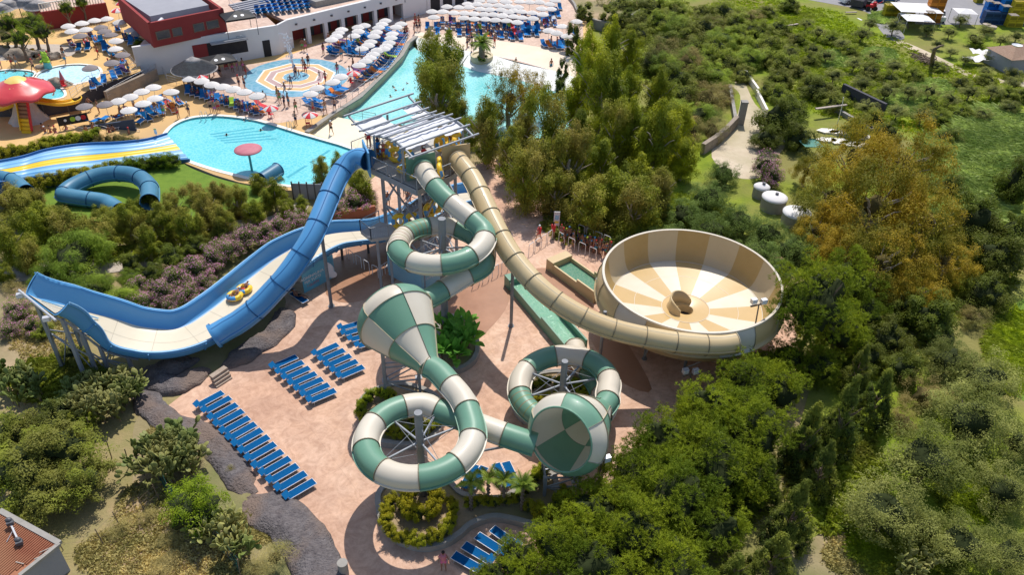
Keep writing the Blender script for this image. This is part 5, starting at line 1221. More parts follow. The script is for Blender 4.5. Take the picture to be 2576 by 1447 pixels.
# pink mushroom fountain
mf = empty('mushroom_fountain', W(631,430,D1-.2), 'pink disc shaped mushroom fountain standing in the round pool', 'fountain'); c = W(624,376,D1+2.2)
mb = MB(); mb.lathe([(0,.22),(.3,.24),(1.0,.18),(1.35,.05),(1.38,-.02),(1.2,-.06),(.1,-.15)], c, 28); local(mb.build('cap', 'pink'), mf)
mb = MB(); mb.cyl((c.x,c.y,D1-1), (c.x,c.y,c.z-.05), .12, n=12); mat('aqua', (.12,.42,.42), rough=.5); local(mb.build('stem', 'aqua'), mf)
# toadstool slide
ms = empty('toadstool_slide', W(85,320,D1), 'big red toadstool with yellow top, white dots and a stepped ladder', 'water slide'); c = W(*Q1(235,920), D1+4.2)
c = V3((c.x, c.y, D1)); c2 = W(*Q1(190,905), D1+3.45); c = V3((c2.x,c2.y,D1)); K8 = .80
mb = MB(); n = 40; rows_ = []
for r_, z in ((.0,6.15),(.8,6.05),(1.25,5.75),(2.2,5.25),(3.2,4.85),(3.9,4.35),(4.05,4.05),(3.8,4.0),(2.0,4.3),(.3,4.4)):
    r_ *= K8*1.08; z *= K8
    rows_.append([c + V3((r_*(1+.05*math.sin(7*t)*(r_/4))*math.cos(t)*1.0, r_*(1+.05*math.sin(7*t)*(r_/4))*math.sin(t), z - .18*math.sin(7*t)*(r_/4)**2)) for t in [2*math.pi*j/n for j in range(n+1)]])
mb.grid(rows_, mf=lambda k, i: 1 if k < 2 else 0); cap = local(mb.build('cap', ['mushred','mushyel']), ms)
random.seed(4); 
for i in range(16):
    a = random.uniform(0, 6.28); r_ = random.uniform(1.6,3.6); r_ *= K8; z = K8*5.75 - (r_-1.0)*.52 - (0 if r_ < 3.2 else (r_-3.2)*.4); mb = MB(); mb.ell(c + V3((r_*math.cos(a), r_*math.sin(a), z+.0)), (.12,.12,.05), 8, 4); d_ = mb.build('dot', 'mushyel'); local(d_, ms); 
mb = MB(); rows_ = []
for r_, z in ((2.4,0),(1.7,.8),(1.25,1.8),(1.0,2.8),(.9,3.6)): r_ *= .85; rows_.append([c + V3((r_*(1+.05*math.sin(9*t))*math.cos(t), r_*(1+.05*math.sin(9*t))*math.sin(t), z)) for t in [2*math.pi*j/n for j in range(n+1)]])
mb.grid(rows_); local(mb.build('stem', 'mushstem'), ms)
l0, l1 = W(*Q1(275,1335), D1), W(*Q1(225,1010), D1+3.0)
for i in range(8): p = l0.lerp(l1, (i+.5)/8); mb = MB(); mb.box(p, (1.0,.42,.14)); mb.box(p + V3((0,-.2,-.12)), (1.0,.06,.3)); local(mb.build('step', 'mushyelb' if i < 4 else 'rust'), ms)
for s in (-1,1): mb = MB(); mb.beam(l0 + V3((s*.58,0,.25)), l1 + V3((s*.58,0,.25)), .10, .5); mb.beam(l0 + V3((s*.58,0,.9)), l1 + V3((s*.58,0,.9)), .07); local(mb.build('side_rail', 'red' if s > 0 else 'mushyelb'), ms)
def trough(name, pts, w, m, label):
    root = empty(name, (pts[0].x,pts[0].y,D1), label, 'water slide'); P = resample(path(pts), .3); Fm = frames(P); mb = MB()
    mb.grid([[p + s*(w*math.cos(math.pi*j/10)) - u*(w*.75*math.sin(math.pi*j/10)) for j in range(11)] for p, (t, s, u) in zip(P, Fm)]); 
    mb.grid([[p + s*(w*1.05*math.cos(math.pi*j/10)) - u*(w*.8*math.sin(math.pi*j/10)+.04) for j in range(11)] for p, (t, s, u) in zip(P, Fm)])
    for sg in (1,-1): mb.tube([p + s*(w*1.03*sg) for p, (t,s,u) in zip(P, Fm)], .06, 6)
    local(mb.build('chute', m), root)
    for p in P[3::9]: mb = MB(); mb.cyl((p.x,p.y,D1), (p.x,p.y,p.z-.3), .05, n=6); local(mb.build('support_post', 'dkmetal'), root)
    return root
trough('kids_slide', [W(*Q1(*q), z) for q, z in [((320,985),D1+2.2),((450,1010),D1+2.0),((600,1025),D1+1.8),((720,1010),D1+1.6),((770,985),D1+1.5),((740,965),D1+1.4),((640,975),D1+1.2),((540,1000),D1+1.0)]], .5, 'mushyelb', 'yellow spiral kids slide leaving the right of the toadstool'.replace('right of the ', ''))
trough('kids_slide', [W(*Q1(*q), z) for q, z in [((150,1010),D1+2.2),((80,1050),D1+2.0),((0,1075),D1+1.7),((-80,1080),D1+1.4)]], .5, 'mushyelb', 'short yellow kids slide cut off by the picture edge beside the toadstool')
# thatched bar roof, awnings
th_ = empty('thatched_parasol', W(490,180,D1), 'large round thatched parasol roof of the poolside bar', 'thatched parasol'); c = W(*Q1(1940,640), D1+2.9)
mb = MB(); mb.lathe([(2.45-i*.1*2.2, -.55+.16*i + (.05 if i % 2 else 0)) for i in range(0)] or [(2.75,-.62),(2.55,-.50),(2.6,-.5),(2.2,-.3),(2.25,-.3),(1.85,-.1),(1.9,-.1),(1.45,.12),(1.5,.12),(1.0,.38),(1.05,.38),(.5,.66),(.02,.95)], c, 36); local(mb.build('thatch_roof', 'thatch'), th_)
for a in range(4): mb = MB(); mb.cyl((c.x+1.6*math.cos(a*1.57+.7), c.y+1.6*math.sin(a*1.57+.7), D1), (c.x+1.6*math.cos(a*1.57+.7), c.y+1.6*math.sin(a*1.57+.7), c.z-.2), .07, n=7); local(mb.build('post', 'bark'), th_)
mb = MB(); mb.cyl((c.x,c.y,D1), (c.x,c.y,D1+1.05), 1.2, n=18); mb.cyl((c.x,c.y,D1+1.05), (c.x,c.y,D1+1.12), 1.4, n=18); local(mb.build('bar_counter', 'bark'), th_)
def pyr_awning(q, z, w, d, label, rz=0.0, m='black'):
    c = W(*q, z); root = empty('awning', (c.x,c.y,D1), label, 'awning', rz=0); M = Matrix.Rotation(rz, 3, 'Z'); mb = MB()
    v = [c + M @ V3(p) for p in ((-w,-d,0),(w,-d,0),(w,d,0),(-w,d,0),(0,0,.6),(-w,-d,-.22),(w,-d,-.22),(w,d,-.22),(-w,d,-.22))]
    mb.add(v, [(0,1,4),(1,2,4),(2,3,4),(3,0,4),(5,6,1,0),(6,7,2,1),(7,8,3,2),(8,5,0,3)]); local(mb.build('canopy', m), root)
    mb = MB(); n_ = (v[1]-v[0]).cross(v[4]-v[0]).normalized()
    for s in (-.4,.35): p = v[0].lerp(v[1], .5 + s*.5).lerp(v[4], .38); mb.cyl(p + n_*.012, p + n_*.02, .22, n=12)
    local(mb.build('emblem', 'whiteplastic'), root)
    for i in (0,1,2,3): mb = MB(); mb.cyl(v[i], (v[i].x,v[i].y,z-2.3), .04, n=6); local(mb.build('post', 'dkmetal'), root)
pyr_awning(Q1(2190,590), D1+2.5, 1.9, 1.5, 'black square awning with two white discs beside the thatched bar', math.atan2(dAB.y,dAB.x))
pyr_awning(Q1(2380,150), zt+2.3, 1.9, 1.6, 'black square parasol with two white discs on the roof terrace', math.atan2(dAB.y,dAB.x))
for i, (x, y) in enumerate([(70,25),(250,5),(370,30),(-20,60),(160,-15)]):
    c = W(*Q1(x,y), D2+2.8); root = bpy.data.objects.new('thatched_parasol', None); col.objects.link(root); root.location = (c.x,c.y,D2); mb = MB(); mb.lathe([(1.9,-.5),(1.5,-.25),(1.52,-.22),(1.0,.02),(1.02,.05),(.5,.3),(.02,.5)], c, 20); local(mb.build('thatch_roof', 'thatch'), root)
    mb = MB(); mb.cyl((c.x,c.y,D2), (c.x,c.y,c.z+.2), .06, n=6); local(mb.build('pole', 'bark'), root); later(root, 'grey thatched parasol on the cafe terrace', 'thatched parasol', *Q1(x,y), 'thatched parasols of the cafe')
# outdoor shower, ladders, signs, fountain jet
sh = empty('shower', W(*Q1(2400,650), D1), 'tall curved chrome shower by the white wall', 'shower'); b = W(*Q1(2385,610), D1); mb = MB(); mb.tube([b, b+V3((0,0,1.8)), b+V3((.1,0,2.8)), b+V3((.5,0,3.3)), b+V3((1.1,0,3.4)), b+V3((1.2,0,3.2))], .04, 7); local(mb.build('pipe', 'steel'), sh)
def ladder(q, label, rz=0):
    p = W(*q, D1); root = empty('pool_ladder', p, label, 'pool ladder'); root.rotation_euler = (0,0,rz)
    for s in (-.28,.28): mb = MB(); mb.tube([(s,.5,0),(s,.5,.6),(s,.35,.85),(s,.1,.9),(s,-.1,.7),(s,-.12,-.6)], .03, 7); mb.build('handrail', 'steel', root)
    mb = MB(); 
    for z in (-.25,-.5): mb.box((0,-.12,z), (.5,.1,.03))
    mb.build('tread', 'steel', root)
ladder(Q1(2045,1200), 'steel ladder at the far curved edge of the round pool'); ladder(Q2(335,1295), 'steel ladder at the straight edge of the round pool', R(-15))
fj = MB(); b = W(*Q2(385,760), D1); random.seed(3)
for i in range(260):
    t = random.random(); h = 5.6*t; w_ = .05 + .35*t**2; q = b + V3((random.gauss(0,w_) - .55*t*t, random.gauss(0,w_), h - (random.random()**3)*2.0*t)); s_ = .05*random.uniform(.5,1.5); fj.ell(q, (s_,s_,s_*2), 5, 3)
fo = fj.build('fountain_jet', 'spray'); tag(fo, 'tall white water jet spraying up from the striped splash pad', 'water jet')
# small props in the kids area
fg = empty('frog_figure', W(*Q1(480,660), D2), 'lime green frog figure on a turquoise base beside the paddling pool', 'figure'); p = W(*Q1(485,680), D2); mb = MB(); mb.ell(p+V3((0,0,1.1)), (.42,.38,.5), 10, 7); mb.ell(p+V3((.05,-.1,1.75)), (.36,.32,.28), 10, 7)
for s in (-.18,.2): mb.ell(p+V3((s,-.1,2.0)), (.12,.12,.12), 7, 5); mb.ell(p+V3((s*2.4,-.3,.9)), (.14,.35,.14), 7, 5)
local(mb.build('frog_body', 'lime'), fg); mb = MB(); mb.cyl(p, p+V3((0,0,.75)), .5, .38, n=12); local(mb.build('base', 'aqua'), fg)
pp_ = empty('closed_parasol', W(*Q1(628,770), D2), 'small closed crimson parasol on the flat boulder between the paddling pools', 'parasol'); b = W(*Q1(628,810), D2+.5); mb = MB(); mb.cyl(b, b+V3((0,0,1.3)), .32, .03, n=10); local(mb.build('canopy', 'pink'), pp_)
# ------------------------------------------------------------------ planters, palms, hedges
def planter(q, z, rx, h, label, m='concrete'):
    c = W(*q, z); root = empty('round_planter', (c.x,c.y,z), label, 'planter'); mb = MB(); mb.lathe([(rx,0),(rx,h),(rx-.28,h),(rx-.28,h-.15),(.01,h-.12)], (c.x,c.y,z), 36, smooth=False); local(mb.build('wall', m), root); return c
def palm(q, z, hb, nfr, L, label, tr=.28, sc_=1.0, upr=.9):
    c = W(*q, z); root = empty('palm_tree', (c.x,c.y,z), label, 'palm tree'); mb = MB(); mb.tube([(0,0,0),(0,0,hb*.4),(0,0,hb)], [tr*1.15, tr, tr*.9], 10)
    for i in range(int(hb*14)): a = i*2.4; zz = i/(hb*14)*hb; mb.ell((tr*.95*math.cos(a), tr*.95*math.sin(a), zz), (.09,.09,.07), 5, 3)
    mb.build('trunk', 'bark', root); random.seed(int(q[0])); mb = MB(); Vv = []; Fc = []
    for i in range(nfr):
        a = i*2.399; e = R(random.uniform(-5, 80)); ln = L*random.uniform(.8,1.1); p = V3((0,0,hb)); d = V3((math.cos(a)*math.cos(e), math.sin(a)*math.cos(e), math.sin(e))); P = [p.copy()]
        for k in range(9): p = p + d*(ln/9); d = (d + V3((0,0,-.17))).normalized(); P.append(p.copy())
        mb.tube(P, [.03*(1-k/11) for k in range(10)], 4)
        for k in range(2, 40):
            f = k/40*9; i0 = min(8, int(f)); b = P[i0].lerp(P[i0+1], f-i0); t = (P[i0+1]-P[i0]).normalized(); s = t.cross(V3((0,0,1))).normalized(); w_ = L*.22*math.sin(math.pi*min(1, .12+k/42))
            for sg in (-1,1): e2 = b + s*sg*w_ + t*w_*.6 + V3((0,0,-w_*.35)); n_ = t*.013*L; n0 = len(Vv); Vv += [b-n_, b+n_, e2]; Fc.append((n0,n0+1,n0+2))
    mb.add(Vv, Fc); mb.build('fronds', 'lf_palm', root); return root
planter((1212,160), .0, 1.55, 1.25, 'round cream planter standing in the shallow wave pool', 'tankwall'); palm((1212,153), .9, 2.4, 46, 2.1, 'stout date palm in the round cream planter of the wave pool', .42)
for i, (x, y) in enumerate([(-20,20),(40,-10),(20,30),(-30,-5)]): plant('bright', *Q2(2262+x, 575+y), 6, .8, 0, 'low green shrub round the foot of the potted palm', 'shrub', 'shrubs in the palm planter', tr=False, zc=1.5, gz=1.1)
# planting beds on the plaza
def bed(pts, h, label):
    P = ccw(smooth_poly(pts, 5)); root = empty('planting_bed', (pts[0].x,pts[0].y,0), label, 'planting bed'); mb = MB(); inn = offset(P, -.35); n = len(P)
    mb.walls(P, 0, h); mb.walls(inn, h-.15, h, inward=True); mb.add([(p.x,p.y,h) for p in inn] + [(p.x,p.y,h) for p in P], [(i, n+i, n+(i+1) % n, (i+1) % n) for i in range(n)]); local(mb.build('kerb_wall', 'concrete'), root)
    mb = MB(); mb.poly([(p.x,p.y,h-.12) for p in inn]); local(mb.build('soil', 'dirt'), root)
bed(PZ([(1095,850),(1105,800),(1150,790),(1190,810),(1207,865),(1195,905),(1150,930),(1105,915)],.5), .5, 'round planting bed with banana plants around the far mast')
bed(PZ([(905,1060),(900,1010),(940,975),(1020,960),(1100,990),(1118,1040),(1105,1085),(1050,1118),(970,1115),(925,1100)],.5), .5, 'round planting bed under the middle tube ring')
bed(PZ([(950,1300),(945,1240),(985,1205),(1060,1195),(1130,1205),(1165,1235),(1215,1245),(1275,1240),(1330,1195),(1400,1190),(1400,1330),(1330,1320),(1290,1310),(1240,1303),(1190,1320),(1160,1345),(1120,1368),(1060,1378),(1000,1360),(965,1330)],.5), .5, 'long curving planting bed with a concrete kerb under the near tube ring')
bed(PZ([(1290,1020),(1300,970),(1350,935),(1430,930),(1490,960),(1500,1020),(1420,1050),(1330,1060)],.5), .5, 'round planting bed under the ring next to the checkered funnel mouth')
bed(PZ([(1640,-10),(1440,-20),(1442,15),(1470,48),(1560,60)], D1), D1+.5, 'curved grey kerb wall around a small lawn behind the parasols')
def hedge(pts, w, h, z, label, kind='hedge', step=.55):
    root = empty('hedge', (pts[0].x,pts[0].y,z), label, 'hedge'); me = CR[kind][0]
    for i, p in enumerate(resample(smooth_poly(pts, 4, closed=False), step)):
        c = bpy.data.objects.new('foliage_clump', me); col.objects.link(c); c.parent = root; c.location = V3((p.x+random.uniform(-.1,.1),p.y+random.uniform(-.1,.1),z+h*.5)) - V3(root.location); s = w*random.uniform(.85,1.15); c.scale = (s, s, h*random.uniform(.55,.68)); c.rotation_euler = (0,0,random.uniform(0,6.28))
random.seed(11)
cx_, cy_ = -5.05, 31.0
def ringpts(c, r, a0, a1, n=12): return [V3((c[0]+r*math.cos(R(a0+(a1-a0)*i/n)), c[1]+r*math.sin(R(a0+(a1-a0)*i/n)), 0)) for i in range(n+1)]
oc = W(1056,1290,.8); hedge(ringpts(oc, 2.0, -205, 25), .42, .75, .45, 'outer low yellow green hedge in an arc at the near ring mast')
hedge(ringpts(oc + V3((0,.75,0)), .95, -220, 35, 9), .48, 1.1, .45, 'inner tall yellow green horseshoe hedge round the near ring mast')
hedge(PZ([(912,1050),(910,1020),(945,990),(985,1000)],.8), .42, .8, .45, 'small yellow green hedge at the edge of the bed under the middle ring')
hedge(PZ([(1000,1090),(1060,1085),(1100,1060),(1105,1030),(1080,1010)],.8), .42, .7, .45, 'green hedge inside the middle ring beside the mast')
hedge(PZ([(975,1080),(970,1050),(1010,1030),(1045,1050)],.8), .5, .7, .45, 'dark green hedge left of the mast in the middle ring'.replace('left of', 'behind'))
hedge(PZ([(1345,970),(1380,960),(1440,965),(1480,1000)],.8), .42, .8, .45, 'yellow green hedge inside the ring by the checkered funnel mouth')
hedge(PZ([(1340,1010),(1370,1000),(1400,1000)],.8), .4, .7, .45, 'bushy yellow hedge between the ring mast and the funnel')
hedge(PZ([(1305,1255),(1325,1225),(1350,1200),(1365,1180)],.8), .45, .9, .45, 'yellow green hedge between the small palms and the funnel tower')
hedge(PZ([(1180,1270),(1215,1262),(1250,1266),(1290,1262)],.6), .4, .7, .4, 'shaded low green hedge behind the small palms')
hedge(PZ([(1340,1280),(1370,1300),(1400,1290),(1420,1250)],.6), .5, .9, .4, 'shaded green hedge at the foot of the funnel tower')
for x, y, lab in [(1185,1285,'tallest small palm beside the near ring'), (1228,1265,'thin feathery palm with dry fronds near the sunbeds'), (1267,1270,'small palm with a bare thin stem behind the sunbeds'), (1312,1285,'short feathery palm near the yellow green hedge')]:
    palm((x, y), .4, 2.2 if x != 1185 else 2.6, 15, 1.25, lab, .07)
def banana(q, z, label, s=1.0, n=9):
    c = W(*q, z); root = bpy.data.objects.new('banana_plant', None); col.objects.link(root); root.location = c; mb = MB()
    for i in range(n):
        a = i*2.4 + c.x; e = R(random.uniform(35,80)); L = s*random.uniform(1.3,2.0); d = V3((math.cos(a)*math.cos(e), math.sin(a)*math.cos(e), math.sin(e))); p = V3((0,0,.3*s)); rw_ = []; sd = d.cross(V3((0,0,1))).normalized()
        for k in range(8):
            w_ = s*.27*math.sin(math.pi*min(1,max(0,(k-1.5)/5.6)))+.015; rw_.append([p - sd*w_ + V3((0,0,w_*.3)), p, p + sd*w_ + V3((0,0,w_*.3))]); p = p + d*(L/7); d = (d + V3((0,0,-.10))).normalized()
        mb.grid(rw_)
    mb.build('leaves', 'lf_banana', root); mb = MB(); mb.cyl((0,0,0),(0,0,.7*s),.09*s,.06*s,n=7); mb.build('stem','bark',root); later(root, label, 'plant', *q, 'banana plants in the round bed')
for x, y in [(1112,835),(1130,855),(1150,845),(1170,860),(1120,880),(1140,885),(1162,890),(1180,875),(1130,905),(1110,905),(1190,850),(1155,865),(1150,910),(1175,825)]: banana((x,y), .45, 'broad leaved banana plant in the round bed', random.uniform(.8,1.1))
# box hedges by the racer
hedge(PZ([(-40,400),(30,388),(110,378)],1.0), .8, 1.3, .5, 'clipped green hedge along the lane slide near the picture edge', 'hedge', .9)
hedge(PZ([(110,372),(180,360),(240,345)],1.0), .8, 1.4, .5, 'clipped green hedge below the footpath', 'hedge', .9)
hedge(PZ([(250,352),(300,350),(350,362)],1.0), .75, 1.2, .5, 'orange tinged hedge below the zigzag handrail', 'brownish', .8)
hedge(PZ([(60,470),(110,463),(165,452),(230,440),(290,428)],1.4), .75, 1.3, .93, 'green hedge between the lane slide and the tube loop', 'hedge', .8)
hedge(PZ([(320,424),(360,418),(400,412),(440,410)],1.4), .85, 1.4, .93, 'bright green box hedge at the lawn by the round pool', 'bright', .7)
for i, (x, y, r_, lab) in enumerate([(320,515,22,'mound of orange yellow flowers between the boulders')]): plant('flowery', *Q1(x,y), r_/1.6, .6, 0, lab, 'shrub', 'flowers', tr=False, zc=D2+.5, gz=D2)
plant('bright', *Q1(1410,440), 22, .6, 0, 'green shrub in the red planter at the corner of the red building', 'shrub', 'x', tr=False, zc=D2+.9, gz=D2)
# ------------------------------------------------------------------ cactus clumps
def cactus(q, z, n, spread, h, label):
    c = W(*q, z); root = empty('prickly_pear', c, label, 'cactus'); random.seed(int(q[0]*3+q[1])); mb = MB(); m2 = MB()
    def pad(p, d, s, depth):
        f = Matrix.Rotation(random.uniform(0,3.14), 3, V3(d)) @ frame(V3(d)); c_ = p + V3(d)*s*.9
        mb.ell(c_, (s, s*.68, s*.13), 9, 6, rot=f)
        if depth > 0:
            for k in range(random.choice((1,2,2,3))): e = (V3(d) + rvec()*.75 + V3((0,0,.25))).normalized(); pad(c_ + e*s*.75, e, s*random.uniform(.85,1.05), depth-1)
    for i in range(n):
        a = random.uniform(0,6.28); r_ = spread*math.sqrt(random.random()); b = V3((r_*math.cos(a), r_*math.sin(a)*.9, 0)); m2.cyl(b, b + V3((0,0,.3)), .06, n=5); pad(b + V3((0,0,.15)), (rvec()*.4 + V3((0,0,1))).normalized(), .27, h)
    mb.build('pads', 'cactus', root); m2.build('stems', 'bark', root)
cactus((30,965), .2, 16, 1.6, 3, 'prickly pear cactus clump at the picture edge below the raised blue slide'); cactus((75,1000), .2, 12, 1.1, 3, 'shaded prickly pear clump behind the wire fence')
cactus((255,1030), .2, 40, 2.2, 4, 'largest prickly pear clump beside the dark rock bank'); cactus((330,1000), .2, 14, .8, 3, 'prickly pear clump at the feet of the slide legs'); cactus((430,1175), .2, 38, 1.9, 4, 'wide yellowed prickly pear clump above the bright round bush'); cactus((370,1145), .2, 10, .7, 2, 'small prickly pear by the fence post')
cactus((560,1350), .1, 12, .9, 3, 'prickly pear clump against the green net'); cactus((610,1390), .1, 8, .7, 3, 'prickly pear with long arms next to the grey dry bush'); cactus((2300,1440), .1, 12, 1.1, 3, 'prickly pear clump among the silvery olives')
# ================================================================== TREES (crown centre in the picture, radius, height ratio)
random.seed(21)
G1 = 'tall eucalyptus trees behind the tower'
TB = {'euc': 'dark green drooping eucalyptus', 'eucy': 'yellow green sunlit eucalyptus', 'eucb': 'airy rust tinted eucalyptus', 'pine': 'bright green long needled pine', 'cyp': 'dark conical conifer',
      'olive': 'silvery grey green olive tree', 'dark': 'dark green dense bush', 'mid': 'mid green leafy bush', 'blue': 'blue green feathery bush', 'tam': 'wispy light green willow like tree', 'bright': 'bright green round bush',
      'olean': 'oleander bush with pink flowers', 'dry': 'dry straw coloured bush', 'brownish': 'brownish dry leaved bush', 'spire': 'slim dark cypress', 'hedge': 'yellow green shrub'}
def T(kind, L, grp, **kw):
    kw.setdefault('clear', {'dark':-.25,'mid':-.25,'blue':-.2,'brownish':-.25,'tam':-.1,'olive':.0,'euc':.1,'eucy':.1,'eucb':.1,'olean':-.1}.get(kind, .1))
    for t in L:
        x, y, r = t[:3]; a = t[3] if len(t) > 3 else 1.0
        plant(kind, x, y, r, a, kw['clear'], TB[kind], 'tree' if kind in ('euc','eucy','eucb','pine','cyp','olive','spire','tam') else 'bush', grp, **{k: v for k, v in kw.items() if k != 'clear'})
T('euc', [(1085,165,58,1.7),(1128,175,58,1.8),(1105,235,74,1.45),(1150,285,45,1.3),(1225,330,60,1.6),(1330,440,75,1.4),(1185,330,34,1.3),(1480,520,75,1.1),(1600,520,80,1.1),(1540,490,70,1.1),(1400,480,60,1.1),(1375,330,75,1.7),(1440,400,72,1.5),(1290,390,55,1.5),(1320,330,52,1.5),(1560,330,60,1.6),(1660,480,60,1.2)], 'dark eucalyptus trees behind the tower')
T('eucb', [(1285,250,62,1.5),(1340,240,45,1.4),(1240,290,36,1.3)], 'rust eucalyptus')
T('eucy', [(1475,150,55,1.8),(1540,120,50,1.7),(1585,135,42,1.6),(1510,230,72,1.7),(1445,260,48,1.6),(1575,230,48,1.5),(1655,240,52,1.6),(1695,330,58,1.4),(1650,350,78,1.45),(1515,415,55,1.4),(1585,330,60,1.6),(1720,400,52,1.2),(1610,450,62,1.2),(1460,340,52,1.5)], 'yellow green eucalyptus trees behind the tower')
T('spire', [(1440,110,26,1.9),(1415,190,20,1.9),(1405,240,22,1.8),(1470,40,30,1.0),(1530,45,28,1.0),(1578,50,24,1.1)], 'slim cypresses at the pool deck edge')
T('eucb', [(2150,400,95,1.2),(2270,420,110,1.2),(2200,520,125,1.15),(2330,560,105,1.15),(2090,500,85,1.2),(2060,580,70,1.0),(2220,660,105,1.0),(2380,660,80,1.0),(2120,640,75,1.0),(2310,740,70,.9),(2030,430,42,1.1)], 'rust tinted eucalyptus group at the white tanks')
T('pine', [(2050,765,112,1.1)], 'tall pine at the bowl rim', zc=5.5)
T('pine', [(2120,710,90,1.05),(2110,830,80,1.0),(2180,790,60,1.0)], 'pines beside the bowl')
T('pine', [(1950,915,48,.9),(1905,925,50,.9),(1985,900,60,.9),(2060,925,62,.9),(1950,980,80,1.0),(1880,970,95,1.0),(1790,1040,105,1.0),(1900,1090,105,1.0),(1680,1120,105,1.0),(1800,1170,120,1.0),(1600,1200,95,1.0),(1700,1260,120,1.0),(1500,1290,100,.95),(1600,1350,120,.95),(1800,1330,95,.95),(1400,1370,90,.9),(1500,1420,110,.9),(1740,1090,90,1.0),(1850,1040,90,1.0),(1650,1190,90,1.0),(1560,1260,90,1.0),(1460,1350,90,.9),(1620,1300,90,1.0),(1880,1200,80,1.0),(1310,1410,75,.9),(1700,1420,110,.9),(1240,1450,55,.9)], 'pines at the near side of the slides')
T('cyp', [(2030,1100,75,1.6),(2120,1050,80,1.6),(2210,1000,70,1.4),(2000,1290,85,1.3),(1950,1400,85,1.1),(2070,1180,70,1.3),(1930,1210,60,1.3),(2160,930,60,1.2),(1850,1440,70,1.0)], 'dark conifers between the pines and the olives')
T('olive', [(2225,1290,112,.85),(2330,1160,115,.85),(2440,1060,110,.9),(2480,960,90,.85),(2420,1370,95,.85),(2530,1240,85,.9),(2570,1120,70,.9),(2540,1400,80,.9),(2330,1330,55,.9),(2390,910,70,.8)], 'silvery olives at the near corner')
T('brownish', [(2330,1000,70,.8),(2270,1060,50,.8),(2450,800,45,.8)], 'brown bushes')
T('dark', [(2440,560,75,1.1),(2510,650,75,1.1),(2560,470,55,1.5),(2380,480,45,1.0),(2480,740,60,1.0),(2340,800,70,1.0),(2230,850,60,1.0),(2270,930,55,1.0),(2550,590,55,1.2),(2290,780,60,1.0),(2180,900,50,1.0)], 'dark bushes at the right slope')
T('blue', [(1820,440,45,.9),(1780,500,55,.9),(1860,560,60,.9),(1930,590,55,.9),(1720,540,50,.8),(1790,580,60,.8),(1900,640,60,.8),(1990,630,60,.9),(1960,680,45,.8),(1700,600,50,.7),(1620,600,50,.7),(2050,640,50,.9),(2370,850,50,.8)], 'blue green bushes behind the bowl')
T('dark', [(1960,300,58,1.15),(2010,350,45,1.0),(1930,350,40,1.0),(1995,280,40,1.0),(2055,230,45,.8),(1700,200,45,.9),(1640,160,40,.9),(1680,110,45,.9),(1550,60,35,.8),(1620,30,40,.7)], 'dark bushes around the dirt yard')
T('tam', [(1690,60,46,.7),(1745,150,46,.7),(1800,190,44,.7),(1880,150,40,.7),(1820,100,42,.7),(1680,170,44,.8),(1760,290,44,.8),(1700,280,40,.8)], 'soft green scrub')
T('brownish', [(1665,130,50,.9),(1720,160,55,.9),(1780,250,55,.9),(1730,330,50,.9),(1790,330,45,.9),(1820,240,40,.8),(1810,60,35,.6),(1880,40,40,.5)], 'brownish scrub')
T('mid', [(1560,20,60,.6),(1600,60,50,.7),(1660,60,50,.7),(1770,70,50,.7),(1820,30,50,.6),(1850,60,44,.7),(1900,80,44,.7),(1940,110,44,.7),(1970,160,44,.7),(1780,150,50,.7),(1730,240,50,.8),(1640,20,50,.7),(1700,30,45,.7),(1720,80,45,.7),(1750,120,45,.8),(1800,120,45,.8),(1760,190,45,.8),(1830,160,45,.8),(1850,90,45,.7),(1890,120,40,.7),(1920,150,40,.7),(1870,190,35,.7),(1600,85,40,.8),(1770,30,30,.6),(1960,70,40,.6),(1930,30,30,.6),(1985,20,26,.7)], 'leafy scrub behind the pool park')
T('olive', [(2030,60,20,.8),(2060,80,22,.8),(2045,125,25,.8),(2080,140,23,.8),(1990,130,25,.8),(2170,85,25,.8),(2190,60,20,.8),(2250,65,28,.75),(2290,50,22,.8),(2240,20,23,.7),(2335,75,20,.7),(2390,80,22,.7),(2420,50,20,.8),(2450,95,23,.7),(2360,110,17,.7),(2480,75,22,.7),(2520,100,22,.7),(2560,90,20,.7),(2500,140,23,.7),(2395,130,20,.6),(2430,150,20,.6),(2200,140,27,.7),(2150,160,27,.7),(2250,165,28,.7),(2100,190,28,.8),(2170,210,30,.8),(2230,230,31,.8),(2290,230,30,.8),(2340,230,28,.8),(2390,250,30,.8),(2440,230,27,.8),(2500,230,27,.8),(2550,210,25,.8),(2320,290,30,.7),(2260,280,30,.7),(2180,270,28,.8),(2480,180,20,.7),(2540,270,28,.8),(2470,290,27,.8),(2120,110,23,.7),(2500,30,16,.7)], 'olive grove beyond the dirt track', clear=.25)
T('mid', [(2090,100,30,.7),(2140,130,28,.7),(2190,180,32,.7),(2240,200,32,.7),(2300,190,30,.7),(2360,170,26,.6),(2420,210,30,.7),(2480,200,28,.7),(2530,240,34,.7),(2350,270,36,.8),(2420,290,36,.8),(2200,300,38,.8),(2100,260,38,.8),(2040,150,30,.7),(2010,100,30,.7),(1960,240,36,.8),(2550,190,28,.7),(2460,110,24,.6),(2530,130,24,.6),(2040,210,34,.8),(2010,180,30,.7),(2090,235,32,.8),(2140,250,28,.7),(2580,160,30,.7),(2370,300,35,.7),(2570,240,35,.7),(1960,200,40,.8),(1930,230,36,.7)], 'leafy bushes in the olive grove')
T('dark', [(1985,15,26,.9),(2150,330,36,.8),(2230,335,38,.8),(2380,350,40,.8)], 'dark bushes at the ruined wall')
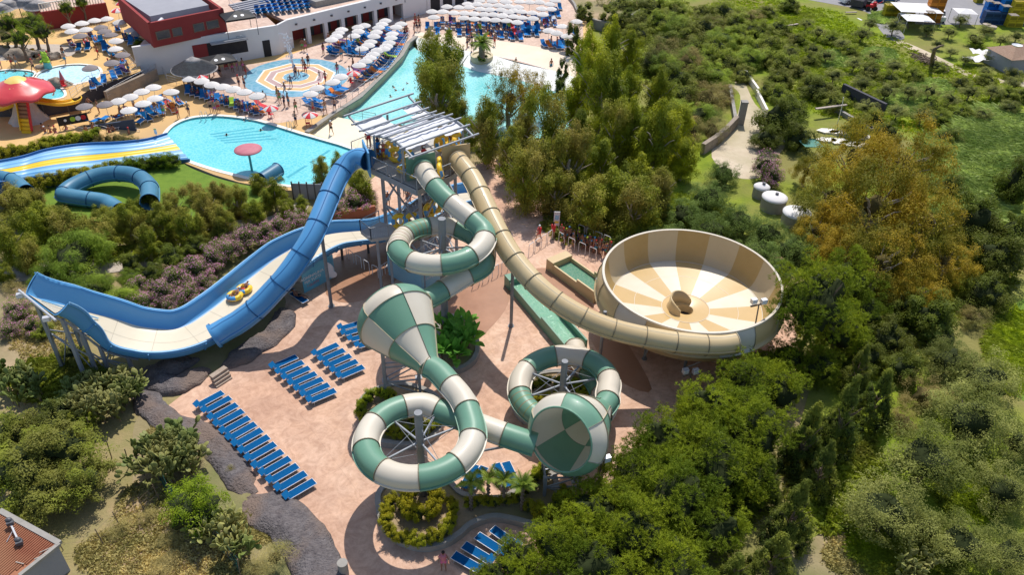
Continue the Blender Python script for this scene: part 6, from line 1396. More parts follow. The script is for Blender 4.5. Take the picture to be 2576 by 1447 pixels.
T('euc', [(30,500,46,1.0),(90,512,44,1.0),(380,522,42,1.1),(330,535,40,1.0),(270,555,40,1.0),(440,512,42,1.1),(490,495,40,1.0),(545,492,40,1.1),(150,555,44,1.0),(650,470,34,1.1),(50,520,60,1.0),(20,600,65,1.1),(110,560,60,1.0),(60,640,50,1.1),(180,585,60,1.1),(250,600,55,1.1),(320,560,50,1.2),(370,610,48,1.2),(410,560,52,1.2),(470,570,50,1.2),(520,530,48,1.2),(560,560,45,1.1),(600,505,42,1.2),(640,540,42,1.1),(690,490,44,1.1),(720,530,30,1.1),(810,435,36,1.3),(850,415,30,1.2),(905,470,48,1.1),(760,520,30,1.0),(10,690,30,1.0)], 'drooping trees along the service path')
T('mid', [(250,540,30,.9),(500,500,26,.8),(150,640,34,.9)], 'small green trees at the service path')
T('tam', [(190,650,85,.85),(120,700,50,.8),(300,770,55,.8),(230,740,60,.8),(330,700,32,.8),(70,640,40,.9)], 'wispy trees beside the blue channel')
T('olean', [(360,760,36,.8),(400,735,40,.8),(445,700,42,.8),(490,680,42,.8),(470,740,34,.8),(530,650,40,.8),(570,630,38,.8),(620,600,38,.8),(665,590,36,.8),(700,570,34,.8),(740,560,32,.8),(510,710,30,.7),(430,770,26,.7),(350,720,30,.8),(590,600,30,.7),(890,510,40,.8),(930,500,26,.8),(840,530,30,.8),(650,560,28,.7),(1925,420,36,1.0),(1945,445,30,1.0)], 'pink oleanders beside the blue channel', clear=.1)
T('dark', [(430,650,38,.9),(380,690,34,.9),(490,620,34,.8),(560,590,32,.8),(330,660,34,.8)], 'dark bushes behind the oleanders', clear=.05)
T('olean', [(40,780,36,.7),(80,820,32,.7),(20,830,30,.7)], 'thin pink flowered bushes', clear=.05)
T('mid', [(180,890,38,.8),(110,830,30,.7),(330,760,36,.7)], 'bushes under the raised slide', clear=.05)
T('dark', [(140,1060,70,.7),(250,960,45,.7),(200,980,40,.7)], 'shaded bushes', clear=.05)
T('mid', [(60,1180,110,.8),(150,1130,100,.8),(205,1210,80,.8),(110,1250,90,.7),(30,1090,70,.8),(200,1060,50,.7)], 'big yellow flecked bushes by the rusty shed', clear=.05)
T('bright', [(487,1278,82,.85)], 'bright bush', clear=.1)
T('dry', [(690,1405,55,.9),(640,1440,40,.8),(500,1160,20,.8),(480,1190,24,.7),(370,1300,30,.5),(580,1180,14,.9),(300,1330,40,.4),(420,1360,30,.4),(420,1420,40,.4),(30,720,30,.5)], 'dry grass tufts and bushes', clear=.02, tr=False)
T('bright', [(80,65,34,.95),(20,60,32,.9),(50,95,26,.9),(105,80,28,.9),(165,20,20,.9),(205,5,18,.9),(300,-5,20,.9)], 'green trees on the cafe terrace', zc=D2+3.0, gz=D2)
T('olive', [(15,95,28,.8)], 'olive on the grey path', zc=D2+1.8, gz=D2)
T('bright', [(1330,440,24,.8),(1360,435,20,.8)], 'bright shrubs', clear=.05)
T('dark', [(1560,620,40,.6),(1620,615,36,.6)], 'shaded shrubs')
T('blue', [(1240,345,36,1.0),(1215,300,30,1.0)], 'light green young trees')
# reeds and meadow weeds: nobody could count these
def scatter(name, label, polys, n, size, m, kind='tuft', h=1.0, lean=.4, up_=True):
    Vv = []; Fc = []; 
    for k in range(n):
        c, rx, ry = random.choice(polys); a = random.uniform(0,6.28); r_ = math.sqrt(random.random()); p = W(c[0]+rx*r_*math.cos(a), c[1]+ry*r_*math.sin(a), 0)
        for j in range(5):
            a2 = random.uniform(0,6.28); d = V3((math.cos(a2)*lean, math.sin(a2)*lean, 1 if up_ else .3)).normalized(); L = size*random.uniform(.5,1.3); b = p + V3((random.gauss(0,size*.3), random.gauss(0,size*.3), 0 if up_ else random.uniform(0,h)))
            s = d.cross(V3((math.sin(a2*3), math.cos(a2*5), .2))).normalized()*size*(.11 if kind == 'reed' else .16); e = b + d*L*h; mid = b + d*L*h*.55 + V3((0,0,L*.08)); n0 = len(Vv)
            Vv += [b, mid+s, e + V3((d.x,d.y,-.3))*L*.35, mid-s]; Fc.append((n0,n0+1,n0+2,n0+3))
    mb = MB(); mb.add(Vv, Fc); o = mb.build(name, m); return tag(o, label, 'vegetation', kind='stuff')
scatter('reeds', 'dense pale green reed bed on the far slope', [((2420,420),110,70),((2500,370),90,50),((2430,520),60,50),((2400,600),40,40),((2490,330),70,40)], 11000, 1.7, 'lf_reed', 'reed', 1.0, 1.1)
scatter('meadow_grass', 'lush yellow green weeds on the open meadow', [((2150,190),190,110),((2350,250),230,90),((2050,110),120,90),((1900,60),160,70),((2540,880),60,110),((2450,1230),90,80),((2300,1420),120,60),((2200,1380),60,40)], 18000, .55, 'lf_meadow', 'tuft', .6, 1.6)
scatter('broad_weeds', 'pale broad leaved weeds in patches on the meadow', [((2095,150),45,22),((2280,265-0),60,22),((2340,225),60,25),((2270,250),40,20),((2210,140),40,18),((2220,45),30,14)], 2600, .9, 'lf_reed', 'tuft', .5, 1.2)
scatter('dry_grass', 'dry yellow grass on the bare bank by the wire fence', [((400,1290),110,90),((300,1400),110,60),((480,1420),140,60),((120,850),100,70),((430,1100),60,40),((2150,1400),80,50),((640,1330),60,40)], 5200, .35, 'lf_dry', 'tuft', .6, .8)
scatter('undergrowth', 'low dark green undergrowth between the trees', [((1500,560),140,60),((1700,550),160,60),((1500,440),160,80),((1640,350),90,80),((2200,800),200,160),((2100,1200),120,150),((1800,1200),150,150),((300,600),300,60),((2400,700),160,100),((1700,120),160,120),((150,960),120,60)], 9000, .7, 'lf_mid', 'tuft', .6, 1.2)
# ================================================================== PARASOLS
pw = 'white parasol among the sunbeds'
for q in [(680,262),(815,235),(945,208),(1075,190),(1205,220),(860,298),(720,310),(1323,302),(1160,408),(1157,492)]: umbrella('w', *Q1(*q), D2, 'white parasol on the upper kids terrace', 'white parasols on the kids terrace')
for q in [(1912,785),(2025,812),(2120,848),(2240,872),(2345,892),(2450,925),(2570,965),(1533,877),(1420,922),(1310,972),(1190,1015),(1550,990),(1435,1042),(1710,925),(1295,1105)]: umbrella('w', *Q1(*q), D1, 'white parasol on the tan pool deck', 'white parasols on the pool deck')
for q in [(805,360),(1010,275),(1050,315),(1110,352),(1385,330),(1220,552),(1122,630),(905,682)]: umbrella('g', *Q1(*q), D2, 'grey parasol on the paddling terrace', 'grey parasols')
for q in [(848,1070),(1058,1048)]: umbrella('g', *Q1(*q), D1, 'grey parasol on the pool deck', 'grey parasols below the dark wall')
for q in [(1230,32),(1175,105)]: umbrella('r', *Q1(*q), D2+.6, 'red parasol with white lettering strip at the cafe tables', 'red parasols')
for q in [(2020,775)]: umbrella('r', *Q1(*q), D1, 'red and white parasol hidden behind the white row', 'red parasols')
for q, lab in [((970,735),'red and white striped parasol by the wave pool wall'),((140,1085),'red and white striped parasol over the single red chair'),((545,1155),'red and white striped parasol tilted flat on the deck')]: o = umbrella('r', *Q2(*q), D1, lab, 'striped parasols', zt=1.7 if q[0] != 545 else 1.2)
for q in [(855,297),(825,332),(800,362),(752,397),(1085,255),(1020,272),(1018,313),(980,360),(1295,207),(1255,242),(1230,275),(1452,240),(1402,270),(1208,322),(1172,362),(1367,340),(1352,380),(1145,420),(1115,452),(1335,428),(1300,462),(1058,490),(1215,502),(1280,492),(1172,545),(1135,582),(1092,615),(1028,655),(845,768),(775,822),(615,882),(540,945),(15,958)]: umbrella('w', *Q2(*q), D1, 'cream parasol over the sunbeds by the wave pool', 'cream parasols by the wave pool')
for q in [(945,400),(905,440),(1035,545)]: umbrella('c', *Q2(*q), D1, 'closed grey parasol', 'closed grey parasols')
FLD = [(2115,38),(2215,38),(2320,50),(2425,52),(2525,62),(1912,65),(2028,73),(2135,72),(2245,88),(2345,95),(2455,98),(1762,115),(1875,115),(1980,128),(2085,130),(2180,135),(2285,140),(2375,145),(2470,152),(1780,172),(2083,180),(2190,187),(2295,192),(2400,198),(2508,208),(2240,5),(2365,8),(2500,8)]
FLD3 = [(65,15),(165,20),(265,18),(365,40),(50,70),(285,85),(385,90),(80,115),(195,128),(300,142),(90,178),(200,183),(5,105),(5,165),(40,222),(420,5),(-40,120),(-45,60),(-60,15)]
for L, q_ in ((FLD, Q2), (FLD3, Q3)):
    for q in L: umbrella('w', *q_(*q), D1, 'cream parasol in the packed field of parasols', 'parasol field behind the wave pool beach')
for q in [(500,265),(362,305),(440,328),(545,360),(640,215)]: umbrella('w', *Q3(*q), D1, 'cream parasol at the cypresses beside the beach', 'parasols by the cypresses')
# ================================================================== SUNBEDS
NB = near_lounger(); first = [True]
def bed_at(x, y, x2, y2, label, group, base=False):
    """near sunbed: head pixel (x, y), foot pixel (x2, y2) at lying height"""
    a, b = W(x, y, .33), W(x2, y2, .33); c = (a+b)/2; rz = math.atan2(b.y-a.y, b.x-a.x)
    if first[0]: o = NB; o.location = (c.x,c.y,.02); o.rotation_euler = (0,0,rz); first[0] = False
    else: o = dup(NB, (c.x,c.y,.02), rz, label, group)
    o['label'] = label; o['group'] = group; o['category'] = 'sun lounger'; return o
ft = [(1662,72),(1720,112),(1770,165),(1815,212),(1862,265),(1910,312),(1958,358),(2010,410),(2060,465),(2115,522),(2172,575),(2230,630),(2292,688),(2358,748)]
for i, q in enumerate(ft):
    d = 128 + i*1.4; bed_at(*Q13(q[0]-d+8, q[1]+ 72 + i*1.2), *Q13(q[0]-2, q[1]+8), f'blue sunbed, {ORD[i+1]} from the stone steps end of the long row of fourteen', 'long row of blue sunbeds')
for i in range(7):
    x, y = 717 + i*15.7, 911 + i*14.2; bed_at(x-19, y+8.5, x+19+i*.4, y-8.5, f'blue sunbed, {ORD[i+1]} in the middle row of seven counted from the blue flume', 'middle row of seven blue sunbeds')
for i in range(5):
    x, y = 822 + i*15.6, 880 + i*14; bed_at(x-18, y+8, x+18+i*.4, y-8, f'blue sunbed, {ORD[i+1]} in the short row of five counted from the blue flume', 'short row of five blue sunbeds')
for i, (x, y) in enumerate([(886,822),(895,835),(912,850),(930,866)]): bed_at(x-17, y-6+8, x+18, y-8, f'blue sunbed, {ORD[i+1]} of the four half hidden under the near checkered funnel', 'sunbeds under the funnel')
for (x,y,x2,y2,lab) in [(1172,1218,1192,1178,'blue sunbed half under the near ring beside the tallest small palm'),(1190,1222,1215,1182,'blue sunbed behind the drooping fronds of the tallest palm'),(1268,1212,1252,1178,'blue sunbed with palm fronds hanging over it'),(1295,1212,1275,1170,'blue sunbed in full sun next to the yellow green hedge'),(1290,1368,1248,1338,'blue sunbed in full sun close to the curving kerb and the pine'),(1246,1378,1218,1360,'blue sunbed half covered by pine branches'),(1210,1398,1190,1386,'blue sunbed in the ring shadow almost under the pine'),(1190,1425,1160,1408,'shaded blue sunbed next to the standing person')]: bed_at(x, y, x2, y2, lab, 'scattered blue sunbeds near the pines')
bed_at(*Q10(360,880), *Q10(490,970), 'navy sunbed in the shade under the blue flume with a person lying on it', 'x')
FL_ = {f: far_lounger('sun_lounger', f) for f in ('ltblue','bluefabric','purple','red','lime','orange','whiteplastic')}
for o in FL_.values(): bpy.data.objects.remove(o) if 0 else None
FM = {f: o.data for f, o in FL_.items()}
for o in FL_.values(): bpy.data.objects.remove(o)
def fbed(p, z, rz, base, group, fab=None):
    f = fab or random.choices(['ltblue','bluefabric','purple','red','lime','orange','whiteplastic'], [60,22,5,4,3,3,3])[0]
    o = bpy.data.objects.new('sun_lounger', FM[f]); col.objects.link(o); o.location = (p.x,p.y,z); o.rotation_euler = (0,0,rz); px, py, _ = proj((p.x,p.y,z+.3))
    nm = {'ltblue':'bright blue','bluefabric':'dark blue','purple':'purple towelled','red':'red towelled','lime':'lime towelled','orange':'orange towelled','whiteplastic':'white towelled'}[f]
    later(o, f'{nm} {base}', 'sun lounger', px, py, group); return o
SK = lambda: random.choice([0,0,1,1,2,3])
def lier(p, z, rz, base, group):
    px, py, _ = proj((p.x,p.y,z+.5)); person(p.x, p.y, z+.30, rz, 'lie', base, px, py, group, SK(), random.randint(0,2), random.randint(0,6), random.uniform(.85,1))
random.seed(5)
for q, rz, z in [((q[0], q[1]), rz, z) for L, rz, z in (([(1475,1175),(1520,1130),(1625,1110),(1705,1065),(1795,1020),(1440,1130),(1570,1100),(1655,1000),(1600,1025),(1740,1090),(1385,1120)], -.9, D1),([(940,1215),(1030,1195),(1160,1175),(1390,1225)], 1.3, D1),([(790,480),(880,470),(960,400),(1010,400),(860,410),(720,440),(1180,285),(1280,350),(1260,380),(1340,390),(1400,400),(1060,450),(1120,540),(1230,610),(1250,700),(1190,720),(1140,760),(1040,800),(970,830),(930,860),(1390,430),(1310,420),(910,350),(1050,480)], -1.0, D2)) for q in L]:
    p = W(*Q1(*q), z+.3); fbed(p, z, rz + random.uniform(-.3,.3), 'sun lounger on the kids side', 'sun loungers on the kids side')
    if random.random() < .35: lier(p, z, rz + math.pi/2, 'sunbather lying on a lounger on the kids side', 'sunbathers')
for i in range(15):
    p = W(*Q1(1885 + i*49, 905 + i*14.5), D1+.3); fbed(p, D1, -1.25 + math.pi + math.pi*0 + 0, 'sun lounger in the tilted row', 'tilted row of sun loungers') if 0 else fbed(p, D1, -1.3, 'sun lounger in the tilted row', 'tilted row of sun loungers')
    if i % 3: lier(p, D1, -1.3+math.pi/2, 'sunbather in the tilted row of loungers', 'sunbathers')
for q in [(40,1050),(0,1085),(30,1110),(520,1030),(570,1045),(620,1060),(600,1000)]: fbed(W(*Q2(*q), D1+.3), D1, -.6, 'sun lounger at the splash pad railing', 'sun loungers at the railing')
for q in [(760,530),(790,495),(760,500),(930,530),(900,500),(960,500),(835,430),(860,400),(800,445),(900,470),(1010,780),(1040,790),(820,900),(860,880),(780,870),(740,950),(790,930),(700,910)]: fbed(W(*Q2(*q), D1+.3), D1, -.45, 'sun lounger below the curved group', 'sun loungers at the end of the curved group')
# two fans of loungers along the curved wall
cv = smooth_poly([W(*Q2(*q), D1+.3) for q in [(1110,760),(1185,720),(1250,670),(1310,600),(1360,530),(1400,470),(1430,400),(1460,330)]], 8, closed=False)
for row, off in enumerate((.0, 2.3, 4.4)):
    for i, p in enumerate(resample(cv, .95)):
        q = resample(cv, .95); d = (q[min(i+1,len(q)-1)] - q[max(i-1,0)]).normalized(); s = V3((-d.y,d.x,0)); rz = math.atan2(-s.y,-s.x); pp2 = p + s*off
        if row == 2 and i < 8: continue
        fbed(pp2, D1, rz, 'sun lounger along the curved wave pool wall', 'sun loungers along the curved wall')
        if random.random() < .3: lier(pp2, D1, rz + math.pi/2, 'sunbather beside the curved wave pool wall', 'sunbathers')
for q in [(1050,420),(1000,400),(960,440),(1010,450),(1060,350),(1100,380),(1250,360),(1290,400),(1140,380),(1200,400),(1230,440),(1180,440),(1080,400),(940,470),(1290,330),(1330,310),(1300,270)]: fbed(W(*Q2(*q), D1+.3), D1, -.5 + random.uniform(-.2,.2), 'sun lounger inside the curved group', 'sun loungers in the curved group')
# field: rows under the parasols
for L, q_ in ((FLD, Q2), (FLD3, Q3)):
    for q in L:
        for dx in (-.62, .62):
            p = W(*q_(*q), D1+2.05); p = V3((p.x+dx, p.y-1.3, 0)); fbed(p, D1, R(96)+math.pi*0 + R(0) - R(0) + math.pi, 'sun lounger in the packed parasol field', 'sun loungers in the parasol field')
            if random.random() < .33: lier(p, D1, R(96)+math.pi+math.pi/2, 'sunbather under the packed parasol field', 'sunbathers')
for q in [(30,265),(100,290),(160,300),(210,300),(160,250),(60,350),(20,330),(400,160),(410,200),(340,190),(330,230),(300,200),(470,70),(430,110)]: fbed(W(*Q3(*q), D1+.3), D1, R(-84), 'sun lounger at the open field edge', 'sun loungers at the field edge')
for q in [(310,440),(360,450),(390,440),(440,460),(480,440),(500,410),(480,460),(620,330),(530,450)]: fbed(W(*Q3(*q), D1+.3), D1, R(-70), 'sun lounger by the cypresses', 'sun loungers by the cypresses')
for r_ in range(5):
    for k in range(9): 
        p = W(*Q2(20 + k*62 - r_*14, 140 - r_*34 - k*6 if 0 else 145 - r_*32 - k*7 ), ztc); 
        if p.x < 1e9: fbed(V3((p.x,p.y,0)), ztc-.1, R(120), 'sun lounger on the roof terrace', 'sun loungers on the roof terrace', random.choice(['ltblue','ltblue','bluefabric']))
for q in [(1290,425),(1275,435),(1300,415),(1330,418),(1265,415)]: fbed(W(*q, D1+.3) if 0 else W(*q,.35), .02, -.4, 'sun lounger glimpsed between the eucalyptus trunks', 'sun loungers behind the trees')
# ================================================================== PEOPLE
random.seed(9)
def st_(q, z, pose, label, sk=None, hr=None, su=None, rz=None, s=1.0, grp='bathers standing on the deck', shirt=None):
    p = W(*q, z); person(p.x, p.y, z, random.uniform(0,6.28) if rz is None else rz, pose, label, q[0], q[1]-12, grp, SK() if sk is None else sk, random.choice([0,0,1,1,2,3,4]) if hr is None else hr, random.randint(0,6) if su is None else su, s, shirt=shirt)
for q, pose, lab in [((990,575),'walk','woman in a dark red dress walking past the white parasols'),((650,590),'stand','tall bather standing by the low flat boulder'),((665,650),'walk','bather walking beside the paddling pool'),((505,640),'stand','person in a grey shirt beside the green frog'),((350,725),'walk','bather in a blue cap stepping between the pools'),((130,680),'walk','bather with a blue cap near the long boulder'),((180,680),'walk','bather in a blue towel near the long boulder'),((20,690),'stand','bather half out of the picture by the boulders'),((255,490),'walk','child in green trunks on the grey path'),((1115,720),'stand','bather standing under the grey parasol'),((1300,740),'stand','bather leaning on the terrace railing'),((1130,600),'stand','bather in red under the grey parasol row'),((420,640),'stand','small child beside the pale boulder')]: st_(Q1(*q), D2, pose, lab, s=.7 if 'child' in lab else 1)
for q, pose in [((1000,1140),'stand'),((915,1110),'walk'),((1225,1190),'stand'),((1275,1180),'hips'),((1795,1190),'hips'),((1900,1160),'walk'),((2125,1130),'stand'),((2165,1150),'walk'),((2200,1130),'stand'),((2415,1140),'stand'),((2490,1170),'walk'),((1570,1150),'stand'),((1650,1170),'reach'),((1350,1090),'stand'),((2340,730),'stand'),((2390,710),'stand'),((2445,710),'stand'),((2475,770),'stand'),((2405,880),'stand'),((2460,890),'stand'),((2215,770),'reach'),((2150,760),'stand'),((2060,760),'stand'),((1980,750),'reach'),((2270,700),'sit'),((2100,780),'stand')]: st_(Q1(*q), D1, pose, 'bather on foot on the tan deck')
for q, pose in [((485,1410),'walk'),((535,1400),'walk'),((585,1405),'walk'),((690,1370),'walk'),((460,1380),'walk'),((890,1400),'walk'),((960,1370),'stand'),((1120,1400),'walk'),((1160,1390),'stand'),((1320,1420),'walk')]: st_(Q1(*q), .1, pose, 'bather walking down the path by the navy wall', grp='bathers on the path')
for q, pose in [((465,510),'stand'),((497,515),'walk'),((675,548),'stand'),((858,595),'stand'),((730,450),'stand'),((525,665),'stand'),((400,780),'stand'),((430,780),'walk'),((497,745),'stand'),((475,700),'stand'),((635,790),'reach'),((350,875),'hips'),((640,965),'stand'),((680,980),'stand'),((697,840),'walk'),((215,1000),'stand'),((240,1040),'stand'),((285,1080),'reach'),((325,1070),'stand'),((290,950),'walk'),((75,1010),'sit'),((400,1135),'walk'),((398,1255),'hips'),((575,1145),'walk'),((692,1140),'walk'),((790,1120),'hips'),((975,710),'stand'),((940,790),'stand'),((815,750),'stand'),((1595,250),'stand'),((1630,260),'stand'),((1640,310),'stand'),((1610,310),'reach'),((1585,340),'stand'),((1500,320),'stand'),((1515,370),'stand'),((1490,380),'walk'),((1460,300),'stand'),((1945,210),'stand'),((1750,80),'stand'),((2115,480),'stand'),((2135,460),'walk'),((2160,430),'stand'),((2165,515),'walk'),((2200,480),'stand'),((2390,460),'hips'),((2160,590),'stand')]: st_(Q2(*q), D1 if q != (2160,590) else .1, pose, 'bather on foot on the paving around the pools', s=.65 if q in ((635,790),(2160,590),(430,780)) else 1)
st_(Q2(755,1350), .55, 'walk', 'lone bather in a white cap walking across the beige ramp', hr=2)
st_(Q3(28,660), .2, 'stand', 'child standing at the white shallow beach edge', s=.7); st_(Q3(380,710), .3, 'stand', 'woman in a turquoise bikini at the shallow beach edge', su=2); p = W(*Q3(110,655), .2); person(p.x,p.y,.1,1.5,'lie','woman sitting with stretched legs on the shallow beach', *Q3(110,650), 'x', 1, 0, 1)
st_(Q3(380,480), D1, 'stand', 'bather in turquoise shorts beside the cypress loungers', su=2); st_(Q3(440,490), D1, 'reach', 'bather bending at the cypress loungers')
for q, z in [((1335,740),.0),((1515,840),0),((1400,910),0),((1470,905),0),((1380,880),0),((1350,975),0),((1155,870),0),((2335,885),0),((1490,520),0),((1525,505),0)]: p = W(*Q2(*q), z); person(p.x,p.y,.02,random.uniform(0,6), 'swim', 'swimmer in the wave pool', *Q2(*q), 'swimmers in the wave pool', SK(), random.randint(0,2), 1)
for q in [Q5(2275,70), Q2(45,1310), Q2(580,1390), Q1(2260,1180), Q1(2450,1205), Q1(2510,1215)]: p = W(*q, D1-.2); person(p.x,p.y,D1-.2,random.uniform(0,6),'swim','swimmer in the round pool', *q, 'swimmers in the round pool', SK(), random.randint(0,2), 0)
for q in [Q1(60,730), Q1(155,715), Q1(265,740), Q1(250,765), Q1(50,810), Q1(20,1010), Q1(535,950), Q1(430,810), Q1(480,830)]: p = W(*q, D2-.1); person(p.x,p.y,D2-.1,random.uniform(0,6),'swim','bather in the paddling pools', *q, 'bathers in the paddling pools', SK(), random.randint(0,3), 1, .8)
for (x, y, pose, lab, kw) in [(1130,575,'stand','person in a red top at the back rail of the launch deck',dict(su=1,shirt='red')),(1220,590,'stand','boy in navy shorts under the front sail of the launch deck',dict(su=0,s=.9)),(1280,700,'hips','woman in a white cap and orange swimsuit on the launch deck',dict(su=1,hr=2)),(1225,690,'sit','person in a turquoise shirt sitting at the blue flume mouth',dict(su=2,shirt='ltblue')),(1680,670,'stand','bare chested boy in black trunks walking on the launch deck',dict(su=3,s=.9,hr=0)),(1690,760,'reach','attendant in a crimson vest leaning over the green mouth',dict(su=1,shirt='red')),(1550,860,'stand','person with a yellow raft at the gate by the green mouth',dict(su=0,s=.95)),(1960,610,'stand','bather behind the rail at the tan mouth',dict(su=5,s=.95)),(1880,540,'stand','bather holding a raft at the back of the launch deck',dict(su=1,s=.95))]: st_(Q6(x,y), PL, pose, lab, rz=random.uniform(-1,1), grp='people on the launch deck', **kw)
for (x, y) in [(1690,1330),(1880,1240),(1780,1200),(1660,1290),(1490,1080),(1440,1130)]: st_(Q6(x,y), 5.0 if x > 1600 else 3.1, 'stand', 'bather waiting on the tower stairs', grp='people on the tower stairs')
for (x, y) in [(1300,1170),(1325,1170),(1520,1160),(1545,1155)]: st_(Q6(x,y), .02, 'stand', 'bather standing on the pink paving behind the tower', grp='bathers behind the tower')
for i, (x, y) in enumerate([(145,700),(120,680),(255,720),(330,760),(15,600),(260,1130),(400,1100)]): st_(Q7(x,y), .02, 'walk' if i % 2 else 'stand', 'bather walking along the queue gates', grp='bathers along the queue', su=1 if i > 4 else None, shirt='red' if i > 4 else None)
for k in range(30):
    t = k/29; x = 470 + 500*t + random.uniform(-18,18); y = 1130 + 160*t + random.uniform(-45,25); st_(Q7(x,y), .02, random.choice(['stand','stand','hips','walk']), 'bather waiting in the queue lane beside the bowl', grp='bathers queueing beside the bowl', s=random.uniform(.75,1), hr=random.choice([0,1,1,3,4,5]))
p = W(*Q14(1365,1400), .02); person(p.x,p.y,.02,0,'reach','person in a pale pink top standing in the ring shadow at the bottom edge', *Q14(1365,1400), 'x', 1, 0, 6, 1, shirt='pink')
p = W(*Q10(425,915), .35); person(p.x,p.y,.34,1.2,'lie','person lying on the navy sunbed under the blue flume', *Q10(425,915), 'x', 1, 0, 3)
# ================================================================== QUEUE GATES, FURNITURE
def gate_mesh():
    m = MB(); 
    for s in (-.36,.36): m.cyl((s,0,0),(s,0,1.0),.028,n=6)
    m.tube([(-.36,0,.98),(-.33,0,1.07),(-.26,0,1.1),(.26,0,1.1),(.33,0,1.07),(.36,0,.98)], .028, 6); o = m.build('queue_gate','whiteplastic'); me = o.data; bpy.data.objects.remove(o); return me
GM = gate_mesh()
def gates(line, q_, step=1.05, z=.02):
    P = resample([W(*q_(*p), z) for p in line], step)
    for i in range(len(P)-1):
        c = (P[i]+P[i+1])/2; d = P[i+1]-P[i]; o = bpy.data.objects.new('queue_barrier', GM); col.objects.link(o); o.location = (c.x,c.y,z); o.rotation_euler = (0,0,math.atan2(d.y,d.x)); px, py, _ = proj((c.x,c.y,z+.5)); later(o, 'white tubular hoop barrier of the queue', 'queue barrier', px, py, 'hoop barriers of the queue lanes')
gates([(440,1130),(560,1200),(700,1260),(850,1330)], Q7); gates([(640,1060),(760,1110),(860,1150),(980,1200)], Q7); gates([(150,1280),(250,1210),(330,1160),(400,1110)], Q7); gates([(0,690),(150,740),(240,790),(330,850),(390,870)], Q7); gates([(50,600),(180,640),(290,690),(350,720)], Q7); gates([(640,980),(700,920),(760,860)], Q7); gates([(560,800),(660,830),(760,870)], Q7)
gates([(860,480),(940,560),(1040,620),(1130,680),(1240,740)], Q10); gates([(2150,840),(2280,780),(2400,710),(2540,640)], Q10); gates([(1250,720),(1310,680)], Q10)
def chair(q, z, label, m='red', rz=0.0):
    p = W(*q, z); root = empty('plastic_chair', (p.x,p.y,z), label, 'chair', rz=rz); mb = MB(); mb.box((0,0,.43),(.48,.46,.04)); mb.build('seat', m, root); mb = MB(); mb.box((0,.22,.72),(.46,.04,.55)); mb.build('backrest', m, root)
    for s in (-1,1):
        mb = MB(); mb.box((s*.24,0,.64),(.05,.44,.03)); mb.build('armrest', m, root)
        for t in (-1,1): mb = MB(); mb.cyl((s*.2,t*.2,.43),(s*.24,t*.23,0),.022,n=5); mb.build('leg', m, root)
chair(Q2(150,1180), D1, 'dark red plastic chair in its own round shadow under the striped parasol', rz=2.5); chair(Q2(520,1270), D1, 'dark red plastic chair near the pool ladder at the ramp wall', rz=1.8); chair(Q2(965,860), D1, 'dark red plastic chair beside the wave pool wall', rz=1.2); chair(Q1(2275,690), D1, 'bright red plastic chairs stacked by the thatched bar'.replace('chairs stacked','chair standing'), rz=.5)
chair(Q7(110,740), .02, 'white round backed chair at the queue lane', 'whiteplastic', 2); chair(Q7(150,770), .02, 'second white chair at the queue lane, closer to the big trunk', 'whiteplastic', 2.6); chair(Q1(655,890), D2, 'red plastic chair at the little paddling pool', rz=1)
sg = empty('notice_board', W(*Q7(430,1040), .02), 'tall white notice board with coloured panels at the queue gate', 'sign'); p = W(*Q7(430,1050), .02); mb = MB(); mb.box(p + V3((0,0,1.55)), (.55,.06,1.5)); local(mb.build('board', 'whiteplastic'), sg); mb = MB(); mb.box(p + V3((0,-.04,1.7)), (.38,.02,.45)); mb.box(p + V3((0,-.04,1.2)), (.38,.02,.2), mi=1); local(mb.build('printed_panel', ['slight','syellow']), sg)
for s in (-.22,.22): mb = MB(); mb.cyl(p + V3((s,0,0)), p + V3((s,0,.85)), .03, n=6); local(mb.build('post', 'rail'), sg)
for k in range(4):
    p = W(*Q7(90+50*k, 610+16*k), .02); sgn = empty('banner_gate', p, ['black banner gate with white script at the trunk of the queue','black banner gate with red fruit print by the queue','black banner gate with white lettering, middle of the four','black banner gate at the far end by the leaning trees'][k], 'banner'); mb = MB(); mb.box(p+V3((0,0,.6)), (1.0,.04,.85), -.3); local(mb.build('sheet', 'black'), sgn); mb = MB(); mb.tube([p+V3((-.55,.1,0)),p+V3((-.55,.1,1.15)),p+V3((.55,-.15,1.15)),p+V3((.55,-.15,0))], .03, 6); local(mb.build('hoop', 'whiteplastic'), sgn); mb = MB(); mb.box(p+V3((0,-.035,.65)), (.5,.02,.22), -.3); local(mb.build('emblem', 'whiteplastic' if k % 2 == 0 else 'red'), sgn)
# fence of grey panels near the round pool outlet
fn = empty('panel_fence', W(*Q6(500,1100)), 'light grey panel fence with dark posts behind the trees', 'fence'); a, b = W(*Q6(375,1100)), W(*Q6(900,1120)); 
for i in range(7): p, q = a.lerp(b, i/7), a.lerp(b, (i+1)/7); mb = MB(); mb.beam(p + V3((0,0,.95)), q + V3((0,0,.95)), .06, 1.7); local(mb.build('panel', 'roofgrey'), fn); mb = MB(); mb.box(p + V3((0,0,1)), (.12,.12,2)); local(mb.build('post', 'dkmetal'), fn)
wb = MB(); a, b = W(*Q10(780,190),0), W(*Q10(1200,110),0); wallquad(wb, a, b, 0, 1.1, .3); o = wb.build('brick_wall', 'rust'); tag(o, 'low reddish brick wall behind the blue channel', 'wall')
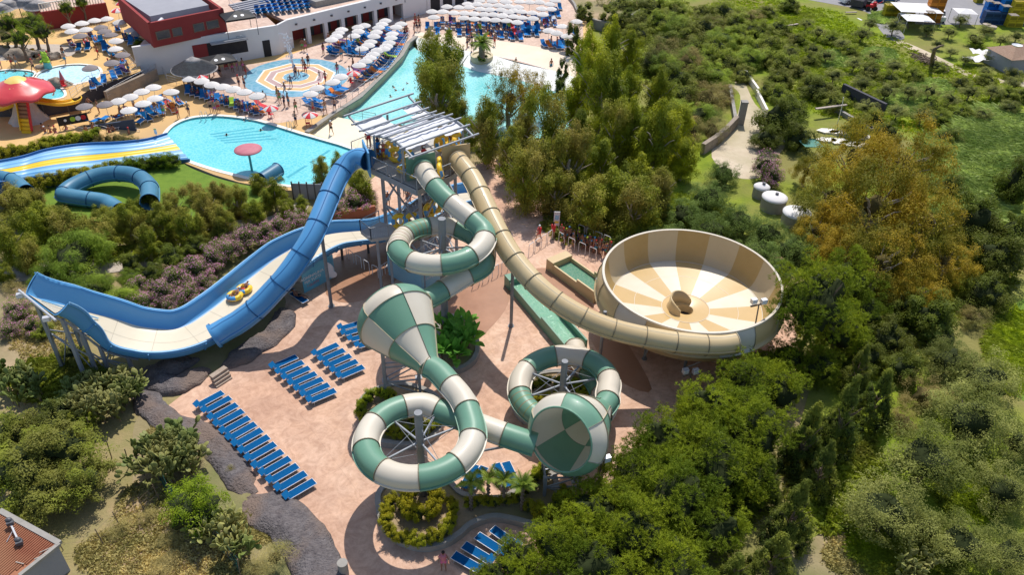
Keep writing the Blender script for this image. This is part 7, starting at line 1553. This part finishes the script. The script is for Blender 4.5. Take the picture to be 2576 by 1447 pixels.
# floodlight masts
def mast(foot, z, h, q, label, lean=None):
    f_ = W(*foot, z); root = empty('floodlight_mast', f_, label, 'floodlight'); t = f_ + V3((0,0,h)) if lean is None else W(*lean); mb = MB(); mb.cyl(f_, t, .07, .05, n=8); local(mb.build('pole', 'dkmetal'), root)
    mb = MB(); mb.beam(t + V3((-.6,-.1,0)), t + V3((.6,.25,.1)), .1); local(mb.build('cross_arm', 'bark'), root)
    for s in (-.38,.32):
        mb = MB(); c = t + V3((s,.1,.35)); mb.box(c, (.42,.3,.36), .35); mb.box(c + V3((.03,-.16,-.02)), (.36,.03,.28), .35, 1); local(mb.build('lamp', ['rail','whiteplastic']), root)
mast((1880,930), 0, 6.0, None, 'slim floodlight mast with two lamps in front of the big bowl', lean=(*Q12(2160,735), 6.0))
mast((1740,1030), 0, 3.2, None, 'short floodlight mast with two lamps above the near pines', lean=(*Q12(1590,1320), 2.6)); mast((1505,1215), 0, 4.2, None, 'floodlight by the checkered funnel at the pine edge', lean=(*Q11(2345,1090), 3.5))
mb = MB(); p = W(866,1447, .0); mb.cyl(p, p + V3((0,0,1.1)), .28, n=18); mb.cyl(p + V3((0,0,1.1)), p + V3((0,0,1.14)), .30, n=18); o = mb.build('bollard', 'concrete'); tag(o, 'grey concrete bollard at the bottom edge beside the rocks', 'bollard')
mb = MB(); p = W(*Q5(1580,110), D1) ; sb_ = empty('info_sign', p, 'small white and yellow sign on a post at the curved pool edge', 'sign'); mb.box(p+V3((0,0,.95)), (.28,.03,.7)); local(mb.build('board', 'whiteplastic'), sb_); mb = MB(); mb.box(p+V3((0,-.02,1.22)), (.28,.02,.14)); local(mb.build('heading', 'syellow'), sb_); mb = MB(); mb.cyl(p, p+V3((0,0,.6)), .02, n=5); local(mb.build('post', 'rail'), sb_)
# wire fence with green net, lower corner
wf = empty('wire_fence', W(500,1380), 'sagging green net fence on rusty posts beside the cacti', 'fence'); P = [W(*Q13(*q), 0) for q in [(700,380),(850,560),(985,620),(1110,650),(1215,730),(1300,880),(1480,1060),(1620,1210),(1740,1330),(1830,1460)]]
mb = MB(); 
for p in P: mb.cyl(p, p + V3((.1,0,1.6)), .035, n=5)
local(mb.build('posts' if 0 else 'post_frame', 'bark'), wf); mb = MB(); mat('net', (.02,.10,.09), rough=.9)
Pn = resample(P[4:], .25)
for j in range(6): mb.tube([p + V3((.05*math.sin(i*.7+j), .03*j, .15+.27*j + .06*math.sin(i*.5+j))) for i, p in enumerate(Pn)], .012, 3, cap=False)
for p in Pn: mb.cyl(p + V3((0,0,.12)), p + V3((0,0,1.5)), .009, n=3, cap=False)
local(mb.build('net', 'net'), wf)
w2 = empty('wire_fence', W(400,1300), 'thin wire fence on iron stakes between the dry grass and the big bush', 'fence'); P = [W(*Q13(*q), 0) for q in [(1215,880),(1110,980),(920,1090),(790,1220),(480,1260)]]; mb = MB()
for p in P: mb.cyl(p, p + V3((-.15,.05,1.4)), .03, n=5)
for h in (.5,.9,1.3): mb.tube([p + V3((-.1,0,h)) for p in P], .008, 3, cap=False)
local(mb.build('stake_and_wire', 'bark'), w2)
# rusty shed with roof lamps
sdp = [W(*Q13(*q), 2.4) for q in [(-200,860),(0,965),(455,1215),(150,1460),(-200,1700)]]; shd = empty('rusty_shed', (sdp[1].x,sdp[1].y,0), 'shed with a rusty corrugated tile roof in the bottom corner', 'shed')
mb = MB(); mb.poly([V3((p.x,p.y,2.4)) for p in ccw(sdp)]); local(mb.build('roof', 'rust'), shd)
mb = MB(); c0 = sum(sdp, V3())/5
dr2 = (sdp[2]-sdp[1]).normalized(); nr2 = V3((-dr2.y,dr2.x,0)); nr2 = nr2 if nr2.y < 0 else -nr2; L = (sdp[2]-sdp[1]).length
for i in range(34): a = sdp[1] + dr2*(L*(i+.5)/34); mb.cyl(a + V3((0,0,.03)) + nr2*.15, a + nr2*(5.2*(1-(i/34)**2*.35)-.0) * (1 if i < 25 else max(.1,(34-i)/9)) + V3((0,0,.03)), .055, n=6)
local(mb.build('roof_ribs' if 0 else 'roof_sheet', 'rust'), shd); mb = MB(); mb.beam(sdp[1] + V3((0,0,.03)), sdp[2] + V3((0,0,.03)), .3, .2); mb.beam(sdp[2] + V3((0,0,.03)), sdp[3] + V3((0,0,.03)), .22, .18); local(mb.build('verge', 'concrete'), shd)
mb = MB(); mb.walls(ccw([c0 + (p-c0)*.95 for p in sdp]), 0, 2.38); local(mb.build('wall', 'roofgrey'), shd)
fl2 = empty('roof_lamp', W(*Q13(110,1130), 2.5), 'dusty floodlight on a white metal bracket on the rusty roof', 'lamp'); a, b = W(*Q13(80,1060), 2.75), W(*Q13(150,1210), 2.6); mb = MB(); mb.beam(a, b, .09); mb.beam(W(*Q13(110,1090),2.7), W(*Q13(50,1200),2.5), .03); local(mb.build('bracket', 'rail'), fl2)
for q in (a, b): mb = MB(); mb.box(q + V3((0,0,.08)), (.34,.26,.22), .5); mb.ell(q + V3((-.1,.1,.2)), (.2,.16,.14), 8, 5); local(mb.build('lamp_head', 'dkmetal'), fl2)
for q in [(120,1350),(260,1330),(300,1280)]: mb = MB(); a = W(*Q13(*q), 2.5); mb.beam(a, a + V3((.5,.35 if q[0] > 200 else -.12,.02)), .05, .03); o = mb.build('wood_batten', 'barkpale'); later(o, 'pale weathered batten lying on the rusty roof', 'batten', *Q13(*q), 'battens on the roof')
# ---------------- yard and car park on the far slope
for (x, y, r_, h, lab) in [(1911,494,.8,1.1,'smallest white domed water tank, at the oleander'),(1942,525,1.22,1.3,'middle white domed water tank with an open hatch'),(1998,562,1.32,1.2,'largest white water tank with a crumbling dome')]:
    p = W(x, y, 0); root = empty('water_tank', p, lab, 'water tank'); mb = MB(); mb.cyl((0,0,0),(0,0,h), r_, n=28); mb.build('tank_wall', 'concrete', root); mb = MB(); mb.lathe([(r_*1.03,h-.05),(r_*1.03,h+.06),(r_*.8,h+.2),(r_*.4,h+.36),(.01,h+.42)], (0,0,0), 28); mb.build('dome', 'whitewall', root); mb = MB(); mb.cyl((.1,-.1,h+.4),(.1,-.1,h+.56), .17, n=10); mb.build('hatch', 'dkmetal', root)
p = W(1862,312,0); root = empty('gate_pillar', p, 'grey stone gate pillar at the dirt yard', 'pillar'); mb = MB(); mb.box((0,0,1.4),(.7,.7,2.8)); mb.build('shaft','concrete',root); mb = MB(); mb.box((0,0,2.86),(.8,.8,.12)); mb.build('cap','concrete',root)
def wall_line(pts, z, h, t, m, label):
    P = [W(*q, z) for q in pts]; mb = MB()
    for a, b in zip(P, P[1:]): wallquad(mb, a, b, z, z+h, t)
    o = mb.build('stone_wall', m); tag(o, label, 'wall')
wall_line([(1852,312),(1845,270),(1838,225)], 0, .8, .4, 'concrete', 'long concrete wall running back from the gate pillar'); wall_line([(1770,390),(1800,370),(1830,345),(1855,318)], 0, 1.3, .5, 'boulder', 'low rubble stone wall beside the dirt yard'); wall_line([(1870,190),(1905,240),(1930,290)], 0, .8, .3, 'coping', 'low pale broken wall along the dirt track')
rv = empty('ruined_building', W(2130,300), 'roofless ruined building with a long dark wall', 'building'); P = [W(2085,275,0), W(2190,335,0), W(2215,300,0), W(2110,248,0)]
for a, b in ((P[0],P[1]),(P[3],P[2]),(P[0],P[3]),(P[1],P[2])): mb = MB(); wallquad(mb, a, b, 0, 2.0 if a == P[3] else .6, .4); local(mb.build('wall', 'darkwall' if a == P[3] else 'concrete'), rv)
pm_ = empty('white_pole', W(*Q4(740,1240)), 'leaning thin white pole in front of the dark ruined wall', 'pole'); mb = MB(); a = W(*Q4(700,1245),0); mb.tube([a, W(*Q4(745,1080),2.5), W(*Q4(762,975),4.2)], .05, 6); local(mb.build('shaft', 'whiteplastic'), pm_)
for i, (x, y, l, a_) in enumerate([(640,1070,4.5,.35),(230,250,3.2,.5),(840,120,2.0,.2)]): mb = MB(); p = W(*Q4(x,y), 1.2 if i == 0 else .3); mb.beam(p - V3((l/2*math.cos(a_), l/2*math.sin(a_),0)), p + V3((l/2*math.cos(a_), l/2*math.sin(a_),0)), .35, .12); o = mb.build('timber_plank', 'barkpale'); later(o, 'weathered pale plank lying in the scrub', 'plank', *Q4(x,y), 'planks in the scrub')
for i in range(8): mb = MB(); p = W(*Q8(610+ (i%4)*110, 20+(i//4)*90 + (i%4)*18), .2); random.seed(i); mb.poly([p + V3((random.uniform(.9,1.6)*math.cos(a), random.uniform(.5,.9)*math.sin(a), 0)) for a in [k*1.047 for k in range(6)]]); mb.walls([p + V3((1.2*math.cos(a), .7*math.sin(a), 0)) for a in [k*1.047 for k in range(6)]], 0, .2); o = mb.build('broken_slab', 'coping'); later(o, 'broken white concrete slab among the rust tinted trees', 'slab', *Q8(610+(i%4)*110, 20+(i//4)*90), 'broken slabs')
mb = MB(); p = W(*Q8(430,145), 1.5); 
for i in range(12): mb.box(p + V3((i*.18-1.0, 0, 0)), (.13,2.2,.05), .2)
mat('teal', (.12,.32,.26), rough=.7); o = mb.build('slatted_roof', 'teal'); tag(o, 'green slatted roof panel under the dark tree', 'roof panel')
# shack
sk_ = [W(*Q4(2330,700),0), W(*Q4(2390,745),0)]; a = W(*Q4(2405,745),0); zc2 = ZH(*Q4(2405,745), 0, Q4(0,600)[1]); r1_ = W(*Q4(2405,598), zc2); r0_ = W(*Q4(2355,515), zc2+.0); b = a + (V3((1,.25,0)))*9; c3 = b + V3((-1.0,5,0)); d3 = a + V3((-1.2,4.6,0))
shk = empty('grey_shack', a, 'grey rendered shack with a patched clay tile roof', 'shack'); mb = MB(); mb.prism([a,b,c3,d3], 0, zc2); local(mb.build('wall', 'roofgrey'), shk)
mb = MB(); e_ = .3; h1 = zc2+.02; mm = [a+V3((-e_,-e_,0)), b+V3((e_,-e_,0)), c3+V3((e_,e_,0)), d3+V3((-e_,e_,0))]; rg0 = (mm[0]+mm[3])/2 + V3((2.0,0,0)); rg1 = (mm[1]+mm[2])/2; up1 = V3((0,0,zc2+1.5)); 
for k in range(4): mm[k] = V3((mm[k].x,mm[k].y,h1))
R0, R1 = V3((rg0.x,rg0.y,zc2+1.4)), V3((rg1.x,rg1.y,zc2+1.4)); mb.add([mm[0],mm[1],R1,R0],[(0,1,2,3)]); mb.add([mm[3],mm[2],R1,R0],[(3,2,1,0)]); mb.add([mm[0],R0,mm[3]],[(0,1,2)]); local(mb.build('roof', 'tiles'), shk)
mb = MB(); mb.lathe([(.0,0),(.5,.12),(.7,.3)], W(*Q4(2500,470), zc2+1.8), 16); local(mb.build('satellite_dish', 'whiteplastic'), shk)
mb = MB(); random.seed(2); wp0, wp1 = W(*Q4(1490,560)), W(*Q4(1740,710))
for i in range(220): p = wp0.lerp(wp1, random.random()) + V3((random.gauss(0,.7), random.gauss(0,.6), random.uniform(.05,.55))); d = rvec(); d.z *= .2; mb.cyl(p - d*.4, p + d*.4, .06, n=5)
o = mb.build('log_pile', 'bark'); tag(o, 'heap of cut logs under the bare twisted trunk', 'woodpile', kind='stuff')
bt_ = empty('bare_tree', W(*Q4(1655,665)), 'bare twisted trunk bent over beside the woodpile', 'tree'); mb = MB(); mb.tube([W(*Q4(1650,660),0), W(*Q4(1660,560),2.0), W(*Q4(1680,490),3.4), W(*Q4(1730,462),3.9), W(*Q4(1770,450),4.1)], [.32,.28,.24,.16,.08], 8); local(mb.build('trunk', 'bark'), bt_)
# crates, vehicles and awnings in the car park
def crate_stack(q, nx, nz, m, label, s=1.0, rows=2):
    p = W(*Q4(*q), .02); 
    for i in range(nx):
        for k in range(nz):
            mb = MB(); c = p + V3((i*1.25*s, 0, .5*s + k*1.02*s)); mb.box(c, (1.2*s,1.2*s,.96*s)); mb.box(c + V3((0,-.61*s,-.1*s)), (1.05*s,.03,.5*s), mi=1); mb.box(c + V3((0,0,.47*s)), (1.05*s,1.05*s,.04), mi=1)
            o = mb.build('crate', [m, m+'_d']); later(o, label, 'crate', *Q4(q[0]+i*22, q[1]-k*22), 'plastic crates in the car park')
for n_, c_ in (('cyl',(.55,.42,.02)),('cbl',(.01,.20,.62)),('cor',(.65,.22,.02)),('cdb',(.02,.07,.20))): mat(n_, c_, rough=.5); mat(n_+'_d', tuple(v*.45 for v in c_), rough=.7)
crate_stack((1190,165), 4, 2, 'cyl', 'yellow plastic crate by the olive tree at the road'); crate_stack((1600,215), 2, 4, 'cor', 'orange plastic crate in the stack behind the olives'); crate_stack((2180,190), 3, 5, 'cbl', 'bright blue plastic crate in the large stack'); crate_stack((2320,230), 3, 5, 'cbl', 'blue plastic crate in the second stack'); crate_stack((2180,230), 4, 2, 'cdb', 'dark blue crate at the foot of the stacks'); crate_stack((2420,260), 2, 4, 'cyl', 'yellow crate beside the blue stacks'); crate_stack((2110,20), 1, 2, 'cyl', 'yellow crate at the top edge of the picture'); crate_stack((2240,60), 3, 4, 'cbl', 'blue crate in the stack at the car park edge')
mb = MB(); random.seed(8)
def pallet(q, z, n, label):
    for k in range(n):
        p = W(*Q4(*q), z + k*.16); mb = MB()
        for i in range(6): mb.box(p + V3((0,-.5+i*.2,.1)), (1.2,.12,.03))
        for i in range(3): mb.box(p + V3((-.5+i*.5,0,.04)), (.1,1.1,.09))
        o = mb.build('pallet', 'barkpale'); later(o, label, 'pallet', q and Q4(*q)[0], Q4(*q)[1]-k*3, 'wooden pallets')
for q, z, n in (((2230,10),4.3,3),((2400,60),4.3,3),((2470,150),3.5,3),((1640,120),3.2,3),((2300,30),4.2,2),((2500,190),.1,5),((1560,180),.1,4)): pallet(q, z, n, 'wooden pallet on top of the crates')
def car(q, rz, L, Wd, Hh, m, label, name='parked_car', cat='car'):
    p = W(*Q4(*q), .02); root = empty(name, p, label, cat, rz=rz); mb = MB()
    rows = [[V3((x, y, z)) for (y, z) in ((-Wd/2,.3),(-Wd/2,.75*Hh*.75),(-Wd*.42,h),(Wd*.42,h),(Wd/2,.75*Hh*.75),(Wd/2,.3))] for x, h in ((-L/2,.55*Hh),(-L*.46,.62*Hh),(-L*.3,.66*Hh),(L*.3,.66*Hh),(L*.47,.58*Hh),(L/2,.45*Hh))]
    mb.grid(rows, smooth=False); mb.add(rows[0], [(5,4,3,2,1,0)]); mb.add(rows[-1], [(0,1,2,3,4,5)]); mb.build('body', m, root)
    mb = MB(); v = [V3(t) for t in ((-L*.38,-Wd*.42,.64*Hh),(L*.2,-Wd*.42,.64*Hh),(L*.2,Wd*.42,.64*Hh),(-L*.38,Wd*.42,.64*Hh),(-L*.3,-Wd*.35,Hh),(L*.06,-Wd*.35,Hh),(L*.06,Wd*.35,Hh),(-L*.3,Wd*.35,Hh))]; mb.add(v, [(0,1,5,4),(1,2,6,5),(2,3,7,6),(3,0,4,7)]); mb.build('window', 'glass', root); mb = MB(); mb.add([t + V3((0,0,.01)) for t in v[4:]], [(0,1,2,3)]); mb.build('roof', m, root)
    for sx in (-.3,.3):
        for sy in (-1,1): mb = MB(); mb.cyl((L*sx, sy*Wd*.46, .32), (L*sx, sy*Wd*.52, .32), .32, n=14); w_ = mb.build('wheel', 'black', root); mb = MB(); mb.cyl((L*sx, sy*Wd*.5, .32), (L*sx, sy*Wd*.53, .32), .18, n=10); mb.build('rim', 'rail', w_)
    return root
car((840,25), .3, 4.2, 1.75, 1.5, 'whiteplastic', 'white car cut by the top edge beside the olive trees'); car((2545,120), 1.2, 4.2, 1.8, 1.5, 'whiteplastic', 'white car at the picture edge beside the pallets'); car((2540,60), 1.0, 4.3, 1.8, 1.5, 'rail', 'silver car behind the blue crates'); car((1190,10), .2, 4.0, 1.7, 1.45, 'bluefabric', 'dark blue car at the top edge of the car park'); car((2520,235), .1, 4.5, 1.8, 1.9, 'whiteplastic', 'white van with produce boxes on the gravel', 'parked_van', 'van'); car((1700,190), 1.3, 4.2, 1.8, 1.7, 'whiteplastic', 'white van behind the orange crates', 'parked_van', 'van')
car((940,45), .9, 5.5, 2.1, 2.4, 'darkwall', 'dark box truck at the top edge beside the red tiller', 'parked_truck', 'truck')
tl = empty('motor_tiller', W(*Q4(1030,100), .02), 'small red three wheeled motor tiller on the asphalt road', 'tiller'); mb = MB(); mb.box((0,0,.75),(1.5,.8,.5)); mb.ell((.5,0,1.15),(.35,.35,.3),8,6); mb.beam((.9,0,1.0),(1.7,0,1.5),.08); mb.build('body','red',tl); 
for x, y in ((-.6,-.5),(-.6,.5),(.6,-.45),(.6,.45)): mb = MB(); mb.cyl((x,y-.1,.38),(x,y+.1,.38),.38,n=12); mb.build('wheel','black',tl)
mb = MB(); mb.box((-.6,0,1.25),(.5,.5,.5)); mb.build('seat','black',tl)
for q, w_, d_, z, lab in [((1500,75),3.4,2.4,2.4,'large white market awning at the road'),((1500,175),2.2,1.8,1.9,'small white canopy over produce crates'),((1985,110),1.6,1.3,2.0,'white canopy behind the olive crowns'),((1600,60),1.4,1.2,2.3,'little white canopy joined to the market awning')]:
    c = W(*Q4(*q), z); root = empty('market_canopy', (c.x,c.y,0), lab, 'canopy'); mb = MB(); v = [c + V3(t) for t in ((-w_,-d_,0),(w_,-d_,-.1),(w_,d_,0),(-w_,d_,.1),(0,0,.45))]; mb.add(v, [(0,1,4),(1,2,4),(2,3,4),(3,0,4)]); local(mb.build('sheet','whitewall'),root)
    for i in range(4): mb = MB(); mb.cyl((v[i].x,v[i].y,0), v[i], .05, n=6); local(mb.build('post','rail'),root)
for i, q in enumerate([(2245,285),(2195,265)]): mb = MB(); p = W(*Q4(*q), .5); mb.cyl(p, p+V3((0,0,.4)), .75-.1*i, n=16); mb.cyl(p - V3((0,0,.5)), p, .5, n=12, mi=1); o = mb.build('round_tub', ['barkpale','dkmetal']); later(o, 'round pale tub under the blue crate stacks', 'tub', *Q4(*q), 'round tubs')
for i, q in enumerate([(2140,560),(2260,590),(2080,620)]): mb = MB(); p = W(*Q4(*q), .4); rows_ = []; random.seed(i); rows_ = [[p + V3((x*.5-1.5, y*.5-1.0, .5*random.random()+.3)) for x in range(7)] for y in range(5)]; mb.grid(rows_); o = mb.build('tarpaulin', 'whitewall'); later(o, 'crumpled white tarpaulin near the grey shack', 'tarpaulin', *Q4(*q), 'tarpaulins')
finish_labels()
# ================================================================== CAMERA, SUN, SKY
cam = bpy.data.cameras.new('camera'); co = bpy.data.objects.new('camera', cam); col.objects.link(co); cam.sensor_width = 36; cam.lens = F/2576*36; cam.clip_end = 6000; cam.clip_start = .5
M = Matrix((rt, up, -fw)).transposed().to_4x4(); M.translation = V3((0,0,H)); co.matrix_world = M; sc.camera = co
toS = V3((.07,.50,.89)).normalized(); el = math.asin(toS.z); az = math.atan2(toS.x, toS.y)
sl = bpy.data.lights.new('sun', 'SUN'); sl.energy = 4.5; sl.angle = R(.53); sl.color = (1,.95,.88); so = bpy.data.objects.new('sun', sl); col.objects.link(so); so.rotation_euler = (-toS).to_track_quat('-Z', 'Y').to_euler()
w = bpy.data.worlds.new('World'); sc.world = w; w.use_nodes = True; nt = w.node_tree; sky = nt.nodes.new('ShaderNodeTexSky'); sky.sky_type = 'NISHITA'; sky.sun_disc = False; sky.sun_elevation = el; sky.sun_rotation = az
nt.links.new(sky.outputs['Color'], nt.nodes['Background'].inputs['Color']); nt.nodes['Background'].inputs['Strength'].default_value = .145
sc.view_settings.view_transform = 'Standard'; sc.view_settings.look = 'None'; sc.view_settings.exposure = 0
